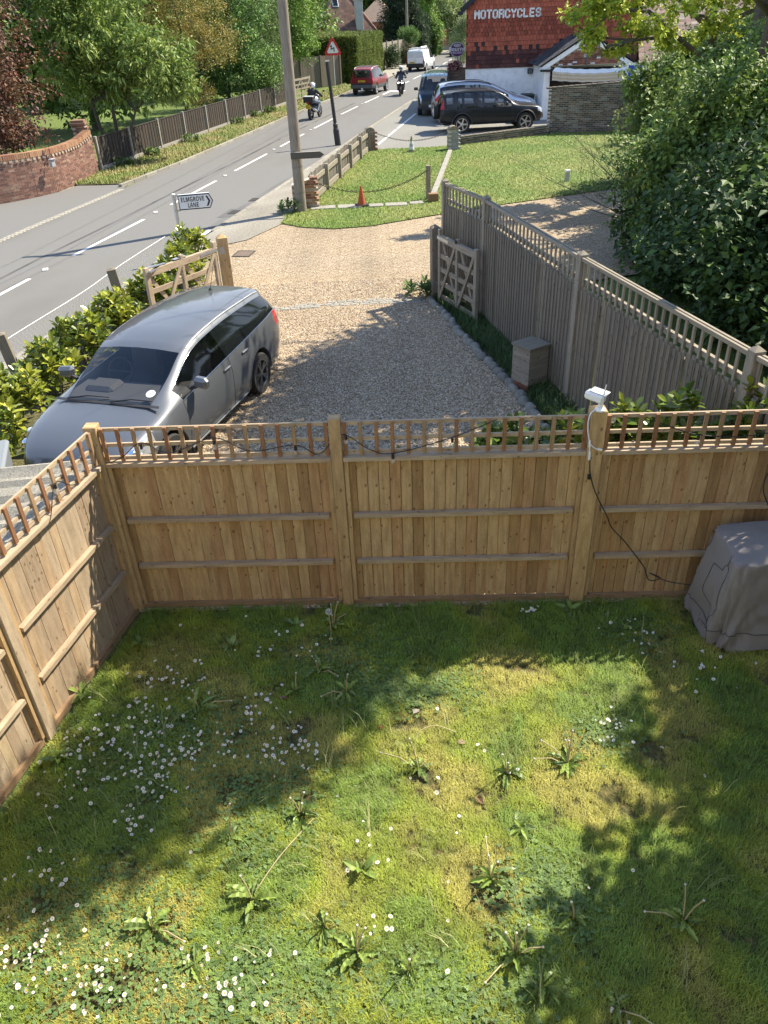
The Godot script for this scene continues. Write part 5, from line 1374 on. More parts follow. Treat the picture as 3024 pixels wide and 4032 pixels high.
func far_house() -> void:
	R.seed = 909
	var t := thing("brick_house", "steep brown-roofed house with a skylight and pale chimney behind the clipped hedge", "house", V(-1.9, 0, -108), 0.25)
	var w := MB.new(); w.col = C(0.3, 0.16, 0.11); w.box(V(0, 1.5, -4), V(6.6, 3.0, 9)); put("wall", w, M.brick, t)
	var tones := [C(0.20, 0.115, 0.085), C(0.25, 0.14, 0.10), C(0.17, 0.10, 0.08)]
	var a := [V(-3.6, 2.7, 0.8), V(3.6, 2.7, 0.8), V(3.6, 2.7, -9), V(-3.6, 2.7, -9)]
	var r0 := V(0, 7.6, -2.4); var r1 := V(0, 7.6, -6.5)
	var core := MB.new(); core.col = C(0.2, 0.12, 0.09)
	core.tri(a[0], a[1], r0, V(0, 1, 1)); core.quad(a[1], a[2], r1, r0, V(1, 1, 0)); core.tri(a[2], a[3], r1, V(0, 1, -1)); core.quad(a[3], a[0], r0, r1, V(-1, 1, 0)); put("roof_deck", core, M.plain, t)
	var f := MB.new()
	var es: Vector3 = (r0 - V(0, 2.7, 0.8))
	tile_slope(f, V(-3.6, 2.72, 0.84), V(1, 0, 0), es.normalized(), func(u): return 3.6 * u, func(u): return 7.2 - 3.6 * u, es.length(), 0.3, 0.4, tones)
	var er := V(-3.6, 4.9, 0)
	tile_slope(f, V(3.64, 2.72, 0.8), V(0, 0, -1), er.normalized(), func(u): return 3.2 * u, func(u): return 9.8 - 2.5 * u, er.length(), 0.3, 0.5, tones)
	tile_slope(f, V(-3.64, 2.72, 0.8), V(0, 0, -1), V(3.6, 4.9, 0).normalized(), func(u): return 3.2 * u, func(u): return 9.8 - 2.5 * u, er.length(), 0.3, 0.5, tones)
	put("roof_tiles", f, M.brick, t).set_meta("kind", "stuff")
	for q in [[a[0], r0], [a[1], r0]]:
		var hip := MB.new(); hip.col = C(0.33, 0.17, 0.12); hip.tube([q[0] + V(0, 0.08, 0.04), q[1] + V(0, 0.08, 0.04)], [0.11], 6); put("hip_tiles", hip, M.brick, t)
	var sk := MB.new(); sk.col = C(0.72, 0.73, 0.74); var sb := Basis(V(1, 0, 0), atan2(-3.2, 4.9)); sk.bbox(V(-0.9, 5.75, -1.08), V(0.75, 0.95, 0.1), 0.01, sb)
	var sw := put("skylight", sk, M.gloss, t)
	var gl := MB.new(); gl.box(V(-0.9, 5.78, -1.03), V(0.55, 0.75, 0.06), sb); put("pane", gl, M.darkglass, sw)
	var ch := MB.new(); ch.col = C(0.62, 0.62, 0.62); ch.bbox(V(1.55, 4.3, 0.35), V(0.85, 3.2, 0.75), 0.02); ch.bbox(V(1.55, 5.95, 0.35), V(1.0, 0.18, 0.9), 0.02); var cm := put("chimney", ch, M.plaster, t)
	var pot := MB.new(); pot.col = C(0.35, 0.16, 0.1); pot.lathe([Vector2(0.13, 6.0), Vector2(0.11, 6.5), Vector2(0, 6.5)], 10, Transform3D(Basis.IDENTITY, V(1.55, 0, 0.35))); put("pot", pot, M.plain, cm)
	var wg := thing("brick_house", "small light-brown hipped roof standing behind the steep brown-roofed house", "house", V(2.2, 0, -118), -0.2)
	var ww := MB.new(); ww.col = C(0.36, 0.2, 0.13); ww.box(V(0, 1.9, 0), V(4.6, 3.8, 5)); put("wall", ww, M.brick, wg)
	var rr := MB.new(); rr.col = C(0.34, 0.24, 0.17)
	var b := [V(-2.6, 3.7, 2.8), V(2.6, 3.7, 2.8), V(2.6, 3.7, -2.8), V(-2.6, 3.7, -2.8)]; var pk := V(0, 6.2, 0)
	for k in 4: rr.tri(b[k], b[(k + 1) % 4], pk, (b[k] + b[(k + 1) % 4]) * V(1, 0, 1) + V(0, 3, 0))
	put("roof", rr, M.brick, wg)
	var fa := MB.new(); fa.col = C(0.7, 0.7, 0.68); fa.box(V(0, 3.66, 2.76), V(5.1, 0.14, 0.06)); fa.box(V(2.58, 3.66, 0), V(0.06, 0.14, 5.4)); put("fascia", fa, M.plain, wg)

func own_house() -> void:
	var t := thing("house", "cream rendered wall of the house that the view is taken from", "house", V(0, 0, 0.7))
	var b := MB.new(); b.col = C(0.8, 0.76, 0.68); b.box(V(0.5, 3.6, 0.15), V(16, 7.2, 0.3)); put("wall", b, M.plaster, t)
	for q in [[-3.5, 1.3], [2.5, 1.3], [-3.5, 4.6], [3.2, 4.6]]:
		var w := MB.new(); w.col = C(0.7, 0.7, 0.68); w.box(V(q[0], q[1] + 0.2, -0.02), V(1.4, 1.3, 0.08)); var f := put("window", w, M.gloss, t)
		var g := MB.new(); g.box(V(q[0], q[1] + 0.2, -0.065), V(1.2, 1.1, 0.02)); put("pane", g, M.darkglass, f)

# ---------- vehicles ----------
func pch(l: Array, x: float) -> float:
	var n := l.size()
	if x <= l[0][0]: return l[0][1]
	if x >= l[n - 1][0]: return l[n - 1][1]
	var i := 0
	while x > l[i + 1][0]: i += 1
	var h: float = l[i + 1][0] - l[i][0]
	var d: float = (l[i + 1][1] - l[i][1]) / h
	var m0 := d; var m1 := d
	if i > 0:
		var dp: float = (l[i][1] - l[i - 1][1]) / (l[i][0] - l[i - 1][0])
		m0 = 0.0 if dp * d <= 0.0 else 2.0 * dp * d / (dp + d)
	if i < n - 2:
		var dn: float = (l[i + 2][1] - l[i + 1][1]) / (l[i + 2][0] - l[i + 1][0])
		m1 = 0.0 if dn * d <= 0.0 else 2.0 * dn * d / (dn + d)
	var t: float = (x - l[i][0]) / h
	var t2 := t * t; var t3 := t2 * t
	return l[i][1] * (2 * t3 - 3 * t2 + 1) + h * m0 * (t3 - 2 * t2 + t) + l[i + 1][1] * (3 * t2 - 2 * t3) + h * m1 * (t3 - t2)

func car_section(s: Dictionary, x: float) -> Array:
	var yb := pch(s.bot, x); var w := pch(s.wid, x); var be := pch(s.belt, x); var tp := maxf(pch(s.top, x), be + 0.012); var rw := pch(s.roof, x)
	var c := smoothstep(0.0, 1.0, clampf((tp - be) / 0.34, 0, 1))
	var ed: float = s.get("edge", 0.075)
	var hood := [Vector2(w - 0.045, be), Vector2(w * 0.93 - 0.03, lerpf(be, tp, 0.5)), Vector2(w * 0.82, lerpf(be, tp, 0.78)), Vector2(w * 0.64, lerpf(be, tp, 0.93)), Vector2(w * 0.32, lerpf(be, tp, 0.985)), Vector2(0, tp)]
	var cab := [Vector2(w - 0.045, be), Vector2(lerpf(w - 0.045, rw, 0.5) + 0.014, lerpf(be, tp - ed, 0.5)), Vector2(rw, tp - ed), Vector2(rw * 0.9, tp - ed * 0.28), Vector2(rw * 0.45, tp - ed * 0.07), Vector2(0, tp)]
	var p := [Vector2(0, yb), Vector2(w - 0.13, yb), Vector2(w - 0.04, yb + 0.05), Vector2(w - 0.006, lerpf(yb, be, 0.4)), Vector2(w, lerpf(yb, be, 0.74))]
	for k in 6: p.append((hood[k] as Vector2).lerp(cab[k], c))
	var ra: float = s.r + 0.065
	for xw in [0.0, s.wb]:
		var d := absf(x - xw)
		if d < ra:
			var ya: float = s.r + sqrt(ra * ra - d * d)
			for k in 3: p[k].y = maxf(p[k].y, ya)
			p[2].x = w - 0.012
			for k in [3, 4]: p[k].y = maxf(p[k].y, p[k - 1].y + 0.015)
	for k in range(3, 5): p[k].y = minf(p[k].y, maxf(be - 0.02 * (5 - k), p[k - 1].y + 0.004))
	return p

func wheel(t: Node3D, at: Vector3, side: float, r: float, w: float, spokes: int, rim: Material, twin := false) -> void:
	var o := part("wheel", t, Transform3D(Basis(V(1, 0, 0), PI / 2 * side), at))
	var ty := MB.new()
	ty.lathe([Vector2(r * 0.66, -w * 0.5), Vector2(r * 0.93, -w * 0.5), Vector2(r * 0.99, -w * 0.36), Vector2(r, 0), Vector2(r * 0.99, w * 0.36), Vector2(r * 0.93, w * 0.5), Vector2(r * 0.68, w * 0.46), Vector2(r * 0.66, w * 0.3)], 36)
	put("tyre", ty, M.rubber, o)
	var b := MB.new()
	b.lathe([Vector2(r * 0.685, w * 0.47), Vector2(r * 0.63, w * 0.47), Vector2(r * 0.61, w * 0.36), Vector2(r * 0.61, -w * 0.3)], 36)
	for k in spokes:
		var a := TAU * k / spokes
		for e in ([-0.12, 0.12] if twin else [0.0]):
			var p0 := V(cos(a) * r * 0.12, w * 0.36, sin(a) * r * 0.12); var p1 := V(cos(a + e * 1.5) * r * 0.63, w * 0.40, sin(a + e * 1.5) * r * 0.63)
			b.bar(p0, p1, 0.03 if twin else 0.055, 0.022, V(0, 1, 0))
	b.lathe([Vector2(r * 0.17, w * 0.3), Vector2(r * 0.17, w * 0.39), Vector2(r * 0.1, w * 0.43), Vector2(0, w * 0.43)], 16)
	put("rim", b, rim, o)
	var dk := MB.new(); dk.lathe([Vector2(r * 0.61, w * 0.05), Vector2(0, w * 0.1)], 24); put("brake_disc", dk, M.darkalloy, o)

func car(called: String, label: String, cat: String, s: Dictionary, at: Vector3, turn: float, sc := 1.0) -> Node3D:
	var t := thing(called, label, cat, at, turn)
	t.scale = Vector3.ONE * sc
	var xr: float = s.top[0][0]; var xf: float = s.top[-1][0]
	var xs := []
	var x := xr
	while x < xf: xs.append(x); x += 0.055
	xs.append(xf)
	for q in s.top: xs.append(q[0])
	for k in [0.004, 0.012, 0.03]: xs.append(xf - k); xs.append(xr + k)
	for q in s.windows: xs.append(q[0]); xs.append(q[1])
	for q in s.doors: xs.append(q[0]); xs.append(q[1])
	for xw in [0.0, s.wb]:
		for k in range(-9, 10): xs.append(xw + (s.r + 0.065) * sin(PI / 2 * k / 9.0) * 0.9999)
	for k in s.get("marks", []): xs.append(k)
	xs.sort()
	var st := [xs[0]]
	for q in xs:
		if q - st[-1] > 0.006: st.append(q)
	var P := []
	for q in st:
		var row := []
		for p in car_section(s, q): row.append(V(q, p.y, p.x))
		P.append(row)
	var n := st.size()
	var N := []
	for i in n:
		var row := []
		for j in 11:
			var a: Vector3 = P[mini(i + 1, n - 1)][j] - P[maxi(i - 1, 0)][j]
			var b: Vector3 = P[i][mini(j + 1, 10)] - P[i][maxi(j - 1, 0)]
			if j == 10: b = V(0, 0, -1)
			if j == 0: b = V(0, 0, 1)
			var nn := b.cross(a).normalized()
			row.append(nn)
		N.append(row)
	var groups := {}
	for i in n - 1:
		var xm: float = (st[i] + st[i + 1]) * 0.5
		for j in 10:
			for side in [1.0, -1.0]:
				var g := "body"
				var sd := "r" if side > 0 else "l"
				if j == 0: g = "underside"
				elif s.has("clad") and j <= s.clad: g = "cladding"
				elif s.has("bumper") and j <= 3 and (xm < s.bumper[0] or xm > s.bumper[1]): g = "bumper"
				if j >= 2 and j <= 4 and g == "body":
					for k in s.doors.size():
						if xm > s.doors[k][0] and xm < s.doors[k][1]: g = "door:" + sd + str(k)
				if j == 5 or j == 6:
					var first: float = s.windows[0][0]; var last: float = s.windows[-1][1]
					if xm > first and xm < last: g = "pillar"
					for k in s.windows.size():
						if xm > s.windows[k][0] and xm < s.windows[k][1]: g = "window:" + sd + str(k)
				if j >= 8 and xm > s.ws[0] and xm < s.ws[1]: g = "windscreen"
				elif j >= 8 and xm > s.rg[0] and xm < s.rg[1]: g = "rear_window"
				elif s.has("roofm") and j >= 7 and xm < s.ws[0] and xm > s.rg[1]: g = "roof"
				if s.has("hl") and xm > s.hl[0] and xm < s.hl[1] and j >= s.hl[2] and j <= s.hl[3]: g = "headlight:" + sd
				if s.has("tl") and xm > s.tl[0] and xm < s.tl[1] and j >= s.tl[2] and j <= s.tl[3]: g = "tail_light:" + sd
				if not groups.has(g): groups[g] = MB.new()
				var m: MB = groups[g]
				var f := V(1, 1, side)
				m.quadn([P[i][j] * f, P[i + 1][j] * f, P[i + 1][j + 1] * f, P[i][j + 1] * f], [N[i][j] * f, N[i + 1][j] * f, N[i + 1][j + 1] * f, N[i][j + 1] * f], [Vector2.ZERO, Vector2.ZERO, Vector2.ZERO, Vector2.ZERO])
	for e in [0, n - 1]:
		var m: MB = groups.bumper if groups.has("bumper") else groups.body
		var o := V(-1 if e == 0 else 1, 0, 0)
		for j in 10:
			for side in [1.0, -1.0]:
				var f := V(1, 1, side)
				m.tri(P[e][0] * f, P[e][j] * f, P[e][j + 1] * f, o)
	var mats := {"body": s.paint, "underside": M.blackplastic, "cladding": s.get("cladm", M.blackplastic), "bumper": M.blackplastic, "pillar": M.darkglass, "windscreen": M.carglass, "rear_window": M.carglass, "roof": s.get("roofm", s.paint), "door": s.paint, "window": M.carglass, "headlight": M.lamp, "tail_light": M.tail}
	for g in groups:
		var base: String = g.get_slice(":", 0)
		var gm: Material = mats[base]
		if base == "window" and s.has("tint") and int(g.right(1)) < s.tint: gm = M.darkglass
		put(base, groups[g], gm, t)
	# shut lines
	var lines := MB.new()
	for q in s.doors:
		for xx in q:
			if absf(xx) < s.r + 0.06: continue
			for side in [1.0, -1.0]:
				var pts := []
				var sec := car_section(s, xx)
				for j in range(2, 6): pts.append(V(xx, sec[j].y, sec[j].x * side))
				lines.tube(pts, [0.0045], 4, false)
	if not lines.v.is_empty(): put("shut_lines", lines, M.blackplastic, t)
	# floor, seats, dashboard
	var wmid := pch(s.wid, s.wb * 0.5)
	var ub := MB.new(); ub.box(V((xr + xf) * 0.5, 0.48, 0), V(xf - xr - 0.3, 0.34, (wmid - 0.27) * 2.0)); put("underbody", ub, M.blackplastic, t)
	var hy: float = pch(s.belt, s.wb * 0.4)
	for q in [[s.ws[0] - 0.62, -0.38], [s.ws[0] - 0.62, 0.38], [s.ws[0] - 1.5, -0.36], [s.ws[0] - 1.5, 0.36]]:
		if s.has("panel") and q[0] < s.ws[0] - 1.0: continue
		var se := MB.new(); se.col = C(0.06, 0.06, 0.063)
		se.bbox(V(q[0] + 0.2, hy - 0.32, q[1]), V(0.5, 0.16, 0.5), 0.05); se.bbox(V(q[0] - 0.1, hy - 0.03, q[1]), V(0.14, 0.6, 0.48), 0.05, Basis(V(0, 0, 1), 0.2)); se.bbox(V(q[0] - 0.19, hy + 0.36, q[1]), V(0.1, 0.18, 0.26), 0.04)
		put("seat", se, M.plain, t)
	var da := MB.new(); da.col = C(0.10, 0.103, 0.108); da.bbox(V(s.ws[1] - 0.42, hy - 0.1, 0), V(0.66, 0.16, wmid * 1.72), 0.05); da.bbox(V(s.ws[1] - 0.5, hy - 0.02, 0.36), V(0.35, 0.12, 0.42), 0.05); put("dashboard", da, M.plain, t)
	var sw := MB.new()
	var ring := []
	for k in 17: ring.append(V(0, 0.185 * cos(TAU * k / 16), 0.185 * sin(TAU * k / 16)))
	sw.tube(ring, [0.016], 6, false); sw.bar(V(0, 0, -0.18), V(0, 0, 0.18), 0.03, 0.02); put("steering_wheel", sw, M.blackplastic, t, Transform3D(Basis(V(0, 0, 1), 0.45), V(s.ws[0] - 0.02, hy + 0.02, 0.37)))
	# wheels
	for xw in [0.0, s.wb]:
		for side in [1.0, -1.0]: wheel(t, V(xw, s.r, (pch(s.wid, xw) - 0.115) * side), side, s.r, 0.215, s.spokes, s.rim, s.get("twin", false))
	# mirrors
	for side in [1.0, -1.0]:
		var mx: float = s.windows[-1][1] - 0.28
		var sec := car_section(s, mx)
		var mi := MB.new(); mi.bbox(V(mx + 0.03, sec[5].y + 0.13, (sec[5].x + 0.15) * side), V(0.12, 0.15, 0.22), 0.04, Basis(V(0, 1, 0), 0.25 * side))
		var mr := put("mirror", mi, s.get("mirrorm", s.paint), t)
		var ml := MB.new(); ml.bar(V(mx + 0.05, sec[5].y + 0.05, (sec[5].x - 0.01) * side), V(mx + 0.03, sec[5].y + 0.09, (sec[5].x + 0.1) * side), 0.05, 0.04); put("stalk", ml, M.blackplastic, mr)
		var gl := MB.new(); gl.box(V(mx - 0.032, sec[5].y + 0.13, (sec[5].x + 0.155) * side), V(0.006, 0.11, 0.17), Basis(V(0, 1, 0), 0.25 * side)); put("mirror_glass", gl, M.chrome, mr)
		# handles
		for q in s.doors:
			var hx: float = q[0] + 0.13
			var hs := car_section(s, hx)
			var hp: Vector2 = (hs[4] as Vector2).lerp(hs[5], 0.45)
			var hm := MB.new(); hm.bbox(V(hx, hp.y, (hp.x + 0.014) * side), V(0.2, 0.032, 0.03), 0.01); put("door_handle", hm, s.get("handlem", s.paint), t)
	# wipers
	for k in 2:
		var sec := car_section(s, s.ws[1] + 0.02)
		var z0 := 0.55 - 0.62 * k
		var a := V(s.ws[1] + 0.03, pch(s.top, s.ws[1]) + 0.02, z0)
		var e := V(s.ws[1] - 0.06, pch(s.top, s.ws[1] - 0.06) + 0.015, z0 - 0.55)
		if s.get("wipers", true):
			var wi := MB.new(); wi.tube([a, (a + e) * 0.5 + V(0, 0.03, 0), e], [0.012, 0.009, 0.006], 5); put("wiper", wi, M.blackplastic, t)
	return t

func plate(t: Node3D, words: String, at: Vector3, front: bool, col: Color, w := 0.52) -> void:
	var turn := Basis(V(0, 1, 0), PI / 2 if front else -PI / 2)
	var o := MB.new(); o.col = col; o.bbox(Vector3.ZERO, V(w, 0.115 if w > 0.4 else 0.2, 0.012), 0.003)
	var p := put("number_plate", o, M.gloss, t, Transform3D(turn, at))
	if w > 0.4: lettering("characters", words, 0.085, true, C(0.01, 0.01, 0.01), p, Transform3D(Basis.IDENTITY, V(0, 0, 0.0075)), 0.002, 0.85)
	else:
		lettering("characters", words.get_slice(" ", 0), 0.085, true, C(0.01, 0.01, 0.01), p, Transform3D(Basis.IDENTITY, V(0, 0.045, 0.0075)), 0.002, 0.8)
		lettering("characters", words.get_slice(" ", 1), 0.085, true, C(0.01, 0.01, 0.01), p, Transform3D(Basis.IDENTITY, V(0, -0.045, 0.0075)), 0.002, 0.8)

func paint(r: float, g: float, b: float, metal: float, rough := 0.35) -> StandardMaterial3D:
	return mat(L(r, g, b), rough, {"metallic": metal, "clearcoat_enabled": true, "clearcoat": 1.0, "clearcoat_roughness": 0.05})

func dull(r: float, g: float, b: float) -> StandardMaterial3D:
	return mat(L(r, g, b), 0.4, {"metallic_specular": 0.35, "clearcoat_enabled": true, "clearcoat": 0.3, "clearcoat_roughness": 0.08})

func rails(t: Node3D, s: Dictionary, xa: float, xb: float, m: Material, lift := 0.035, r := 0.018) -> void:
	for side in [1.0, -1.0]:
		var pts := []
		for k in 13:
			var x := lerpf(xa, xb, k / 12.0)
			var sec := car_section(s, x)
			var p: Vector2 = (sec[7] as Vector2).lerp(sec[8], 0.6)
			pts.append(V(x, p.y + (lift if k > 0 and k < 12 else 0.0), p.x * side))
		var b := MB.new(); b.tube(pts, [r], 6); put("roof_rail", b, m, t)

func vehicles() -> void:
	R.seed = 1010
	# the silver estate car on the drive
	var s := {"wb": 2.77, "r": 0.325, "spokes": 5, "rim": mat(L(0.2, 0.2, 0.205), 0.3, {"metallic": 0.85}), "twin": true, "tint": 2,
		"top": [[-1.09, 0.66], [-1.08, 0.9], [-1.03, 1.08], [-0.99, 1.25], [-0.95, 1.36], [-0.85, 1.395], [-0.3, 1.445], [0.55, 1.48], [1.2, 1.46], [1.62, 1.405], [1.78, 1.355], [2.2, 1.17], [2.66, 0.985], [2.75, 0.965], [3.2, 0.885], [3.48, 0.79], [3.62, 0.69], [3.69, 0.58], [3.71, 0.48]],
		"belt": [[-1.09, 0.6], [-1.04, 0.98], [-0.8, 1.06], [0.0, 1.025], [1.0, 0.975], [2.0, 0.925], [2.66, 0.875], [3.2, 0.79], [3.5, 0.68], [3.65, 0.56], [3.71, 0.42]],
		"wid": [[-1.09, 0.72], [-1.02, 0.80], [-0.8, 0.86], [-0.4, 0.895], [0.5, 0.907], [2.1, 0.905], [2.8, 0.895], [3.2, 0.85], [3.45, 0.77], [3.62, 0.65], [3.71, 0.48]],
		"roof": [[-1.09, 0.56], [-0.5, 0.62], [0.3, 0.645], [1.3, 0.65], [1.78, 0.665], [2.66, 0.73]],
		"bot": [[-1.09, 0.32], [-0.7, 0.22], [0.5, 0.19], [2.6, 0.19], [3.3, 0.2], [3.71, 0.27]],
		"windows": [[-0.84, 0.02], [0.08, 0.93], [1.0, 2.28]], "ws": [1.76, 2.66], "rg": [-1.03, -0.95], "doors": [[0.36, 0.97], [0.97, 2.3]], "hl": [3.05, 3.56, 4, 5], "tl": [-1.06, -0.76, 4, 4],
		"marks": [3.05, 3.56, -1.06, -0.76, 1.76, 2.66], "edge": 0.125, "paint": paint(0.10, 0.109, 0.12, 0.4, 0.45)}
	var a := car("estate_car", "silver-grey estate car parked nose-in on the gravel behind the trellis", "car", s, V(-2.64, 0.0, -11.5), heading(-0.295, 0.955))
	rails(a, s, -0.85, 1.62, M.steel, 0.012, 0.011)
	var tr := MB.new()
	for side in [1.0, -1.0]:
		var pts := []
		for k in 21:
			var x := lerpf(-0.84, 2.28, k / 20.0)
			var sec := car_section(s, x); pts.append(V(x, sec[5].y + 0.005, (sec[5].x + 0.002) * side))
		tr.tube(pts, [0.006], 5)
		var p2 := []
		for k in 21:
			var x := lerpf(-0.84, 2.2, k / 20.0)
			var sec := car_section(s, x); p2.append(V(x, sec[7].y, (sec[7].x + 0.004) * side))
		tr.tube(p2, [0.005], 5)
	put("window_trim", tr, M.chrome, a)
	var an := MB.new(); an.lathe([Vector2(0.035, 0), Vector2(0.02, 0.03), Vector2(0, 0.035)], 10, Transform3D(Basis.IDENTITY, V(-0.4, 1.465, 0))); an.tube([V(-0.4, 1.48, 0), V(-0.62, 1.82, 0)], [0.005, 0.003], 5); put("aerial", an, M.blackplastic, a)
	var cowl := MB.new(); cowl.quad(V(2.66, 0.991, -0.74), V(2.66, 0.991, 0.74), V(2.71, 0.982, 0.76), V(2.71, 0.982, -0.76), Vector3.UP); put("cowl", cowl, M.blackplastic, a)
	var gr := MB.new(); gr.bbox(V(3.66, 0.56, 0), V(0.09, 0.13, 0.72), 0.02, Basis(V(0, 0, 1), 0.25)); put("grille", gr, M.blackplastic, a)
	var gc := MB.new(); gc.bbox(V(3.7, 0.585, 0), V(0.03, 0.022, 0.62), 0.006); put("grille_bar", gc, M.chrome, a)
	var lo := MB.new(); lo.bbox(V(3.66, 0.36, 0), V(0.1, 0.12, 0.9), 0.02); put("air_intake", lo, M.blackplastic, a)
	for side in [1.0, -1.0]:
		var sec := car_section(s, 3.4)
		var pj := MB.new(); pj.ball(V(3.38, sec[5].y + 0.002, sec[5].x * side * 0.985), V(0.075, 0.035, 0.055), 12, 8); put("projector", pj, M.chrome, a)
		var sm := MB.new(); sm.ball(V(3.2, car_section(s, 3.2)[5].y - 0.005, car_section(s, 3.2)[5].x * side * 0.985), V(0.06, 0.03, 0.045), 10, 6); put("indicator", sm, M.lamp, a)
		var skirt := MB.new(); skirt.tube([V(0.5, 0.235, 0.872 * side), V(2.3, 0.235, 0.872 * side)], [0.014], 6); put("sill_trim", skirt, s.paint, a)
	var dc := MB.new(); dc.col = C(0.75, 0.76, 0.76); var dsec := pch(s.top, 2.52)
	dc.lathe([Vector2(0.062, 0.0), Vector2(0.062, 0.004), Vector2(0, 0.004)], 20, Transform3D(Basis(V(0, 0, 1), -0.39), V(2.46, pch(s.top, 2.46) - 0.008, -0.52))); put("windscreen_sticker", dc, M.plain, a)
	for k in 3:
		var ds := MB.new(); ds.col = C(0.15, 0.35, 0.3); ds.box(V(2.46, pch(s.top, 2.46) - 0.004, -0.52), V(0.008, 0.004, 0.075 - 0.015 * k), Basis(V(0, 0, 1), -0.39)); put("sticker_print", ds, M.plain, a, Transform3D(Basis.IDENTITY, V((k - 1) * 0.025, -(k - 1) * 0.0104 + 0.001, 0)))
	# the black off-roader nearest the low wall
	var c := {"wb": 2.62, "r": 0.34, "spokes": 5, "rim": M.alloy,
		"top": [[-0.88, 0.72], [-0.87, 1.02], [-0.83, 1.15], [-0.68, 1.57], [-0.55, 1.63], [0.5, 1.675], [1.2, 1.655], [1.52, 1.6], [2.32, 1.1], [2.4, 1.08], [3.05, 1.0], [3.28, 0.92], [3.38, 0.78], [3.41, 0.6]],
		"belt": [[-0.88, 0.68], [-0.85, 1.0], [0.0, 1.03], [1.5, 1.01], [2.35, 0.99], [3.05, 0.92], [3.32, 0.8], [3.41, 0.56]],
		"wid": [[-0.88, 0.78], [-0.8, 0.84], [0.0, 0.872], [2.3, 0.872], [2.9, 0.855], [3.25, 0.78], [3.41, 0.6]],
		"roof": [[-0.88, 0.62], [-0.5, 0.665], [1.3, 0.675], [2.35, 0.75]], "bot": [[-0.88, 0.42], [0, 0.3], [2.6, 0.3], [3.41, 0.4]],
		"windows": [[-0.62, 0.0], [0.1, 0.82], [0.92, 2.02]], "ws": [1.52, 2.36], "rg": [-0.84, -0.62], "doors": [[0.36, 0.88], [0.88, 2.06]], "hl": [3.12, 3.36, 4, 6], "tl": [-0.86, -0.72, 5, 6], "clad": 1, "cladm": M.blackplastic,
		"marks": [3.12, 3.36, -0.86, -0.72], "edge": 0.07, "paint": dull(0.010, 0.011, 0.013)}
	for key in ["top", "belt"]:
		c[key] = c[key].map(func(q): return [q[0], q[1] * 0.91])
	var cv := car("off_roader", "black five-door off-roader with a spare wheel on its tail, side-on behind the low wall", "car", c, V(4.35, 0.0, -40.3), heading(1.0, -0.05), 1.13)
	rails(cv, c, -0.4, 1.4, M.blackplastic)
	wheel(cv, V(-1.0, 0.95, 0.05), 1.0, 0.33, 0.2, 5, M.alloy)
	var spw: Node3D = cv.get_child(cv.get_child_count() - 1); spw.transform = Transform3D(Basis(V(0, 0, 1), PI / 2), V(-0.98, 0.82, 0.05))
	for side in [1.0, -1.0]:
		var cr := MB.new(); cr.bbox(V(2.35, 0.85, 0.79 * side), V(0.05, 0.02, 0.02), 0.004); put("washer", cr, M.chrome, cv)
		for xw in [0.0, 2.62]:
			var ar := MB.new(); var pts := []
			for k in 15:
				var an2 := PI * k / 14.0
				pts.append(V(xw + 0.41 * cos(an2), 0.34 + 0.41 * sin(an2), (pch(c.wid, xw) + 0.0) * side))
			ar.tube(pts, [0.035], 6); put("arch_trim", ar, M.blackplastic, cv)
	# the silver estate between the off-roader and the white wall
	var e: Dictionary = s.duplicate()
	e.paint = paint(0.55, 0.58, 0.62, 0.6, 0.35); e.rim = M.alloy; e.tint = 0
	e.top = [[-1.09, 0.66], [-1.08, 0.9], [-1.04, 1.1], [-0.96, 1.3], [-0.8, 1.56], [-0.6, 1.62], [0.2, 1.665], [0.9, 1.65], [1.45, 1.57], [1.6, 1.52], [2.2, 1.25], [2.66, 1.04], [2.75, 1.02], [3.2, 0.93], [3.48, 0.84], [3.62, 0.72], [3.69, 0.58], [3.71, 0.48]]
	e.ws = [1.58, 2.66]; e.rg = [-1.02, -0.8]; e.tl = [-1.06, -0.84, 4, 5]; e.marks = [3.05, 3.56, -1.06, -0.84, 1.58, 2.66]; e.windows = [[-0.82, 0.02], [0.08, 0.93], [1.0, 2.28]]
	var sv := car("estate_car", "silver-white estate car with black roof rails parked along the white wall", "car", e, V(4.6, 0.0, -44.0), heading(1.0, -0.03), 1.1)
	rails(sv, e, -0.6, 1.5, M.blackplastic, 0.05)
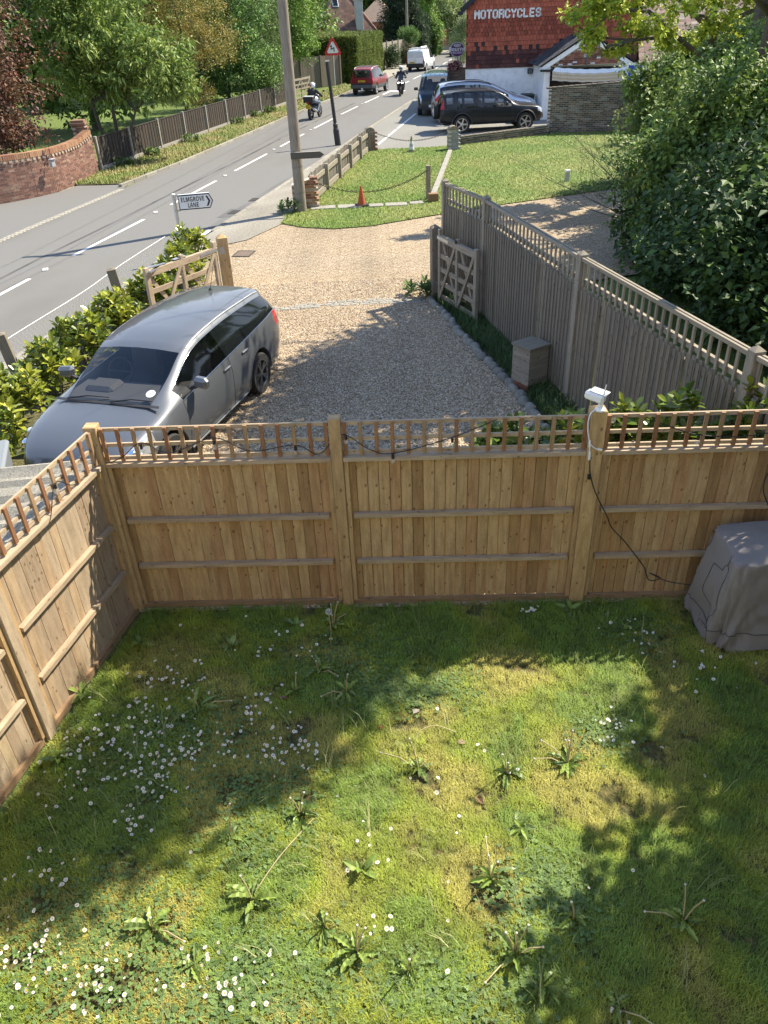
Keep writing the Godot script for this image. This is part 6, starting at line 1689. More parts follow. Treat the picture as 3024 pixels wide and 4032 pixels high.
	# the dark van with a teal roof
	var v := {"wb": 2.92, "r": 0.33, "spokes": 8, "rim": M.darkalloy,
		"top": [[-0.97, 0.72], [-0.96, 1.15], [-0.9, 1.5], [-0.8, 1.82], [-0.62, 1.92], [1.0, 1.945], [2.05, 1.92], [2.4, 1.85], [2.52, 1.78], [3.16, 1.24], [3.24, 1.2], [3.62, 1.05], [3.78, 0.88], [3.84, 0.7], [3.86, 0.5]],
		"belt": [[-0.97, 0.68], [-0.95, 1.1], [2.4, 1.14], [3.2, 1.1], [3.6, 0.97], [3.78, 0.82], [3.86, 0.46]],
		"wid": [[-0.97, 0.82], [-0.85, 0.9], [0.0, 0.92], [2.6, 0.92], [3.3, 0.9], [3.65, 0.84], [3.86, 0.72]],
		"roof": [[-0.97, 0.68], [-0.6, 0.72], [2.0, 0.73], [2.5, 0.745], [3.2, 0.83]], "bot": [[-0.97, 0.4], [0, 0.28], [2.9, 0.28], [3.86, 0.34]],
		"windows": [[-0.8, 0.35], [0.45, 1.5], [1.66, 2.92]], "ws": [2.46, 3.2], "rg": [-0.93, -0.78], "doors": [[1.6, 2.5], [0.42, 1.58]], "bumper": [-0.7, 3.56], "hl": [3.52, 3.84, 5, 6], "marks": [3.52, 3.56, 3.84],
		"roofm": paint(0.10, 0.26, 0.30, 0.4, 0.3), "mirrorm": M.blackplastic, "handlem": M.blackplastic, "edge": 0.1, "paint": dull(0.009, 0.015, 0.017)}
	var vn := car("van", "dark van with a ribbed teal roof parked facing the road junction", "van", v, V(4.15, 0.0, -50.25), heading(-0.13, 1.0), 1.0)
	for k in 5:
		var rb := MB.new(); var pts := []
		for j in 9:
			var x := lerpf(-0.6, 2.2, j / 8.0); pts.append(V(x, pch(v.top, x) + 0.004, -0.5 + k * 0.25))
		rb.tube(pts, [0.022], 6); put("roof_rib", rb, v.roofm, vn)
	var gr2 := MB.new(); gr2.bbox(V(3.8, 0.8, 0), V(0.05, 0.13, 0.95), 0.01); put("grille", gr2, M.blackplastic, vn)
	var em := MB.new(); em.lathe([Vector2(0.0, 0.03), Vector2(0.06, 0.03), Vector2(0.06, 0)], 16, Transform3D(Basis(V(0, 0, 1), -PI / 2), V(3.82, 0.82, 0))); put("badge", em, M.chrome, vn)
	plate(vn, "907", V(3.885, 0.52, 0.0), true, C(0.78, 0.78, 0.76))
	# the red off-roader going away
	var r := {"wb": 2.62, "r": 0.345, "spokes": 6, "rim": M.alloy,
		"top": [[-0.84, 0.78], [-0.83, 1.0], [-0.79, 1.13], [-0.66, 1.58], [-0.52, 1.66], [0.5, 1.72], [1.2, 1.7], [1.5, 1.64], [2.3, 1.16], [2.4, 1.14], [3.0, 1.05], [3.3, 0.95], [3.42, 0.8], [3.45, 0.6]],
		"belt": [[-0.84, 0.74], [-0.82, 1.04], [0.0, 1.06], [1.5, 1.04], [2.35, 1.02], [3.05, 0.94], [3.35, 0.82], [3.45, 0.56]],
		"wid": [[-0.84, 0.82], [-0.75, 0.86], [0.0, 0.89], [2.3, 0.89], [2.9, 0.87], [3.25, 0.8], [3.45, 0.62]],
		"roof": [[-0.84, 0.66], [-0.5, 0.69], [1.3, 0.70], [2.35, 0.77]], "bot": [[-0.84, 0.46], [0, 0.34], [2.6, 0.34], [3.45, 0.42]],
		"windows": [[-0.6, 0.0], [0.1, 0.82], [0.92, 2.0]], "ws": [1.5, 2.34], "rg": [-0.8, -0.62], "doors": [[0.36, 0.88], [0.88, 2.06]], "tl": [-0.835, -0.7, 3, 4], "clad": 2, "cladm": mat(L(0.075, 0.078, 0.082), 0.6), "bumper": [-0.55, 2.9],
		"marks": [-0.835, -0.7], "paint": dull(0.17, 0.007, 0.012)}
	var rd := car("off_roader", "dark red off-roader with grey bumpers driving away past the hedge", "car", r, V(0.05, 0.0, -61.2), heading(0.32, -1.0), 0.96)
	rails(rd, r, -0.4, 1.3, M.steel, 0.06, 0.02)
	var rk := MB.new()
	for k in 3: rk.bar(V(-0.2 + k * 0.6, 1.77, -0.6), V(-0.2 + k * 0.6, 1.77, 0.6), 0.04, 0.03)
	put("roof_bars", rk, M.steel, rd)
	plate(rd, "KX03 OFX", V(-0.85, 0.9, 0.0), false, C(0.75, 0.52, 0.03))
	var tb := MB.new(); tb.bbox(V(-0.87, 0.56, 0), V(0.12, 0.22, 1.66), 0.03); put("rear_bumper", tb, r.cladm, rd)
	var tw := MB.new(); tw.col = C(0.6, 0.6, 0.6); tw.ball(V(-1.0, 0.46, 0.05), V(0.05, 0.05, 0.05), 10, 6); tw.box(V(-0.95, 0.4, 0.05), V(0.08, 0.14, 0.14)); put("tow_ball", tw, M.gloss, rd)
	var tg := MB.new(); tg.tube([V(-0.79, 1.14, 0.05), V(-0.76, 1.25, -0.3)], [0.012], 5); put("rear_wiper", tg, M.blackplastic, rd)
	# the white van beyond it
	var w := {"wb": 2.75, "r": 0.32, "spokes": 5, "rim": M.steel, "panel": true,
		"top": [[-0.86, 0.7], [-0.855, 1.2], [-0.84, 1.6], [-0.78, 1.78], [-0.6, 1.83], [1.0, 1.845], [1.6, 1.80], [1.85, 1.72], [2.75, 1.16], [2.82, 1.14], [3.3, 1.0], [3.5, 0.85], [3.56, 0.6]],
		"belt": [[-0.86, 0.66], [-0.85, 1.05], [1.0, 1.06], [2.75, 1.04], [3.3, 0.88], [3.56, 0.55]],
		"wid": [[-0.86, 0.84], [-0.78, 0.89], [0.0, 0.92], [2.5, 0.92], [3.1, 0.88], [3.4, 0.78], [3.56, 0.6]],
		"roof": [[-0.86, 0.72], [-0.6, 0.74], [1.5, 0.72], [2.75, 0.8]], "bot": [[-0.86, 0.4], [0, 0.28], [2.7, 0.25], [3.56, 0.32]],
		"windows": [[1.35, 2.45]], "ws": [1.82, 2.78], "rg": [-0.861, -0.8605], "doors": [[1.3, 2.5]], "tl": [-0.855, -0.74, 4, 5], "bumper": [-0.6, 3.3], "marks": [-0.855, -0.74], "edge": 0.06, "mirrorm": M.blackplastic, "handlem": M.blackplastic,
		"paint": paint(0.72, 0.73, 0.74, 0.0, 0.35)}
	var wv := car("van", "white panel van with roof bars driving away up the road", "van", w, V(5.0, 0.0, -82.2), heading(0.36, -1.0), 0.95)
	for z in [-0.45, 0.45]:
		var pn := MB.new(); pn.col = C(0.55, 0.57, 0.6); pn.bbox(V(-0.862, 1.42, z), V(0.016, 0.5, 0.66), 0.006); put("rear_door_panel", pn, M.gloss, wv)
	var gap := MB.new(); gap.box(V(-0.868, 1.15, 0), V(0.012, 1.1, 0.012)); put("rear_door_gap", gap, M.blackplastic, wv)
	plate(wv, "KM68 BKJ", V(-0.885, 0.78, -0.3), false, C(0.75, 0.55, 0.03))
	var wb2 := MB.new(); wb2.bbox(V(-0.88, 0.52, 0), V(0.12, 0.28, 1.76), 0.03); put("rear_bumper", wb2, M.blackplastic, wv)
	for k in 3:
		var rb := MB.new(); rb.col = C(0.7, 0.7, 0.7); rb.box(V(-0.4 + k * 0.7, 1.93, 0), V(0.06, 0.05, 1.5)); rb.box(V(-0.4 + k * 0.7, 1.88, 0.68), V(0.05, 0.1, 0.04)); rb.box(V(-0.4 + k * 0.7, 1.88, -0.68), V(0.05, 0.1, 0.04)); put("roof_bar", rb, M.plain, wv)
	var tu := MB.new(); tu.col = C(0.75, 0.75, 0.75); tu.tube([V(-0.7, 2.0, 0.5), V(1.3, 2.0, 0.5)], [0.07], 10); put("pipe_carrier", tu, M.plain, wv)
	# the dark car in the distance
	var d: Dictionary = c.duplicate(); d.erase("clad"); d.paint = dull(0.012, 0.013, 0.015)
	car("hatchback", "black car far up the road beside the purple SOLD board", "car", d, V(11.6, 0.0, -105.5), heading(-0.3, 1.0), 1.0)

# ---------- riders ----------
# one continuous surface round a skeleton: bones are [from, to, radius, radius, colour]
func body_mesh(b: MB, bones: Array, cell: float, k: float) -> void:
	var lo: Vector3 = bones[0][0]; var hi := lo
	for q in bones:
		var r := Vector3.ONE * (maxf(q[2], q[3]) + cell * 3.0)
		lo = lo.min(q[0] - r).min(q[1] - r); hi = hi.max(q[0] + r).max(q[1] + r)
	var n := Vector3i(((hi - lo) / cell).ceil()) + Vector3i.ONE
	var f := PackedFloat32Array(); f.resize(n.x * n.y * n.z); f.fill(9.0)
	for q in bones:
		var a: Vector3 = q[0]; var d: Vector3 = q[1] - a
		var l2 := maxf(d.length_squared(), 1e-6)
		var rr := Vector3.ONE * (maxf(q[2], q[3]) + k * 2.0 + cell * 2.0)
		var i0 := Vector3i((((a.min(q[1]) - rr) - lo) / cell).floor()).clamp(Vector3i.ZERO, n - Vector3i.ONE); var i1 := Vector3i((((a.max(q[1]) + rr) - lo) / cell).ceil()).clamp(Vector3i.ZERO, n - Vector3i.ONE)
		for z in range(i0.z, i1.z + 1):
			for y in range(i0.y, i1.y + 1):
				for x in range(i0.x, i1.x + 1):
					var p := lo + Vector3(x, y, z) * cell
					var t := clampf((p - a).dot(d) / l2, 0, 1)
					var v := p.distance_to(a + d * t) - lerpf(q[2], q[3], t)
					var id := x + n.x * (y + n.y * z)
					var o := f[id]
					var h := clampf(0.5 + 0.5 * (o - v) / k, 0, 1)
					f[id] = lerpf(o, v, h) - k * h * (1 - h) if o < 8.0 else v
	var pts := {}
	var corner := [Vector3i(0, 0, 0), Vector3i(1, 0, 0), Vector3i(0, 1, 0), Vector3i(1, 1, 0), Vector3i(0, 0, 1), Vector3i(1, 0, 1), Vector3i(0, 1, 1), Vector3i(1, 1, 1)]
	for z in n.z - 1:
		for y in n.y - 1:
			for x in n.x - 1:
				var vals := []; var neg := 0
				for c in corner:
					var v := f[x + c.x + n.x * (y + c.y + n.y * (z + c.z))]
					vals.append(v)
					if v < 0: neg += 1
				if neg == 0 or neg == 8: continue
				var s := Vector3.ZERO; var cnt := 0
				for i in 8:
					for j in range(i + 1, 8):
						var dd: Vector3i = corner[i] - corner[j]
						if absi(dd.x) + absi(dd.y) + absi(dd.z) != 1: continue
						if (vals[i] < 0) != (vals[j] < 0):
							s += Vector3(corner[i]).lerp(Vector3(corner[j]), vals[i] / (vals[i] - vals[j])); cnt += 1
				var g := Vector3(vals[1] - vals[0] + vals[3] - vals[2] + vals[5] - vals[4] + vals[7] - vals[6], vals[2] - vals[0] + vals[3] - vals[1] + vals[6] - vals[4] + vals[7] - vals[5], vals[4] - vals[0] + vals[5] - vals[1] + vals[6] - vals[2] + vals[7] - vals[3])
				var p := lo + (Vector3(x, y, z) + s / cnt) * cell
				var best := 9.0; var cc := Color.WHITE
				for q in bones:
					var d: Vector3 = q[1] - q[0]
					var t := clampf((p - q[0]).dot(d) / maxf(d.length_squared(), 1e-6), 0, 1)
					var v := p.distance_to(q[0] + d * t) - lerpf(q[2], q[3], t)
					if v < best: best = v; cc = q[4]
				pts[Vector3i(x, y, z)] = [p, g.normalized(), cc]
	for key in pts:
		var x: int = key.x; var y: int = key.y; var z: int = key.z
		var id := x + n.x * (y + n.y * z)
		for ax in 3:
			var step: int = [1, n.x, n.x * n.y][ax]
			if (f[id] < 0) == (f[id + step] < 0): continue
			var u := Vector3i.ZERO; u[(ax + 1) % 3] = 1
			var w := Vector3i.ZERO; w[(ax + 2) % 3] = 1
			if not (pts.has(key - u) and pts.has(key - w) and pts.has(key - u - w)): continue
			var q := [pts[key], pts[key - u], pts[key - u - w], pts[key - w]]
			for tr in [[0, 1, 2], [0, 2, 3]]:
				b.col = q[tr[0]][2]
				b.tri3(q[tr[0]][0], q[tr[1]][0], q[tr[2]][0], q[tr[0]][1], q[tr[1]][1], q[tr[2]][1])

func rider(label: String, at: Vector3, turn: float, scooter: bool) -> void:
	var t := thing("person", label, "person", at, turn)
	var jk := C(0.02, 0.02, 0.023) if not scooter else C(0.025, 0.027, 0.035)
	var tr := C(0.16, 0.20, 0.25) if not scooter else C(0.03, 0.03, 0.035)
	var gv := C(0.012, 0.012, 0.013); var shoe := C(0.03, 0.03, 0.03)
	var bones := []
	var hip := V(0.42, 0.92, 0); var chest := V(0.52, 1.24, 0); var neck := V(0.57, 1.46, 0)
	if scooter: hip = V(0.40, 0.86, 0); chest = V(0.44, 1.2, 0); neck = V(0.46, 1.42, 0)
	bones.append([hip, (hip + chest) * 0.5, 0.155, 0.15, tr if false else jk]); bones.append([(hip + chest) * 0.5, chest, 0.15, 0.165, jk]); bones.append([chest, neck, 0.15, 0.075, jk])
	var fingers := MB.new(); fingers.col = gv
	for s in [-1.0, 1.0]:
		var sh: Vector3 = neck + V(0.0, -0.08, 0.185 * s); var el := V(0.80, 1.17, 0.35 * s); var ha := V(1.02, 1.08, 0.36 * s)
		if scooter: sh = neck + V(0.0, -0.08, 0.19 * s); el = V(0.62, 1.08, 0.33 * s); ha = V(0.88, 1.06, 0.31 * s)
		bones.append([chest + V(0, 0.1, 0.08 * s), sh, 0.11, 0.085, jk]); bones.append([sh, el, 0.08, 0.06, jk]); bones.append([el, ha - V(0.05, 0, 0), 0.06, 0.042, jk]); bones.append([ha - V(0.05, 0, 0), ha, 0.04, 0.038, gv])
		for k in 4:
			var z: float = (0.36 if not scooter else 0.31) * s + (k - 1.5) * 0.021
			var hy: float = ha.y; var hx: float = ha.x
			fingers.tube([V(hx + 0.01, hy + 0.02, z), V(hx + 0.05, hy + 0.015, z), V(hx + 0.062 - 0.004 * absf(k - 1.5), hy - 0.02, z), V(hx + 0.035, hy - 0.04, z)], [0.011, 0.0105, 0.010, 0.008], 5)
		fingers.tube([ha + V(0.0, -0.01, -0.035 * s), ha + V(0.03, -0.035, -0.045 * s), ha + V(0.05, -0.045, -0.03 * s)], [0.012, 0.011, 0.009], 5)
		var kn := V(0.84, 0.80, 0.25 * s); var an := V(0.56, 0.42, 0.22 * s); var toe := V(0.74, 0.35, 0.25 * s)
		if scooter: kn = V(0.86, 0.74, 0.22 * s); an = V(0.86, 0.36, 0.19 * s); toe = V(1.03, 0.34, 0.2 * s)
		bones.append([hip + V(0, -0.02, 0.1 * s), kn, 0.115, 0.075, tr]); bones.append([kn, an, 0.07, 0.05, tr]); bones.append([an, toe, 0.05, 0.042, shoe])
		if not scooter: bones.append([an + V(0.02, -0.05, 0), toe + V(0.01, -0.03, 0), 0.028, 0.022, C(0.6, 0.6, 0.6)])
	var b := MB.new()
	body_mesh(b, bones, 0.03, 0.05)
	b.v.append_array(fingers.v); b.n.append_array(fingers.n); b.u.append_array(fingers.u); b.c.append_array(fingers.c)
	put("body", b, M.plain, t)
	var hc: Vector3 = neck + V(0.05, 0.17, 0)
	var hm := MB.new(); hm.col = C(0.6, 0.68, 0.72) if not scooter else C(0.30, 0.31, 0.33)
	hm.ball(hc, V(0.155, 0.16, 0.135), 18, 12); hm.ball(hc + V(0.08, -0.08, 0), V(0.085, 0.075, 0.09), 12, 8)
	var h := put("helmet", hm, M.gloss, t)
	var vs := MB.new(); vs.ball(hc + V(0.035, 0.01, 0), V(0.13, 0.065, 0.125), 16, 8); put("visor", vs, M.darkglass, h)
	if not scooter:
		var st := MB.new(); st.col = C(0.5, 0.10, 0.06); st.ball(hc + V(-0.03, 0.0, -0.02), V(0.13, 0.10, 0.13), 14, 8); put("red_panel", st, M.gloss, h)
		var pk := MB.new(); pk.col = C(0.6, 0.65, 0.68); pk.bbox(hc + V(0.17, 0.07, 0), V(0.13, 0.02, 0.18), 0.006, Basis(V(0, 0, 1), 0.15)); put("peak", pk, M.gloss, h)
	else:
		var wt := MB.new(); wt.col = C(0.75, 0.75, 0.75); wt.ball(hc + V(0.0, 0.06, 0.03), V(0.13, 0.105, 0.108), 14, 8); put("white_panel", wt, M.gloss, h)

func motorbike(label: String, at: Vector3, turn: float, scooter: bool) -> void:
	var t := thing("scooter" if scooter else "motorbike", label, "motorbike", at, turn)
	var wb := 1.42; var r := 0.33 if not scooter else 0.29
	var bl := C(0.018, 0.018, 0.02)
	for k in 2:
		var w := part("wheel", t, Transform3D(Basis(V(1, 0, 0), PI / 2), V(wb * k, r, 0)))
		var wd := (0.15 if k == 0 else 0.11)
		var ty := MB.new(); ty.lathe([Vector2(r * 0.72, -wd * 0.45), Vector2(r * 0.9, -wd * 0.5), Vector2(r * 0.98, -wd * 0.25), Vector2(r, 0), Vector2(r * 0.98, wd * 0.25), Vector2(r * 0.9, wd * 0.5), Vector2(r * 0.72, wd * 0.45)], 28); put("tyre", ty, M.rubber, w)
		var rm := MB.new(); rm.lathe([Vector2(r * 0.73, -0.035), Vector2(r * 0.68, 0.0), Vector2(r * 0.73, 0.035)], 28); rm.lathe([Vector2(0, -0.05), Vector2(0.05, -0.05), Vector2(0.05, 0.05), Vector2(0, 0.05)], 12)
		for s in 6: rm.bar(V(0, 0, 0), V(cos(TAU * s / 6) * r * 0.7, 0, sin(TAU * s / 6) * r * 0.7), 0.025, 0.02)
		put("rim", rm, M.darkalloy, w)
		var dc := MB.new(); dc.lathe([Vector2(0.12, 0.05), Vector2(0.05, 0.052)], 20); put("brake_disc", dc, M.alloy, w)
	var fk := MB.new()
	for s in [-0.09, 0.09]: fk.tube([V(wb, r, s), V(wb - 0.33, 1.0, s)], [0.028, 0.03], 8)
	put("fork", fk, M.steel if not scooter else M.blackplastic, t)
	var hb := MB.new(); hb.tube([V(1.0, 1.09, -0.42), V(1.07, 1.07, -0.2), V(1.09, 1.02, 0), V(1.07, 1.07, 0.2), V(1.0, 1.09, 0.42)], [0.018], 8); put("handlebar", hb, M.blackplastic, t)
	for s in [-1.0, 1.0]:
		var mi := MB.new(); mi.col = bl; mi.tube([V(1.05, 1.1, 0.3 * s), V(1.06, 1.28, 0.42 * s)], [0.008], 5); mi.ball(V(1.05, 1.32, 0.46 * s), V(0.025, 0.05, 0.08), 10, 6); put("mirror", mi, M.gloss, t)
	if not scooter:
		var en := MB.new(); en.col = C(0.10, 0.10, 0.10); en.bbox(V(0.68, 0.5, 0), V(0.42, 0.34, 0.34), 0.06); en.bbox(V(0.85, 0.62, 0), V(0.2, 0.26, 0.5), 0.06); put("engine", en, M.plain, t)
		var fr := MB.new(); fr.tube([V(0, r, 0.1), V(0.5, 0.5, 0.12), V(0.6, 0.8, 0.1), V(1.05, 0.95, 0.04)], [0.03], 8); fr.tube([V(0, r, -0.1), V(0.5, 0.5, -0.12), V(0.6, 0.8, -0.1), V(1.05, 0.95, -0.04)], [0.03], 8); fr.tube([V(0.45, 0.8, 0), V(-0.15, 0.86, 0)], [0.04], 8); put("frame", fr, M.blackplastic, t)
		var tk := MB.new(); tk.col = C(0.55, 0.56, 0.58); tk.ball(V(0.82, 0.95, 0), V(0.28, 0.15, 0.19), 16, 10); put("tank", tk, M.gloss, t)
		var se := MB.new(); se.col = bl; se.bbox(V(0.3, 0.84, 0), V(0.75, 0.1, 0.27), 0.04); put("seat", se, M.plain, t)
		var fg := MB.new(); fg.col = C(0.05, 0.05, 0.055); fg.ball(V(1.17, 1.0, 0), V(0.14, 0.18, 0.17), 14, 8); fg.bbox(V(1.42, 0.7, 0), V(0.5, 0.03, 0.13), 0.01, Basis(V(0, 0, 1), -0.15)); put("fairing", fg, M.gloss, t)
		var ex := MB.new(); ex.tube([V(0.75, 0.36, 0.16), V(0.35, 0.42, 0.2), V(-0.1, 0.56, 0.22)], [0.03, 0.06, 0.065], 10); put("exhaust", ex, M.steel, t)
		var bx := MB.new(); bx.col = C(0.02, 0.02, 0.022); bx.bbox(V(-0.14, 1.02, 0), V(0.4, 0.3, 0.56), 0.05); put("top_box", bx, M.plain, t)
		var bt := MB.new(); bt.col = C(0.45, 0.46, 0.47); bt.bbox(V(-0.14, 1.165, 0), V(0.36, 0.04, 0.54), 0.015); put("box_lid", bt, M.plain, t)
		var mg := MB.new(); mg.col = bl; mg.bbox(V(-0.22, 0.72, 0), V(0.3, 0.05, 0.2), 0.015, Basis(V(0, 0, 1), 0.5)); put("mudguard", mg, M.plain, t)
		var tl := MB.new(); tl.bbox(V(-0.34, 0.86, 0), V(0.06, 0.06, 0.16), 0.015); put("tail_light", tl, M.tail, t)
		plate(t, "RX17 HVM", V(-0.36, 0.68, 0), false, C(0.72, 0.47, 0.02), 0.27)
	else:
		var bd := MB.new(); bd.col = bl
		bd.bbox(V(0.5, 0.42, 0), V(0.7, 0.18, 0.34), 0.05); bd.ball(V(0.15, 0.62, 0), V(0.42, 0.2, 0.19), 14, 8); bd.ball(V(1.05, 0.72, 0), V(0.16, 0.34, 0.24), 16, 10); bd.ball(V(1.16, 0.82, 0), V(0.16, 0.16, 0.2), 14, 8); bd.bbox(V(1.40, 0.6, 0), V(0.4, 0.04, 0.13), 0.015)
		put("bodywork", bd, M.gloss, t)
		var se := MB.new(); se.col = bl; se.bbox(V(0.25, 0.79, 0), V(0.8, 0.1, 0.32), 0.04); put("seat", se, M.plain, t)
		var sc := MB.new(); sc.bbox(V(1.1, 1.12, 0), V(0.012, 0.34, 0.34), 0.004, Basis(V(0, 0, 1), 0.4)); put("windscreen", sc, M.carglass, t)
		for s in [-1.0, 1.0]:
			var hl := MB.new(); hl.col = C(0.85, 0.85, 0.85); hl.bbox(V(1.285, 0.80, 0.115 * s), V(0.05, 0.07, 0.17), 0.02, Basis(V(1, 0, 0), 0.35 * s)); put("headlight", hl, M.headlit, t)
			var sp := MB.new(); sp.col = C(0.7, 0.7, 0.7); sp.ball(V(1.0, 0.9, 0.21 * s), V(0.14, 0.14, 0.035), 10, 8); put("side_panel", sp, M.gloss, t)
		var ex := MB.new(); ex.tube([V(0.4, 0.34, 0.2), V(-0.15, 0.42, 0.24)], [0.06, 0.07], 10); put("exhaust", ex, M.darkalloy, t)
		plate(t, "LK19 VXE", V(-0.42, 0.6, 0), false, C(0.72, 0.47, 0.02), 0.25)

func riders() -> void:
	R.seed = 1111
	M.headlit = mat(L(0.9, 0.9, 0.88), 0.2, {"emission_enabled": true, "emission": Color(1, 0.98, 0.92), "emission_energy_multiplier": 3.0})
	motorbike("motorbike with a black top box and yellow plate riding away along the far lane", V(-3.02, 0.0, -47.4), heading(0.3, -1.0), false)
	rider("person in a black jacket, pale jeans and light helmet riding the motorbike away", V(-3.02, 0.0, -47.4), heading(0.3, -1.0), false)
	motorbike("black scooter with lit twin headlights coming down the road", V(2.55, 0.0, -60.0), heading(-0.13, 1.0), true)
	rider("person in dark clothes and a silver helmet riding the oncoming scooter", V(2.55, 0.0, -60.0), heading(-0.13, 1.0), true)

# ---------- plants ----------
# a sprig of folded leaves
func sprig(count: int, len_: float, wid: float, radius: float, droop: float, sd: int, up := 0.3) -> ArrayMesh:
	var b := MB.new()
	var r := RandomNumberGenerator.new(); r.seed = sd
	for i in count:
		var d := V(r.randf_range(-1, 1), r.randf_range(-1, 1), r.randf_range(-1, 1)).normalized()
		var base := d * radius * r.randf_range(0.1, 1.0)
		var dir := (d + V(r.randf_range(-.6, .6), up - droop, r.randf_range(-.6, .6))).normalized()
		var side := dir.cross(V(r.randf_range(-.5, .5), 1, r.randf_range(-.5, .5))).normalized()
		var nn := side.cross(dir).normalized()
		if nn.y < 0: nn = -nn
		var l := len_ * r.randf_range(0.7, 1.2); var w := wid * r.randf_range(0.8, 1.2)
		var mid := base + dir * l * 0.45; var tip := base + dir * l - V(0, l * droop * 0.5, 0)
		b.col = Color.WHITE * r.randf_range(0.8, 1.2)
		var lf := mid + side * w * 0.5 + nn * w * 0.14; var rt := mid - side * w * 0.5 + nn * w * 0.14
		var n1 := (nn - side * 0.3).normalized(); var n2 := (nn + side * 0.3).normalized()
		b.tri3(base, lf, tip, n1, n1, n1)
		b.tri3(base, tip, rt, n2, n2, n2)
	return b.mesh()

# a whorl of glossy leaves at the end of a shoot
func whorl(count: int, len_: float, wid: float, sd: int) -> ArrayMesh:
	var b := MB.new()
	var r := RandomNumberGenerator.new(); r.seed = sd
	for i in count:
		var a := TAU * i * 0.382 + r.randf_range(-.2, .2)
		var el := lerpf(0.15, 1.2, float(i) / count) + r.randf_range(-.15, .15)
		var dir := V(cos(a) * cos(el), sin(el), sin(a) * cos(el))
		var side := V(-sin(a), 0, cos(a))
		var nn := side.cross(dir).normalized()
		if nn.y < 0: nn = -nn
		var base := V(0, len_ * 0.5 * i / count, 0)
		var l := len_ * r.randf_range(0.75, 1.15); var w := wid * r.randf_range(0.85, 1.15)
		b.col = Color.WHITE * r.randf_range(0.8, 1.2)
		var p := []
		for k in 4:
			var u: float = [0.0, 0.35, 0.7, 1.0][k]; var ww: float = [0.15, 0.9, 0.85, 0.0][k]
			var c := base + dir * l * u - V(0, l * 0.22 * u * u, 0)
			p.append([c + side * w * 0.5 * ww + nn * w * 0.12 * ww, c, c - side * w * 0.5 * ww + nn * w * 0.12 * ww])
		var n1 := (nn - side * 0.25).normalized(); var n2 := (nn + side * 0.25).normalized()
		var z := [Vector2.ZERO, Vector2.ZERO, Vector2.ZERO, Vector2.ZERO]
		for k in 3:
			b.quadn([p[k][0], p[k][1], p[k + 1][1], p[k + 1][0]], [n1, n1, n1, n1], z)
			b.quadn([p[k][1], p[k][2], p[k + 1][2], p[k + 1][1]], [n2, n2, n2, n2], z)
	return b.mesh()

func limb(b: MB, a: Vector3, e: Vector3, r0: float, r1: float, bend: float, depth := 0) -> void:
	var pts := []; var rad := []
	var off := V(rf(-1, 1), rf(-0.2, 0.6), rf(-1, 1)) * a.distance_to(e) * bend
	for i in 6:
		var u := i / 5.0
		pts.append(a.lerp(e, u) + off * sin(u * PI)); rad.append(lerpf(r0, r1, u))
	b.tube(pts, rad, 7 if r0 > 0.05 else 4, false)
	if depth > 0:
		for k in 3:
			var u: float = 0.4 + 0.2 * k
			var p: Vector3 = pts[int(u * 5)]
			var d := ((e - a).normalized() + V(rf(-1, 1), rf(-.2, .8), rf(-1, 1)) * 0.9).normalized()
			limb(b, p, p + d * a.distance_to(e) * rf(0.35, 0.6), lerpf(r0, r1, u) * 0.6, r1 * 0.5, 0.12, depth - 1)

# leaves spread through the outer part of a few uneven lobes
func crown(t: Node3D, blobs: Array, count: int, meshes: Array, m: Material, colors: Array, smin := 0.7, smax := 1.3, sd := 1, called := "crown") -> void:
	var gaps := noise(sd, 0.55, 2)
	var vol := 0.0
	for q in blobs: vol += q[1].x * q[1].y + q[1].y * q[1].z
	var xf := []; var cols := []
	for g in meshes.size(): xf.append([]); cols.append([])
	for q in blobs:
		var n := int(count * (q[1].x * q[1].y + q[1].y * q[1].z) / vol)
		for i in n:
			var d := V(R.randfn(), R.randfn(), R.randfn()).normalized()
			var rr := pow(R.randf(), 0.28)
			var p: Vector3 = q[0] + d * q[1] * rr * (1.0 + gaps.get_noise_3d(d.x * 2.6 + q[0].x, d.y * 2.6, d.z * 2.6 + q[0].z) * 0.75)
			if p.y < 0.05: continue
			if gaps.get_noise_3d(p.x * 2.2, p.y * 2.2, p.z * 2.2) < -0.22 - 0.2 * R.randf(): continue
			var k := R.randi() % meshes.size()
			var s := rf(smin, smax)
			xf[k].append(Transform3D((Basis(V(0, 1, 0), rf(0, TAU)) * Basis(V(1, 0, 0), rf(-.5, .5))).scaled(Vector3.ONE * s), p))
			var cc := pal(colors) * rf(1.5, 2.5); cc.a = 1.0
			cols[k].append(cc)
	for g in meshes.size():
		if xf[g].size(): many(called, meshes[g], m, xf[g], cols[g], t)

func tree(called: String, label: String, at: Vector3, trunk: Array, blobs: Array, count: int, meshes: Array, colors: Array, smin := 0.7, smax := 1.3, group := "", cat := "tree", m: Material = null) -> Node3D:
	var t := thing(called, label, cat, at, 0.0, group)
	var b := MB.new()
	for q in trunk:
		var fork: Vector3 = q[0]
		limb(b, V(fork.x * 0.25, -0.1, fork.z * 0.25), fork, q[1], q[1] * 0.7, 0.03)
		for bl in blobs:
			if bl[0].distance_to(fork) < q[2]: limb(b, fork, bl[0] + V(0, bl[1].y * 0.3, 0), q[1] * 0.6, q[1] * 0.12, 0.1, 2)
	if not b.v.is_empty(): put("trunk", b, M.bark, t)
	crown(t, blobs, count, meshes, m if m else M.leaf, colors, smin, smax, int(absf(at.x * 13 + at.z * 7)))
	return t

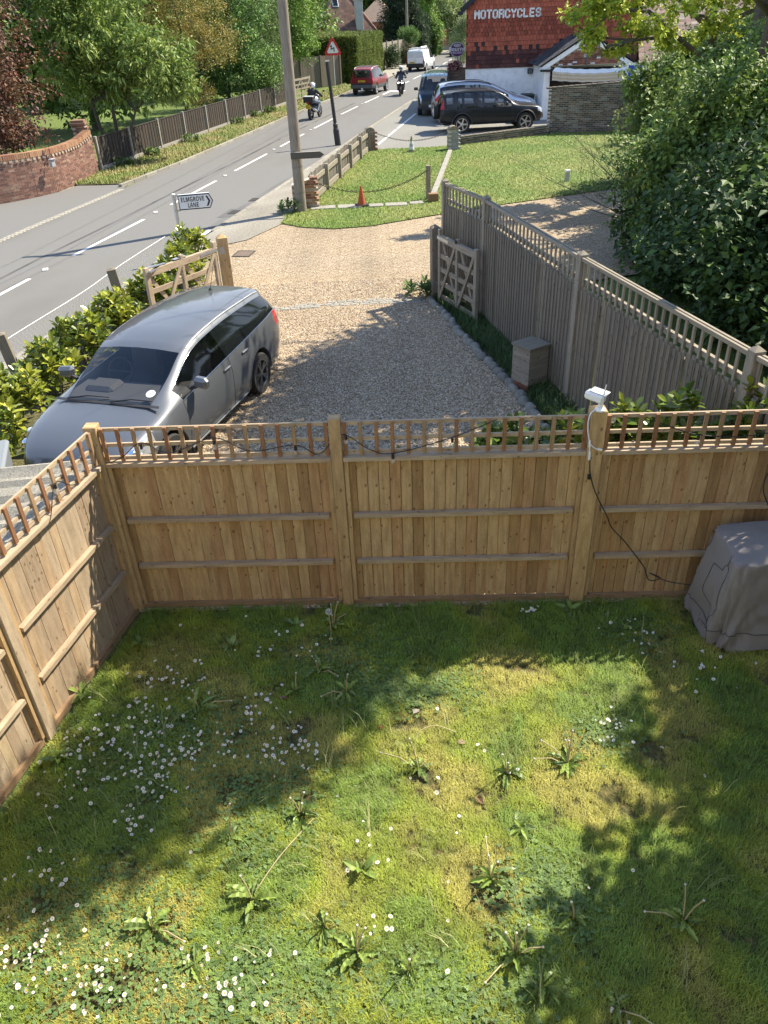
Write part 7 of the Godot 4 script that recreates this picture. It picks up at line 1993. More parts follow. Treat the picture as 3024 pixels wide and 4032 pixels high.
func trees() -> void:
	R.seed = 1212
	var broad := [sprig(11, 0.15, 0.085, 0.2, 0.2, 1), sprig(11, 0.16, 0.09, 0.22, 0.2, 2)]
	var long_ := [sprig(9, 0.24, 0.075, 0.2, 0.55, 3), sprig(9, 0.22, 0.07, 0.2, 0.55, 4)]
	var fine := [sprig(16, 0.09, 0.05, 0.2, 0.1, 5), sprig(16, 0.1, 0.055, 0.22, 0.1, 6)]
	var big := [sprig(12, 0.36, 0.2, 0.5, 0.2, 7), sprig(12, 0.4, 0.22, 0.5, 0.2, 8)]
	var palm := [sprig(7, 0.13, 0.11, 0.1, 0.25, 9), sprig(8, 0.15, 0.12, 0.12, 0.25, 10)]
	M.broad = broad; M.fine = fine; M.palm = palm
	var green := [C(0.06, 0.11, 0.02), C(0.085, 0.14, 0.025), C(0.05, 0.09, 0.022), C(0.11, 0.16, 0.03)]
	var light := [C(0.10, 0.17, 0.03), C(0.14, 0.20, 0.04), C(0.08, 0.14, 0.03)]
	var oakc := [C(0.17, 0.14, 0.03), C(0.20, 0.15, 0.035), C(0.14, 0.13, 0.03), C(0.12, 0.10, 0.03)]
	var copper := [C(0.055, 0.024, 0.016), C(0.08, 0.032, 0.02), C(0.04, 0.02, 0.016), C(0.10, 0.05, 0.03), C(0.07, 0.045, 0.02)]
	tree("copper_tree", "dark copper-leaved tree drooping over the curved brick wall", V(-14.3, 0, -31.2), [[V(0.1, 1.8, 0), 0.16, 6.0]], [[V(0.3, 2.7, 0.6), V(2.7, 1.4, 2.3)], [V(0, 5.2, 0), V(2.7, 3.0, 2.5)], [V(-2, 3.2, 1), V(2.0, 2.0, 1.8)], [V(1.9, 1.75, 1.4), V(1.1, 0.75, 1.0)]], 3600, broad, copper)
	tree("cherry_tree", "several-stemmed cherry with drooping glossy leaves behind the brick pier", V(-10.75, 0, -36.3), [[V(0.2, 2.0, 0), 0.1, 5.0], [V(-0.5, 2.2, 0.3), 0.07, 4.0], [V(1.2, 1.8, 0.3), 0.06, 4.0]], [[V(0, 4.6, 0), V(2.3, 1.7, 2.0)], [V(2.2, 3.5, 0.5), V(1.6, 1.2, 1.5)], [V(-1.0, 3.4, 0), V(1.5, 1.2, 1.5)], [V(3.2, 2.8, 0.5), V(0.9, 0.6, 0.8)], [V(-0.8, 6.2, 0), V(1.7, 1.5, 1.5)], [V(0.7, 2.8, 0.2), V(1.0, 0.6, 0.9)]], 2300, long_, [C(0.11, 0.15, 0.03), C(0.08, 0.125, 0.025), C(0.15, 0.19, 0.045), C(0.07, 0.11, 0.022)])
	tree("oak_tree", "young oak with yellow-brown spring leaves behind the dark fence", V(-9.7, 0, -46.6), [[V(0.1, 2.2, 0), 0.13, 5.0], [V(1.2, 1.3, 0.5), 0.05, 3.0]], [[V(0.1, 5.6, 0), V(2.9, 2.2, 2.3)], [V(1.6, 3.8, 0.4), V(1.6, 1.1, 1.4)], [V(-1.7, 3.8, 0), V(1.6, 1.1, 1.4)], [V(0.2, 7.8, 0), V(2.2, 1.6, 2)], [V(0.9, 1.6, 0.6), V(0.9, 0.8, 0.8)]], 3000, fine, oakc)
	tree("green_tree", "dense mid-green tree overhanging the middle of the dark fence", V(-8.2, 0, -52.5), [[V(0, 1.5, 0), 0.14, 6.0]], [[V(0, 2.7, 0.2), V(2.2, 1.9, 1.9)], [V(1.8, 2.3, -1.3), V(1.7, 1.5, 1.6)], [V(-1.6, 2.2, 0.6), V(1.6, 1.4, 1.4)], [V(0.4, 5.4, -0.8), V(2.5, 2.0, 2.2)], [V(0.2, 7.8, -1), V(2, 1.6, 2)]], 3600, broad, [C(0.07, 0.13, 0.028), C(0.055, 0.10, 0.025), C(0.085, 0.15, 0.03), C(0.045, 0.085, 0.025)])
	tree("green_tree", "bushy grey-green tree at the far end of the dark fence", V(-6.6, 0, -57.5), [[V(0, 1.5, 0), 0.13, 6.0]], [[V(0, 2.5, 0), V(1.5, 1.6, 1.6)], [V(0.2, 4.6, -0.5), V(2.0, 1.8, 2.0)], [V(0.8, 3.0, 0.6), V(0.9, 0.8, 0.9)], [V(-0.5, 7.0, -1), V(2.2, 1.8, 2)]], 2600, fine, [C(0.08, 0.12, 0.035), C(0.10, 0.13, 0.04), C(0.06, 0.095, 0.03)])
	tree("green_tree", "bright leafy tree immediately right of the telegraph pole", V(-5.3, 0, -64.2), [[V(0, 2.5, 0), 0.2, 6.0]], [[V(0, 5.2, 0), V(2.1, 2.4, 2.0)], [V(0.7, 3.2, 0.4), V(1.3, 1.2, 1.2)], [V(-0.2, 8.0, 0), V(2.3, 2.0, 2)], [V(-1.4, 3.4, 0.5), V(1.3, 1.5, 1.2)]], 3400, broad, [C(0.09, 0.16, 0.025), C(0.06, 0.11, 0.022), C(0.12, 0.19, 0.03)])
	# the wood behind
	var proto := tree("woodland_tree", "large rounded tree in the wood behind the gardens", V(-15, 0, -48), [[V(0, 3, 0), 0.28, 9.0]], [[V(0, 6.5, 0), V(3.6, 3.2, 3.4)], [V(2.2, 4.4, 0.6), V(2.5, 2.0, 2.4)], [V(-2.2, 4.2, -0.4), V(2.5, 2.1, 2.4)], [V(0.4, 9.4, 0), V(2.8, 2.4, 2.6)], [V(0, 2.2, 1), V(2.6, 1.7, 2)]], 1500, big, green, 0.7, 1.2, "trees of the wood filling the top of the view")
	proto.set_meta("label", "light-topped woodland tree behind the copper tree at the left edge")
	var spots := [[-20, -44, 0.9, "woodland tree at the far left, behind the copper tree's outer branches"], [-15.5, -66, 1.1, "woodland tree between the cherry and the oak, behind both"], [-11.5, -70, 1.1, "woodland tree directly behind the yellow-brown oak"], [-22, -58, 1.15, "woodland tree deep at the upper left, above the copper tree"], [-9, -74, 1.1, "woodland tree behind the telegraph pole's left side"], [-16, -76, 1.25, "woodland tree far behind the cherry tree"], [-27, -72, 1.2, "farthest woodland tree at the left edge"], [-7.5, -88, 1.15, "woodland tree left of the steep brown roof"], [-10, -100, 1.3, "tall woodland tree rising left of the far house"], [0.5, -134, 1.5, "woodland tree behind the far house roof"], [6, -128, 1.5, "woodland tree behind the dark conifer"], [-7, -128, 1.5, "woodland tree behind the left corner of the far house"], [18, -150, 1.7, "woodland tree closing the end of the road"], [27, -150, 1.7, "woodland tree beyond the end of the road, hidden partly by the red gable"], [10, -156, 1.8, "woodland tree at the end of the road, left of the rear pole"]]
	for q in spots:
		var d := dup(proto, V(q[0], 0, q[1]), rf(0, TAU), q[3])
		d.scale = Vector3.ONE * q[2]
	# up the road
	tree("conifer", "dark dense conifer beyond the big hedge", V(4.3, 0, -100), [[V(0, 5, 0), 0.2, 0.0]], [[V(0, 3.0, 0), V(2.2, 2.4, 2.0)], [V(0, 6.0, 0), V(2.0, 2.6, 1.9)], [V(0, 9.2, 0), V(1.3, 2.4, 1.3)], [V(1.6, 2.6, 1), V(1.5, 2.2, 1.4)]], 3200, [sprig(16, 0.3, 0.06, 0.3, 0.5, 21)], [C(0.022, 0.04, 0.018), C(0.03, 0.05, 0.022), C(0.018, 0.03, 0.016)])
	tree("green_tree", "slim yellow-green tree beside the dark conifer", V(7.4, 0, -107), [[V(0, 3, 0), 0.14, 9.0]], [[V(0, 3.5, 0), V(1.2, 2.2, 1.2)], [V(0.3, 6.8, 0), V(1.3, 2.4, 1.3)], [V(1.2, 2.6, 0.6), V(1.0, 1.4, 1.0)]], 1400, broad, light, 1.1, 1.8)
	tree("green_tree", "pale blossomy tree beyond the brown panel fence", V(11.5, 0, -122), [[V(0, 2, 0), 0.14, 9.0]], [[V(0, 3.2, 0), V(2.2, 2.4, 2.0)], [V(2.4, 3.6, 0), V(2.0, 2.2, 2.0)], [V(-1.0, 5.0, -1), V(1.8, 1.8, 1.8)]], 1800, broad, [C(0.14, 0.18, 0.06), C(0.19, 0.22, 0.09), C(0.09, 0.14, 0.04)], 1.2, 2.0)
	tree("green_tree", "rounded light green tree behind the far black car", V(14.5, 0, -112), [[V(0, 2, 0), 0.14, 9.0]], [[V(0, 2.6, 0), V(2.2, 2.2, 2.0)], [V(-1.2, 1.6, 0.4), V(1.3, 1.4, 1.2)], [V(0.4, 5.2, 0), V(1.8, 1.7, 1.8)]], 1700, broad, [C(0.12, 0.16, 0.05), C(0.09, 0.13, 0.035), C(0.15, 0.19, 0.06)], 1.1, 1.8)
	tree("ivy_bush", "dark ivy-covered stump bush against the pale grey fence", V(2.75, 0, -86.5), [], [[V(0, 1.0, 0), V(0.75, 1.1, 0.6)]], 500, broad, [C(0.03, 0.055, 0.018), C(0.045, 0.07, 0.02)], 0.7, 1.1, "", "bush")
	tree("round_bush", "clipped ball-shaped bush on a stem by the slim pole", V(4.85, 0, -94.3), [[V(0, 1.2, 0), 0.08, 5.0]], [[V(0, 2.5, 0), V(1.0, 0.75, 0.95)]], 900, fine, [C(0.07, 0.13, 0.025), C(0.05, 0.09, 0.02)], 0.9, 1.3, "", "bush")
	tree("ivy_bush", "brownish ivy clump beneath the ball-shaped bush", V(4.6, 0, -92.6), [], [[V(0, 0.9, 0), V(0.8, 1.0, 0.6)]], 420, broad, [C(0.05, 0.06, 0.025), C(0.07, 0.065, 0.03)], 0.7, 1.1, "", "bush")
	tree("climber", "pale flowering climber on the pole beside the red gable", V(9.6, 0, -88.5), [[V(0, 1, 0), 0.06, 4.0]], [[V(0, 1.8, 0), V(0.9, 1.8, 0.8)], [V(0.5, 3.2, 0), V(0.7, 0.9, 0.7)]], 900, fine, [C(0.14, 0.17, 0.07), C(0.2, 0.22, 0.12), C(0.08, 0.12, 0.03)], 1.0, 1.5, "", "bush")
	tree("red_leaved_plant", "purple-red leaved plant on the brick wall beneath the SOLD board", V(5.15, 1.95, -50.2), [], [[V(0, 0.18, 0.05), V(0.42, 0.2, 0.3)], [V(-0.25, 0.1, 0.1), V(0.25, 0.2, 0.2)]], 380, broad, [C(0.16, 0.035, 0.045), C(0.10, 0.025, 0.035), C(0.45, 0.35, 0.3)], 0.4, 0.7, "", "plant")
	hedge_block("clipped_hedge", "big square-clipped hedge on the bend, dark on its left face", [Vector2(-6.2, -74.0), Vector2(-0.45, -71.6), Vector2(1.75, -83.2), Vector2(-4.0, -85.5)], 3.15, 9000, [C(0.13, 0.19, 0.035), C(0.17, 0.22, 0.045), C(0.10, 0.15, 0.03), C(0.20, 0.22, 0.06)])
	hedge_block("clipped_hedge", "bright green clipped hedge beyond the white van", [Vector2(7.0, -106), Vector2(8.6, -106), Vector2(10.0, -114.5), Vector2(8.4, -115)], 3.0, 2200, [C(0.09, 0.17, 0.03), C(0.07, 0.13, 0.025)], 1.6)
	hedge_block("clipped_hedge", "short brown-green clipped hedge left of the bright green one", [Vector2(6.0, -101.5), Vector2(7.0, -101), Vector2(7.6, -105), Vector2(6.6, -105.5)], 2.9, 900, [C(0.09, 0.085, 0.04), C(0.07, 0.09, 0.03)], 1.5)

func hedge_block(called: String, label: String, q: Array, h: float, count: int, colors: Array, sc := 1.0) -> void:
	var t := thing(called, label, "hedge")
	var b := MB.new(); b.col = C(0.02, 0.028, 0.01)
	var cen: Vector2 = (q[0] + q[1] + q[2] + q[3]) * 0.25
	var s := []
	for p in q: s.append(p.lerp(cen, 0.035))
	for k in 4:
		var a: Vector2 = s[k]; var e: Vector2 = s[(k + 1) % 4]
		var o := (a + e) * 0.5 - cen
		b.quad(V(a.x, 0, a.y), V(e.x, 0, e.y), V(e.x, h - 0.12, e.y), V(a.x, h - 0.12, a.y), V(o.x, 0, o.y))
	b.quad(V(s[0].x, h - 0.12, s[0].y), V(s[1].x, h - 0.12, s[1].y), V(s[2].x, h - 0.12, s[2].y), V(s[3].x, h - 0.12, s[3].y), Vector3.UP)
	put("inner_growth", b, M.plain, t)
	var lens := []; var tot := 0.0
	for k in 4:
		var l: float = q[k].distance_to(q[(k + 1) % 4]) * h; lens.append(l); tot += l
	var top: float = q[0].distance_to(q[1]) * q[1].distance_to(q[2]); tot += top
	var xf := []; var cols := []
	var gz := noise(77, 0.5, 2)
	for i in count:
		var u := R.randf() * tot
		var p := V(0, 0, 0); var o := Vector3.UP
		var k := 0
		while k < 4 and u > lens[k]: u -= lens[k]; k += 1
		if k < 4:
			var f := R.randf()
			var c: Vector2 = q[k].lerp(q[(k + 1) % 4], f); var d: Vector2 = q[(k + 1) % 4] - q[k]
			o = V(-d.y, 0, d.x).normalized()
			if o.dot(V(c.x - cen.x, 0, c.y - cen.y)) < 0: o = -o
			p = V(c.x, R.randf() * h, c.y)
		else:
			var c: Vector2 = q[0].lerp(q[1], R.randf()).lerp(q[3].lerp(q[2], R.randf()), R.randf())
			p = V(c.x, h, c.y)
		p += o * (gz.get_noise_3d(p.x * 2, p.y * 0.8, p.z * 2) * 0.12 + rf(-0.08, 0.03))
		xf.append(Transform3D(Basis(V(0, 1, 0), rf(0, TAU)).scaled(Vector3.ONE * sc * rf(0.6, 1.1)), p))
		var cc := pal(colors) * rf(0.75, 1.25) * (1.0 + gz.get_noise_3d(p.x * 1.5, p.y * 0.6, p.z * 1.5) * 0.5); cc.a = 1.0
		cols.append(cc)
	many("foliage", sprig(14, 0.2, 0.07, 0.13, -0.3, 31), M.leaf, xf, cols, t)

func shrubbery() -> void:
	R.seed = 1313
	var dark := [C(0.03, 0.058, 0.017), C(0.042, 0.078, 0.02), C(0.024, 0.046, 0.016), C(0.056, 0.094, 0.023)]
	var mid := [C(0.06, 0.105, 0.023), C(0.08, 0.13, 0.026), C(0.042, 0.075, 0.02), C(0.115, 0.155, 0.032)]
	var f2 := [sprig(12, 0.10, 0.064, 0.16, 0.15, 41), sprig(11, 0.13, 0.08, 0.19, 0.2, 42)]
	var f3 := [sprig(9, 0.13, 0.095, 0.16, 0.2, 43), sprig(8, 0.165, 0.12, 0.19, 0.25, 44)]
	tree("bramble_bush", "dark bramble and ivy thicket pressed against the outside of the grey fence", V(6.75, 0, -12.9), [[V(0, 0.6, 0), 0.05, 4.0]], [[V(0, 1.2, 0), V(1.75, 1.3, 2.0)], [V(0.8, 2.0, -0.6), V(1.5, 1.2, 1.6)], [V(-0.2, 1.0, -2.2), V(1.2, 1.1, 1.4)], [V(0.6, 0.9, 2.2), V(1.5, 1.1, 1.4)]], 6000, f3, dark, 0.7, 1.2, "", "bush")
	tree("leafy_bush", "tall mixed green bush in the middle of the thicket beyond the lawn corner", V(7.6, 0, -17.3), [[V(0, 0.8, 0), 0.07, 5.0]], [[V(0, 1.7, 0), V(1.9, 1.6, 1.9)], [V(0.5, 3.0, 0.1), V(1.7, 1.1, 1.6)], [V(-0.8, 1.1, 1.2), V(1.2, 1.1, 1.2)]], 6500, f2, mid, 0.8, 1.25, "", "bush")
	tree("leafy_bush", "sunlit bush with small yellow-green leaves reaching up beside the tree trunks", V(8.7, 0, -20.4), [[V(0, 1.2, 0), 0.08, 5.0]], [[V(0, 2.4, 0), V(1.8, 1.4, 1.7)], [V(0.6, 3.5, 0.4), V(1.6, 0.8, 1.3)], [V(-0.4, 1.6, 1.4), V(1.4, 1.3, 1.3)]], 6000, f2, [C(0.075, 0.115, 0.022), C(0.10, 0.14, 0.026), C(0.05, 0.08, 0.018)], 0.8, 1.25, "", "bush")
	tree("ivy_bush", "dark ivy mound in front of the tiled wing, right of the blue notice board", V(13.8, 0, -34.5), [], [[V(0, 2.0, 0), V(2.0, 1.9, 1.6)], [V(1.6, 3.0, 0), V(2.2, 1.4, 1.8)]], 3800, f3, dark, 0.9, 1.4, "", "bush")
	tree("leafy_bush", "broad green bush between the old wall and the right-hand trees", V(10.4, 0, -26.0), [[V(0, 1.0, 0), 0.08, 5.0]], [[V(0, 1.9, 0), V(2.3, 1.7, 1.8)], [V(1.3, 3.2, -0.2), V(2.2, 1.2, 1.6)], [V(-1.2, 2.6, 0.2), V(1.1, 1.0, 1.1)]], 5600, f2, mid, 0.9, 1.4, "", "bush")
	tree("leafy_bush", "low dark bush spilling over the edge of the gravel lane behind the grey fence", V(6.75, 0, -17.4), [], [[V(0, 0.8, 0), V(1.2, 1.0, 1.2)], [V(0.5, 1.6, -0.4), V(1.1, 0.9, 1.1)], [V(0.1, 0.6, 1.4), V(1.0, 0.8, 1.0)]], 3200, f3, dark, 0.7, 1.2, "", "bush")
	# a bare thorny shrub
	var t := thing("bare_shrub", "tangled leafless grey shrub sprawling over the edge of the lawn", "shrub", V(7.3, 0, -21.2))
	var b := MB.new()
	for i in 20:
		var a := rf(1.9, 4.6)
		var d := V(cos(a), rf(0.25, 1.2), sin(a) * 0.9).normalized()
		limb(b, V(rf(-.3, .3), 0, rf(-.3, .3)), d * rf(1.5, 3.3), 0.014, 0.004, 0.16, 2)
	put("twigs", b, M.bark, t)
	crown(t, [[V(0.1, 0.9, 0), V(1.2, 0.9, 1.2)]], 260, f2, M.leaf, dark, 0.6, 1.0, 3, "sparse_leaves")
	# trees whose limbs reach over the lawn
	var ylw := [C(0.17, 0.22, 0.02), C(0.22, 0.26, 0.024), C(0.12, 0.17, 0.018), C(0.27, 0.29, 0.03)]
	var mp := thing("maple_tree", "maple with yellow-green new leaves reaching left in front of the tiled roof", "tree", V(10.45, 0, -25.2))
	var tk := MB.new()
	limb(tk, V(0.2, 0, 0), V(-0.5, 3.4, 0), 0.17, 0.14, 0.02); limb(tk, V(-0.5, 3.4, 0), V(-0.6, 7.5, -0.4), 0.13, 0.07, 0.04)
	var arms := [[V(-0.50, 3.30, 0), V(-1.76, 4.05, 0.3), V(-3.0, 4.0, 0.5), V(-4.3, 4.15, 0.6)], [V(-1.76, 4.05, 0.3), V(-2.56, 4.65, 0.2), V(-3.60, 4.75, 0.3), V(-4.41, 5.15, 0.3)], [V(-0.50, 4.00, 0), V(-1.65, 4.90, -0.2), V(-2.90, 5.50, 0.1), V(-3.60, 5.90, 0.4)], [V(-3.0, 4.0, 0.5), V(-3.8, 3.85, 0.8)], [V(-0.50, 4.20, 0), V(0.60, 4.70, 0.3), V(1.60, 4.80, 0.5)], [V(-0.5, 3.8, 0), V(-0.9, 4.2, 0.7), V(-1.4, 4.5, 1.3), V(-2.0, 4.6, 1.6)], [V(-0.5, 3.7, 0), V(0.4, 4.1, 0.8), V(1.2, 4.4, 1.2)], [V(-0.56, 5.40, 0), V(-1.76, 6.90, 0.5), V(-3.14, 7.70, 0.8)], [V(-0.61, 6.30, 0), V(0.60, 7.40, 0.2), V(1.60, 8.40, 0.2)]]
	var lobes := []
	for q in arms:
		tk.tube(q, [0.085, 0.06, 0.04, 0.02], 6, false)
		for i in range(1, q.size()):
			for k in 3:
				var e: Vector3 = q[i] + V(rf(-.7, .7), rf(-.25, .6), rf(-.6, .6))
				limb(tk, q[i], e, 0.02, 0.006, 0.1, 1)
				lobes.append([e, V(rf(0.25, 0.45), rf(0.14, 0.25), rf(0.25, 0.45))])
	put("trunk", tk, M.bark, mp)
	crown(mp, lobes, 1900, M.palm, M.leaf, ylw, 0.7, 1.15, 9)
	var rt := thing("ash_tree", "forked grey tree trunk rising above the bushes at the right edge", "tree", V(9.75, 0, -22.3))
	var k2 := MB.new()
	limb(k2, V(0, 0, 0), V(0.0, 3.2, 0), 0.22, 0.18, 0.02); limb(k2, V(0.0, 3.1, 0), V(0.35, 8.0, 0), 0.18, 0.1, 0.02, 1); limb(k2, V(-0.05, 2.9, 0.1), V(-0.1, 5.4, 0.3), 0.11, 0.09, 0.02); limb(k2, V(-0.1, 5.3, 0.3), V(-1.0, 8.4, 0.6), 0.09, 0.05, 0.04, 1); limb(k2, V(0.15, 4.3, 0), V(2.0, 6.2, 0.3), 0.07, 0.03, 0.08, 1); limb(k2, V(0.1, 3.4, 0), V(1.6, 4.6, 0.2), 0.05, 0.02, 0.08, 2)
	put("trunk", k2, M.bark, rt)
	crown(rt, [[V(3.4, 9.0, 0.6), V(1.6, 1.3, 1.6)], [V(1.9, 6.8, 0.4), V(1.3, 0.9, 1.2)], [V(1.4, 4.7, 0.2), V(0.9, 0.5, 0.7)]], 1700, M.palm, M.leaf, [C(0.12, 0.17, 0.03), C(0.09, 0.14, 0.025), C(0.17, 0.21, 0.03)], 1.0, 1.6, 4)
	# trees standing to the right, outside the picture, that dapple the drive and the garden
	var sh := tree("garden_tree", "tall tree among the bushes whose crown dapples the drive with shade", V(7.9, 0, -17.4), [[V(0, 4.6, 0), 0.15, 9.5]], [[V(-1.8, 7.4, 2.6), V(1.9, 1.2, 1.9)], [V(-3.0, 6.4, 3.9), V(1.2, 0.7, 1.1)], [V(-0.3, 6.9, 1.8), V(1.5, 1.0, 1.3)], [V(-1.5, 8.8, 2.6), V(1.3, 0.9, 1.3)], [V(-3.3, 7.3, 5.7), V(1.3, 0.7, 1.3)], [V(-3.2, 7.6, 2.6), V(1.1, 0.6, 1.1)], [V(-2.4, 7.4, 1.1), V(1.0, 0.6, 1.0)], [V(-3.9, 7.5, 4.2), V(0.9, 0.5, 0.9)]], 2100, M.broad, mid, 1.0, 1.5, "", "tree")
	sh = tree("garden_tree", "tree standing right of the garden that throws its shade over the lawn", V(8.4, 0, -6.6), [[V(0, 3.2, 0), 0.18, 7.0]], [[V(0.0, 6.4, -0.2), V(1.5, 1.0, 1.5)], [V(0.0, 5.2, 1.4), V(1.8, 1.3, 1.5)], [V(0.9, 7.6, -0.2), V(1.4, 0.9, 1.3)], [V(-1.1, 4.3, -0.9), V(1.2, 0.7, 1.0)]], 2600, M.broad, mid, 1.0, 1.5, "", "tree")
	sh = tree("garden_tree", "slender tree beyond the grey fence whose top flecks the left of the garden with shade", V(5.7, 0, -9.8), [[V(0, 5.4, 0), 0.12, 6.0]], [[V(-0.6, 8.9, 0.7), V(1.1, 0.6, 0.8)], [V(0.5, 9.8, 0.4), V(1.0, 0.6, 0.8)], [V(-1.3, 8.0, 0.9), V(0.8, 0.4, 0.5)], [V(-1.0, 9.0, 1.75), V(1.0, 0.5, 0.7)], [V(-1.6, 9.1, 2.5), V(0.8, 0.4, 0.5)], [V(-0.2, 9.3, 1.6), V(0.7, 0.4, 0.5)]], 900, M.broad, mid, 0.9, 1.4, "", "tree")
	sh = tree("garden_shrub", "high evergreen screen along the right side of the garden", V(5.6, 0, -3.2), [[V(0, 1.0, 0), 0.1, 5.0]], [[V(0, 2.0, 0), V(1.1, 2.0, 1.6)], [V(0.2, 3.2, -1.6), V(1.0, 1.2, 1.2)], [V(0.3, 2.6, 1.8), V(1.1, 2.4, 1.5)], [V(-0.7, 4.3, -0.7), V(0.9, 0.6, 0.9)], [V(-0.3, 4.9, 0.4), V(0.9, 0.7, 1.0)]], 4200, M.broad, dark, 1.0, 1.4, "", "shrub")
	# laurels
	var wh := [whorl(8, 0.175, 0.066, 51), whorl(9, 0.165, 0.062, 52), whorl(7, 0.185, 0.07, 53)]
	var lau := [C(0.24, 0.29, 0.03), C(0.32, 0.35, 0.04), C(0.15, 0.2, 0.025), C(0.38, 0.40, 0.05), C(0.11, 0.16, 0.025)]
	var row := [[-5.0, -8.0, 0.85, "laurel bush at the left edge beside the silver car's headlamp"], [-5.25, -9.2, 0.95, "laurel bush beside the silver car's front wheel"], [-5.25, -10.3, 0.95, "laurel bush beside the leaning split post"], [-5.15, -11.5, 0.95, "laurel bush level with the silver car's windscreen"], [-5.0, -12.7, 0.9, "laurel bush level with the silver car's roof"], [-4.75, -13.9, 0.85, "laurel bush in front of the squat dark post"], [-4.35, -15.1, 0.9, "laurel bush behind the end of the left-hand gate"], [-4.05, -16.3, 1.05, "laurel bush behind the middle of the left-hand gate"], [-4.0, -17.5, 1.1, "laurel bush hiding the foot of the street name sign"]]
	for q in row:
		laurel(q[3], V(q[0], 0, q[1]), q[2] * rf(0.82, 1.02), 0.46, 105, wh, lau, "laurel bushes along the road edge")
	var low := [[-2.35, -6.8, 1.0, "small laurel seen through the trellis in front of the car's headlamp", 0.2, 24], [-1.6, -6.75, 1.15, "small laurel seen through the trellis by the car's front wheel", 0.25, 34], [-1.1, -6.75, 1.0, "sparse laurel shoots left of the middle fence post", 0.18, 16], [0.1, -6.8, 1.08, "laurel shoots just right of the middle fence post", 0.2, 22], [0.75, -6.95, 1.15, "laurel shoots behind the left half of the middle trellis", 0.3, 50], [1.3, -7.0, 1.35, "laurel behind the right half of the middle trellis", 0.36, 130], [1.9, -7.0, 1.35, "laurel behind the camera post", 0.38, 150], [2.5, -7.0, 1.4, "laurel behind the left of the right-hand trellis", 0.4, 170], [3.05, -6.95, 1.5, "laurel behind the middle of the right-hand trellis", 0.4, 180], [3.65, -6.55, 1.8, "tallest laurel with shoots standing above the right end of the trellis", 0.42, 200]]
	for q in low:
		laurel(q[3], V(q[0], 0, q[1]), q[2], q[4], q[5], wh, [C(0.12, 0.18, 0.025), C(0.16, 0.21, 0.03), C(0.08, 0.13, 0.022), C(0.2, 0.23, 0.03)], "laurels growing behind the garden fence")

func laurel(label: String, at: Vector3, h: float, r: float, n: int, wh: Array, cols: Array, group: String) -> void:
	var t := thing("laurel_bush", label, "bush", at, 0.0, group)
	var b := MB.new()
	var xf := [[], [], []]; var cc := [[], [], []]
	for i in n:
		var a := rf(0, TAU); var rr := r * sqrt(R.randf())
		var y: float = h * (1.0 - 0.35 * pow(rr / r, 2.0)) * (rf(0.80, 1.08) if i % 3 == 0 else rf(0.35, 0.95))
		var p := V(cos(a) * rr, y, sin(a) * rr)
		if i % 12 == 0: b.tube([V(cos(a) * rr * 0.3, 0, sin(a) * rr * 0.3), V(cos(a) * rr * 0.7, y * 0.6, sin(a) * rr * 0.7), p], [0.012, 0.009, 0.006], 4, false)
		var k := R.randi() % 3
		xf[k].append(Transform3D((Basis(V(0, 1, 0), rf(0, TAU)) * Basis(V(1, 0, 0), rf(-.6, .6))).scaled(Vector3.ONE * rf(0.75, 1.25)), p))
		var c := pal(cols) * rf(0.85, 1.2); c.a = 1.0
		cc[k].append(c)
	put("stems", b, M.bark, t)
	for k in 3:
		if xf[k].size(): many("leaves", wh[k], M.laurel, xf[k], cc[k], t)

# ---------- the garden ----------
func dandelion_leaf(l: float, w: float, sd: int) -> ArrayMesh:
	var b := MB.new()
	var r := RandomNumberGenerator.new(); r.seed = sd
	var n := 9
	var pts := []
	for i in n + 1:
		var u := float(i) / n
		var ww := w * sin(pow(u, 1.4) * PI * 0.93 + 0.08) * (1.0 if i % 2 == 0 else 0.5) + 0.004
		var y := 0.05 * l + l * (0.42 * u - 0.55 * u * u)
		pts.append([V(l * u, y + 0.014, ww), V(l * u, y, 0), V(l * u, y + 0.014, -ww)])
	for i in n:
		for s in 2:
			var a: Vector3 = pts[i][s]; var e: Vector3 = pts[i][s + 1]; var f: Vector3 = pts[i + 1][s + 1]; var g: Vector3 = pts[i + 1][s]
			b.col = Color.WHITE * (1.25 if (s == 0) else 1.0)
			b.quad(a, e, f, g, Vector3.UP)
	return b.mesh()

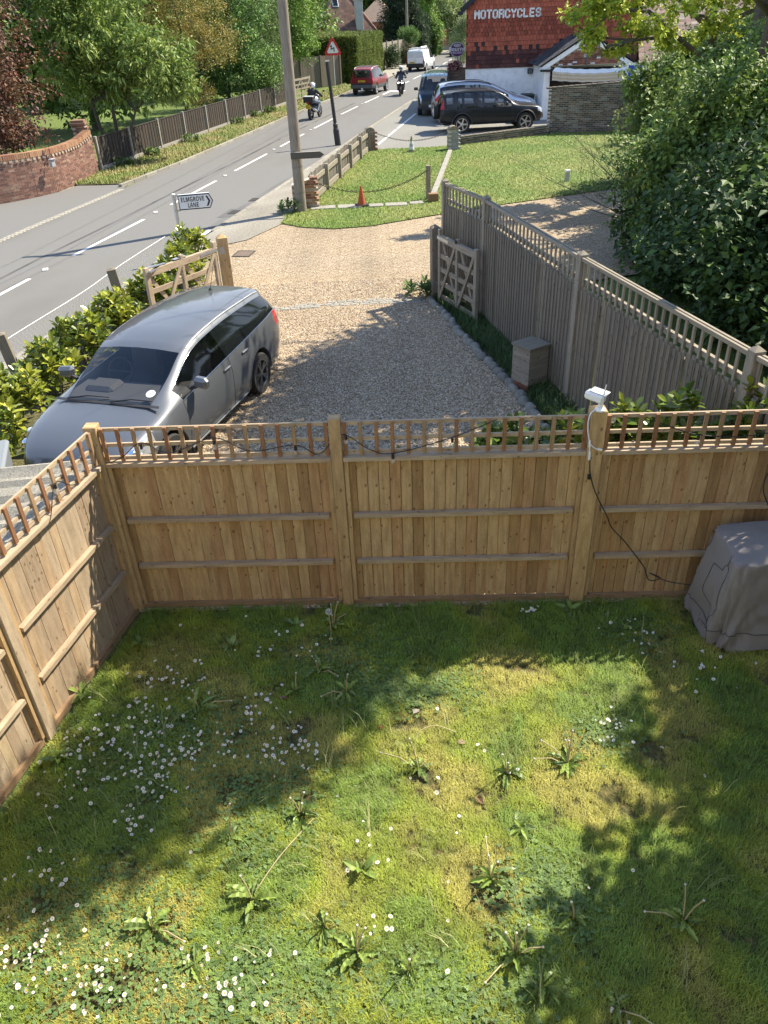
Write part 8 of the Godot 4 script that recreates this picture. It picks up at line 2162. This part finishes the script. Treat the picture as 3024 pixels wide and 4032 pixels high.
func dandelions() -> void:
	R.seed = 1414
	var lv := [dandelion_leaf(0.165, 0.024, 1), dandelion_leaf(0.185, 0.027, 2), dandelion_leaf(0.13, 0.022, 3)]
	var dock := []
	for s in 2:
		var b := MB.new()
		for i in 5:
			var u := i / 5.0; var u2 := (i + 1) / 5.0
			var w0 := 0.04 * sin(u * 2.9 + 0.15); var w1 := 0.04 * sin(u2 * 2.9 + 0.15)
			var y0 := 0.10 * u - 0.08 * u * u; var y1 := 0.10 * u2 - 0.08 * u2 * u2
			b.quad(V(u * 0.2, y0, 0), V(u2 * 0.2, y1, 0), V(u2 * 0.2, y1 + 0.012, w1), V(u * 0.2, y0 + 0.012, w0), Vector3.UP)
			b.quad(V(u * 0.2, y0, 0), V(u2 * 0.2, y1, 0), V(u2 * 0.2, y1 + 0.012, -w1), V(u * 0.2, y0 + 0.012, -w0), Vector3.UP)
		dock.append(b.mesh())
	var tint := [leaf_mat(Color(0.4, 0.4, 0.4), 0.45), leaf_mat(Color(0.4, 0.4, 0.4), 0.45), leaf_mat(Color(0.4, 0.4, 0.4), 0.45)]
	tint[0].albedo_color = L(0.17, 0.25, 0.05); tint[1].albedo_color = L(0.22, 0.30, 0.07); tint[2].albedo_color = L(0.13, 0.19, 0.055)
	var stalkm := mat(L(0.38, 0.32, 0.17), 0.7)
	var spots := [[-1.50, -5.41, 7, 0, 0.8, "dock rosette in the shade below the left bay of the fence"], [-0.54, -5.62, 12, 4, 1.0, "tall weed clump at the foot of the middle fence post"], [-0.72, -3.56, 13, 3, 1.2, "big dandelion left of the lawn centre with stalks lying flat"], [0.18, -3.92, 10, 3, 0.9, "pale wilting dandelion in the middle of the sunny patch"], [0.86, -3.84, 12, 2, 1.0, "dandelion in the sun with two upright bare stalks"], [1.34, -3.90, 14, 5, 1.15, "largest dandelion at the right with a sheaf of bare stalks"], [0.88, -3.38, 6, 0, 0.8, "little dandelion below the pair of sunny dandelions"], [0.61, -2.99, 11, 3, 1.0, "dandelion with three stalks near the lawn centre"], [-0.99, -2.90, 12, 1, 1.25, "broad-leaved dandelion at the lower left"], [-0.51, -2.72, 9, 1, 0.95, "dandelion with one long stalk, lower left of centre"], [-0.30, -2.54, 12, 4, 1.1, "dandelion with sprawling stalks at the lower centre"], [0.69, -2.48, 13, 5, 1.1, "dandelion with the tallest sheaf of stalks at the bottom centre"], [0.83, -2.29, 8, 0, 1.0, "round-leaved dandelion at the bottom edge right of centre"], [1.11, -2.69, 9, 1, 0.95, "dandelion right of the clover patch"], [1.80, -2.65, 11, 3, 1.05, "dandelion at the right edge of the sunlight with two tall stalks"], [-0.27, -3.10, 7, 0, 0.8, "small dandelion left of the lawn centre line"], [-1.21, -3.39, 8, 1, 0.85, "small dandelion near the fallen stalk"], [-2.38, -5.50, 6, 0, 0.8, "dock in the shaded corner of the two fences"], [-2.75, -4.88, 6, 0, 1.0, "pale broad-leaved weed at the foot of the left fence post"], [-2.72, -4.16, 12, 0, 1.1, "leafy weed clump against the left fence nearest the camera"], [-1.67, -4.65, 11, 2, 1.1, "dandelion among the daisies at the left"], [-0.65, -5.03, 11, 3, 1.1, "dandelion with pale seed stalks behind the daisies"], [-0.91, -5.66, 6, 0, 0.8, "dock under the middle of the left bay"], [-1.64, -2.76, 11, 2, 1.2, "large dandelion at the left near the bottom"], [-1.32, -2.51, 9, 0, 1.0, "dandelion with upright leaves at the bottom left"], [-0.84, -4.79, 8, 1, 0.9, "grassy dandelion in the half shade"], [-0.40, -4.76, 9, 2, 1.0, "dandelion at the top edge of the sunlight"], [0.02, -2.42, 8, 1, 0.9, "dandelion at the bottom edge left of centre"], [1.24, -2.16, 9, 1, 0.95, "dandelion in the shade at the bottom right corner"], [1.75, -5.72, 6, 0, 0.9, "dock leaves below the camera post"], [2.2, -5.4, 7, 0, 0.6, "grey-green thistle seedling left of the barbecue cover"]]
	for q in spots:
		var t := thing("dandelion", q[5], "weed", V(q[0], 0.005, q[1]), rf(0, TAU), "weeds growing in the lawn")
		var src: Array = dock if q[3] == 0 and q[2] < 8 else lv
		for i in q[2]:
			var a: float = TAU * i / q[2] + rf(-.3, .3)
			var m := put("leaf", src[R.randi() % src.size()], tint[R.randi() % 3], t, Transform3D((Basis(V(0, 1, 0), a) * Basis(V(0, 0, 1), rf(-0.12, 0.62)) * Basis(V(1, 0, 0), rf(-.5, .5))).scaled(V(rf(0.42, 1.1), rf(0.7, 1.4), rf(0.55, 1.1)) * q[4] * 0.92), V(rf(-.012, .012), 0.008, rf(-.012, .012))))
		for i in q[3]:
			var flatl := R.randf() < 0.3
			var a := rf(0, TAU)
			var h := rf(0.2, 0.36)
			var e := V(cos(a) * h * (0.9 if flatl else 0.22), h * (0.25 if flatl else 0.95), sin(a) * h * (0.9 if flatl else 0.22))
			var b := MB.new(); b.tube([V(0, 0, 0), e * 0.5 + V(0, 0.05, 0), e], [0.0058, 0.005, 0.0042], 5)
			var s := put("stalk", b, stalkm, t)
			var hd := MB.new(); hd.col = C(0.45, 0.43, 0.38); hd.ball(e, V(0.009, 0.007, 0.009), 8, 5); put("bare_head", hd, M.plain, s)
	# one clock still whole
	var c := thing("seed_head", "single round white dandelion clock on a tall stalk before the fence", "flower", V(-0.56, 0.0, -5.38))
	var st := MB.new(); st.tube([V(0, 0, 0), V(0.02, 0.2, 0.01), V(0.015, 0.42, 0.0)], [0.004], 5); put("stalk", st, stalkm, c)
	var sd := MB.new(); sd.col = C(0.7, 0.7, 0.66)
	for i in 90:
		var d := V(R.randfn(), R.randfn(), R.randfn()).normalized()
		sd.tube([V(0.015, 0.42, 0) + d * 0.006, V(0.015, 0.42, 0) + d * 0.027], [0.0006], 3, false); sd.ball(V(0.015, 0.42, 0) + d * 0.028, V(0.004, 0.004, 0.004), 4, 3)
	put("clock", sd, M.petal, c)
	# fallen stalk and leaves
	for q in [["long pale dandelion stalk lying across the grass left of centre", [V(-1.02, 0.02, -2.92), V(-0.85, 0.05, -3.2), V(-0.62, 0.03, -3.52)]], ["curling straw stem arched over the sunny grass", [V(0.16, 0.0, -4.02), V(0.18, 0.14, -4.15), V(0.32, 0.17, -4.22), V(0.5, 0.1, -4.2)]]]:
		var t := thing("loose_stalk", q[0], "stalk")
		cable("stem", q[1], 0.0042, stalkm, t)
	for q in [[0.55, -4.15, "curled pale dead leaf on the sunny grass, right of the arched stem", C(0.4, 0.3, 0.2)], [-0.1, -4.35, "orange-brown dead leaf at the left of the sunny patch", C(0.35, 0.15, 0.06)], [0.62, -3.6, "crumpled brown leaf below the sunny dandelions", C(0.2, 0.11, 0.06)], [-0.95, -4.72, "dull pink dead leaf in the half shade", C(0.28, 0.14, 0.13)], [2.1, -5.6, "dead leaf beside the barbecue cover", C(0.3, 0.24, 0.18)], [0.2, -4.5, "bleached scrap of leaf near the top of the sunlight", C(0.5, 0.45, 0.38)]]:
		var t := thing("dead_leaf", q[2], "leaf", V(q[0], 0.03, q[1]), rf(0, TAU))
		var b := MB.new(); b.col = q[3]
		b.tri(V(-0.035, 0.0, 0), V(0.0, 0.018, 0.022), V(0.04, 0.005, 0), Vector3.UP); b.tri(V(-0.035, 0.0, 0), V(0.04, 0.005, 0), V(0.0, 0.014, -0.022), Vector3.UP); b.tri(V(0.0, 0.018, 0.022), V(0.03, 0.03, 0.02), V(0.04, 0.005, 0), Vector3.UP)
		put("blade", b, M.leaf, t)

func daisies() -> void:
	R.seed = 1515
	var b := MB.new()
	b.col = C(1, 1, 1)
	for k in 12:
		var a := TAU * k / 12; var e := TAU * (k + 0.42) / 12; var g := TAU * (k - 0.42) / 12
		b.tri(V(cos(a) * 0.004, 0.001, sin(a) * 0.004), V(cos(e) * 0.0165, 0.004, sin(e) * 0.0165), V(cos(g) * 0.0165, 0.004, sin(g) * 0.0165), Vector3.UP)
	b.col = C(0.75, 0.45, 0.02)
	b.ball(V(0, 0.002, 0), V(0.0055, 0.004, 0.0055), 8, 4)
	b.col = C(0.10, 0.15, 0.04)
	b.tube([V(0, -0.055, 0), V(0, 0, 0)], [0.0012], 3, false)
	var dm := b.mesh()
	var patch := [[-2.14, -4.5, 0.5, 0.4, 60], [-2.5, -4.1, 0.28, 0.35, 48], [-1.90, -3.9, 0.26, 0.26, 60], [-1.14, -4.59, 0.2, 0.2, 24], [-0.92, -4.2, 0.2, 0.22, 26], [-1.5, -4.25, 0.35, 0.25, 40], [1.76, -4.18, 0.2, 0.16, 20], [2.24, -5.33, 0.24, 0.2, 16], [1.37, -5.72, 0.11, 0.06, 12], [-2.36, -2.55, 0.22, 0.3, 46], [-1.9, -2.45, 0.2, 0.2, 30], [-1.13, -2.42, 0.36, 0.22, 36], [-2.02, -3.5, 0.12, 0.13, 14], [-0.25, -3.25, 0.16, 0.2, 8], [-0.15, -2.68, 0.08, 0.07, 6], [-0.74, -4.15, 0.12, 0.18, 16], [-0.9, -5.35, 0.3, 0.2, 12], [1.23, -2.12, 0.08, 0.03, 4], [-2.46, -3.22, 0.25, 0.2, 18], [-1.96, -5.05, 0.35, 0.2, 26], [2.75, -4.9, 0.3, 0.25, 16], [0.1, -3.4, 1.4, 1.1, 22], [-1.4, -5.5, 0.6, 0.3, 10]]
	var pts := []
	for q in patch:
		for i in q[4]:
			var p := Vector2(q[0] + R.randfn() * q[2] * 0.6, q[1] + R.randfn() * q[3] * 0.6)
			var fx := -2.50 - (p.y + 6.07) * 0.2336
			if p.x < fx + 0.05 or p.y < -5.85: continue
			pts.append(p)
	pts.sort_custom(func(a, c): return a.y > c.y)
	var xf := []
	for i in pts.size():
		var t := Transform3D((Basis(V(1, 0, 0), rf(-0.25, 0.75)) * Basis(V(0, 0, 1), rf(-.55, .55)) * Basis(V(0, 1, 0), rf(0, TAU))).scaled(Vector3.ONE * rf(0.45, 0.98)), V(pts[i].x, rf(0.045, 0.085), pts[i].y))
		if i < 298:
			var o := put("daisy", dm, M.petal, self, t)
			tag(o, "small white daisy with a yellow eye open in the lawn grass", "daisy", "daisies scattered over the near part of the lawn")
		else: xf.append(t)
	tag(many("daisy_drift", dm, M.petal, xf, [Color.WHITE]), "drift of white daisies spread over the back of the lawn towards the fences", "daisies")

func covered_barbecue() -> void:
	R.seed = 1616
	var t := thing("barbecue_cover", "tall covered barbecue under a creased grey cloth cover by the fence", "barbecue", V(3.57, 0, -5.40))
	var b := MB.new(); b.col = C(0.215, 0.198, 0.192)
	var nz := noise(61, 1.0, 2)
	var rings := 34; var seg := 84
	var P := []
	for i in rings + 1:
		var u := i / float(rings)
		var row := []
		for k in seg:
			var a := TAU * k / seg
			var c := cos(a); var s := sin(a)
			var y: float; var q := 1.0
			if u < 0.72:
				y = 1.12 * u / 0.72
				q = lerpf(1.0, 0.93, pow(u / 0.72, 1.5))
				q += 0.04 * sin(u * 5.0 + a * 2.0)
			else:
				var w := (u - 0.72) / 0.28
				y = 1.12 + 0.06 * sin(minf(w * 1.3, 1.0) * PI * 0.5)
				q = 0.93 * (1.0 - w) + 0.001
				if w < 0.12: y -= 0.02 * (1 - w / 0.12)
			var pw := 0.2
			var rx := 0.66 * pow(absf(c), pw * 1.3) * signf(c); var rz := 0.33 * pow(absf(s), pw * 1.3) * signf(s)
			var n := sqrt(rx * rx + rz * rz)
			var fold := 0.0
			if u < 0.75:
				var am := 0.042 * (1.0 - u) + 0.008
				fold = am * (1.0 - absf(nz.get_noise_2d(a * 2.3 + u * 1.6, u * 1.1) * 2.2)) + 0.012 * nz.get_noise_2d(a * 3.0 - u * 2.0, u * 3.0)
				fold += 0.06 * exp(-pow((u - 0.12) / 0.1, 2.0)) * nz.get_noise_2d(c * 2.0, s * 2.0 + 9.0)
			var hem := 0.0
			if i == 0: hem = 0.05 + 0.06 * nz.get_noise_2d(c * 2.0 + 5.0, s * 2.0)
			var sag := 0.03 * nz.get_noise_2d(rx * q * 3.0 + 3.0, rz * q * 3.0) * (1.0 if u > 0.72 else 0.0)
			row.append(V(rx * q + c * fold, maxf(0.015, y * 0.88 + hem * (1.0 if i == 0 else 0.0) + sag), rz * q + s * fold))
		P.append(row)
	for i in rings:
		for k in seg:
			var k2 := (k + 1) % seg
			var ns := []
			for e in [[i, k], [i, k2], [i + 1, k2], [i + 1, k]]:
				var du: Vector3 = P[mini(e[0] + 1, rings)][e[1]] - P[maxi(e[0] - 1, 0)][e[1]]
				var dk: Vector3 = P[e[0]][(e[1] + 1) % seg] - P[e[0]][(e[1] + seg - 1) % seg]
				var nn := du.cross(dk).normalized()
				if nn.dot(P[e[0]][e[1]] * V(1, 0, 1) + V(0, 0.3 if i > rings * 0.7 else 0.0, 0)) < 0: nn = -nn
				ns.append(nn)
			b.quadn([P[i][k], P[i][k2], P[i + 1][k2], P[i + 1][k]], ns, [Vector2.ZERO, Vector2.ZERO, Vector2.ZERO, Vector2.ZERO])
	var cl := mat(Color.WHITE, 0.85, {"rim_enabled": true, "rim": 0.3})
	cl.normal_enabled = true; cl.uv1_triplanar = true; cl.uv1_world_triplanar = true; cl.uv1_scale = Vector3.ONE * 3.0
	cl.normal_texture = norm_tex(62, 0.008, 3, 5.0); cl.normal_scale = 0.35
	var body := put("cover", b, cl, t)
	for q in [[40, 8], [40, 30], [47, 0]]:
		var sm := MB.new(); sm.col = C(0.06, 0.06, 0.065)
		var pts := []
		for i in range(2, 25): pts.append(P[i][(q[0] + int(3.0 * sin(i * 0.2 + q[1]))) % seg] * 1.003)
		sm.tube(pts, [0.003], 4, false); put("seam", sm, M.plain, t)
	var hm := MB.new(); hm.col = C(0.06, 0.06, 0.065)
	var hp := []
	for k in seg + 1: hp.append(P[5][k % seg] * V(1.004, 1, 1.004))
	hm.tube(hp, [0.005], 4, false); put("hem_seam", hm, M.plain, t)

func left_corner() -> void:
	R.seed = 1717
	var t := thing("corrugated_roof", "mossy grey corrugated roof of a low shed behind the left fence", "shed roof")
	var b := MB.new()
	var o := V(-2.60, 1.62, -6.3); var ex := V(-0.2336, 0, 1).normalized(); var es := V(-0.97, -0.16, -0.2)
	var m := tri_mat(tile_tex(71, 0.03, 4, [[0.0, C(0.10, 0.10, 0.075)], [0.45, C(0.28, 0.26, 0.21)], [1.0, C(0.42, 0.39, 0.33)]]), 1.6, 0.95, norm_tex(72, 0.08, 3, 5.0), 0.8)
	for i in 60:
		for j in 8:
			var u := i * 0.058; var u2 := (i + 1) * 0.058; var s := j * 0.25; var s2 := (j + 1) * 0.25
			var h := 0.028 * sin(u * 42.0); var h2 := 0.028 * sin(u2 * 42.0)
			b.col = Color.WHITE * rf(0.9, 1.1)
			b.quad(o + ex * u + es * s + V(0, h, 0), o + ex * u2 + es * s + V(0, h2, 0), o + ex * u2 + es * s2 + V(0, h2, 0), o + ex * u + es * s2 + V(0, h, 0), Vector3.UP)
	put("sheet", b, m, t)
	for s in [0.02, 1.9]:
		var w := MB.new(); w.col = C(0.7, 0.68, 0.62); w.bar(o + es * s + V(0, -0.08, 0), o + ex * 3.0 + es * s + V(0, -0.08, 0), 0.05, 0.09); put("purlin", w, M.greywood, t)
	for q in [[0.1, 0.05], [0.1, 1.88], [2.9, 0.05], [2.9, 1.88]]:
		var p: Vector3 = o + ex * q[0] + es * q[1]
		var w := MB.new(); w.bar(V(p.x, 0, p.z), p - V(0, 0.1, 0), 0.07, 0.07); put("leg", w, M.greywood, t)
	wheelie_bin("grey-blue wheelie bin behind the corrugated roof at the left edge", V(-4.45, 0.0, -7.5), 0.3, C(0.13, 0.15, 0.165))

func clover() -> void:
	R.seed = 1818
	var b := MB.new()
	for k in 3:
		var a := TAU * k / 3
		var c := V(cos(a) * 0.009, 0.03, sin(a) * 0.009)
		var pv := []
		for j in 6: pv.append(c + V(cos(TAU * j / 6) * 0.0095, 0.002 * (j % 2), sin(TAU * j / 6) * 0.0095))
		for j in range(1, 5): b.tri(pv[0], pv[j], pv[j + 1], Vector3.UP)
	b.tube([V(0, 0, 0), V(0, 0.03, 0)], [0.001], 3, false)
	var xf := []; var cols := []
	for q in [[-1.9, -4.3, 0.7, 0.6, 1500], [-1.0, -3.6, 0.4, 0.5, 900], [0.15, -4.75, 0.45, 0.2, 1300], [0.95, -2.85, 0.28, 0.3, 1100], [-2.1, -2.7, 0.6, 0.5, 1800], [-1.0, -2.4, 0.6, 0.3, 1800], [0.3, -2.3, 0.5, 0.2, 700], [-0.5, -5.2, 0.7, 0.35, 700], [1.75, -4.2, 0.25, 0.2, 400], [2.3, -5.3, 0.4, 0.3, 500]]:
		for i in q[4]:
			var p := Vector2(q[0] + R.randfn() * q[2] * 0.6, q[1] + R.randfn() * q[3] * 0.6)
			if p.x < -2.50 - (p.y + 6.07) * 0.2336 + 0.04 or p.y < -5.95: continue
			var s := rf(0.6, 1.1)
			xf.append(Transform3D((Basis(V(0, 1, 0), rf(0, TAU)) * Basis(V(1, 0, 0), rf(-.4, .4))).scaled(Vector3.ONE * s), V(p.x, rf(0, 0.015), p.y)))
			var cc := pal([C(0.085, 0.15, 0.035), C(0.11, 0.18, 0.04), C(0.065, 0.12, 0.03)]) * rf(0.85, 1.2); cc.a = 1.0
			cols.append(cc)
	tag(many("clover", b, M.grass, xf, cols), "patches of clover leaves spreading through the lawn", "clover")

func pebbles() -> void:
	R.seed = 1919
	var b := MB.new(); b.ball(Vector3.ZERO, V(0.0095, 0.006, 0.008), 6, 4)
	var pg := PackedVector2Array([Vector2(-3.6, -6.3), Vector2(3.2, -6.2), Vector2(2.3, -9.2), Vector2(2.0, -11.1), Vector2(1.3, -14.5), Vector2(1.0, -17), Vector2(-3.0, -17), Vector2(-3.3, -14.0)])
	var xf := []; var cols := []
	for i in 80000:
		var p := Vector2(rf(-3.6, 3.2), rf(-17, -6.2))
		if not inside(p, pg): continue
		xf.append(Transform3D((Basis(V(0, 1, 0), rf(0, TAU)) * Basis(V(1, 0, 0), rf(-.6, .6))).scaled(Vector3.ONE * rf(0.6, 1.5)), V(p.x, 0.013 + rf(0, 0.006), p.y)))
		var cc := pal([C(0.48, 0.375, 0.25), C(0.60, 0.50, 0.37), C(0.33, 0.24, 0.155), C(0.68, 0.60, 0.49), C(0.22, 0.165, 0.115)]) * rf(0.8, 1.15); cc.a = 1.0
		cols.append(cc)
	tag(many("gravel", b, M.plain, xf, cols), "loose golden pebbles covering the drive", "gravel")

func grasses() -> void:
	grass_area("lawn_grass", [Vector2(-3.85, 0.0), Vector2(3.6, 0.0), Vector2(4.2, -5.75), Vector2(3.0, -5.82), Vector2(-2.45, -6.02), Vector2(-3.35, -2.2)], 0.0, 3800, tuft(0.045, 0.0042, 9, 0.022, 5), 0.6, 1.25, lawn_tint, 2001)
	grass_area("lawn_grass", [Vector2(-3.3, -1.6), Vector2(3.2, -1.6), Vector2(4.1, -5.75), Vector2(3.0, -5.82), Vector2(-2.45, -6.02), Vector2(-3.35, -2.2)], 0.0, 130, tuft(0.13, 0.0042, 8, 0.04, 6), 0.35, 1.15, func(x, z):
		var n: float = gnz.get_noise_2d(x * 2.2, z * 2.2)
		var cc := C(0.15, 0.22, 0.03)
		cc.a = 1.0 if n < 0.02 or z < -5.4 else 0.0
		return cc, 2002)
	grass_area("grass_stems", [Vector2(-3.3, -1.6), Vector2(3.2, -1.6), Vector2(4.1, -5.75), Vector2(3.0, -5.82), Vector2(-2.45, -6.02), Vector2(-3.35, -2.2)], 0.0, 16, tuft(0.24, 0.004, 5, 0.05, 16), 0.5, 1.15, func(x, z):
		var cc := C(0.30, 0.30, 0.12)
		cc.a = 1.0 if gnz.get_noise_2d(x * 1.6 + 70, z * 1.6) > -0.02 else 0.0
		return cc, 2006)
	grass_area("front_lawn_grass", FRONT, 0.035, 300, tuft(0.045, 0.010, 8, 0.05, 7), 0.7, 1.4, front_tint, 2003)
	grass_area("verge_grass", [Vector2(-10.6, -32.9), Vector2(-10.8, -30.5), Vector2(-9.7, -30.3), Vector2(-8.95, -30.3), Vector2(-7.9, -34.0), Vector2(-5.95, -43.0), Vector2(-3.7, -53.0), Vector2(-2.2, -60.0), Vector2(-0.8, -66.0), Vector2(-1.6, -70.4), Vector2(-4.9, -58.0), Vector2(-5.0, -56.5)], 0.035, 190, tuft(0.09, 0.016, 8, 0.07, 8), 0.6, 1.5, verge_tint, 2004)
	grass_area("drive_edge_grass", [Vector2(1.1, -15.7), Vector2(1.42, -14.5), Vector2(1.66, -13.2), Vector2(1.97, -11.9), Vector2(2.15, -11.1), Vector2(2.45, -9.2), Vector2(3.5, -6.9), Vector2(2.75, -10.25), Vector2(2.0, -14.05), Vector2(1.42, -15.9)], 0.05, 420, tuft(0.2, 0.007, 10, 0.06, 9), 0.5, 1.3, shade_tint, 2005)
	# weeds along the far fence
	R.seed = 2100
	var wv := [whorl(12, 0.26, 0.07, 61)]
	for q in [[-9.3, -36.6, "bright weed clump at the first concrete post of the dark fence"], [-8.3, -40.3, "weed clump against the middle of the dark fence"], [-7.0, -46.8, "weed clump below a concrete post of the dark fence"], [-6.2, -49.6, "broad weed clump near the far end of the dark fence"], [-5.7, -51.6, "last weed clump before the field gate"], [-9.9, -34.2, "grey-leaved weed clump beside the brick wall end"], [1.0, -15.6, "leafy weed clump round the foot of the right-hand gate post"], [-2.3, -24.0, "weeds round the foot of the telegraph pole"]]:
		var t := thing("weed_clump", q[2], "weed", V(q[0], 0.06, q[1]), 0.0, "weed clumps along the fences")
		var xf := []
		for i in 16: xf.append(Transform3D(Basis(V(0, 1, 0), rf(0, TAU)).scaled(Vector3.ONE * rf(0.5, 1.1)), V(rf(-.35, .35), rf(0, 0.15), rf(-.3, .3))))
		many("leaves", wv[0], M.leaf, xf, [C(0.10, 0.18, 0.03), C(0.13, 0.21, 0.04), C(0.08, 0.14, 0.03)], t)

func _ready() -> void:
	var cam := Camera3D.new()
	cam.name = "Camera"
	add_child(cam)
	var p := deg_to_rad(33.2); var r := deg_to_rad(-2.6)
	var fw := V(0, -sin(p), -cos(p)); var rt := Vector3.RIGHT; var up := rt.cross(fw)
	var rr := rt * cos(r) + up * sin(r); var uu := up * cos(r) - rt * sin(r)
	cam.transform = Transform3D(Basis(rr, uu, -fw), V(0, 5.0, 0))
	cam.fov = 67.32
	cam.near = 0.05
	cam.far = 1500.0
	cam.current = true
	var sky := ProceduralSkyMaterial.new()
	sky.sky_top_color = Color(0.36, 0.46, 0.62)
	sky.sky_horizon_color = Color(0.80, 0.83, 0.86)
	sky.sky_curve = 0.25
	sky.ground_bottom_color = Color(0.20, 0.22, 0.14)
	sky.ground_horizon_color = Color(0.45, 0.5, 0.42)
	sky.sky_energy_multiplier = 1.15
	var env := Environment.new()
	env.background_mode = Environment.BG_SKY
	env.sky = Sky.new()
	env.sky.sky_material = sky
	env.tonemap_mode = Environment.TONE_MAPPER_LINEAR
	env.tonemap_exposure = 2.25
	env.sdfgi_enabled = true
	env.ssao_enabled = true
	env.ssil_enabled = true
	var we := WorldEnvironment.new()
	we.name = "WorldEnvironment"
	we.environment = env
	add_child(we)
	var sun := DirectionalLight3D.new()
	sun.name = "Sun"
	sun.light_color = Color(1.0, 0.955, 0.87)
	sun.light_energy = 1.55
	sun.light_angular_distance = 0.5
	sun.shadow_enabled = true
	add_child(sun)
	var ray := V(-0.86 * cos(deg_to_rad(50)), -sin(deg_to_rad(50)), 0.51 * cos(deg_to_rad(50)))
	sun.look_at_from_position(Vector3.ZERO, ray, Vector3.UP)
	gnz = noise(3, 0.35, 3)
	make_materials()
	lay_ground()
	own_house()
	walls()
	shop()
	far_house()
	garden_fences()
	grey_fence()
	gates()
	far_fences()
	road_furniture()
	left_corner()
	vehicles()
	riders()
	trees()
	shrubbery()
	covered_barbecue()
	grasses()
	clover()
	dandelions()
	daisies()
	pebbles()
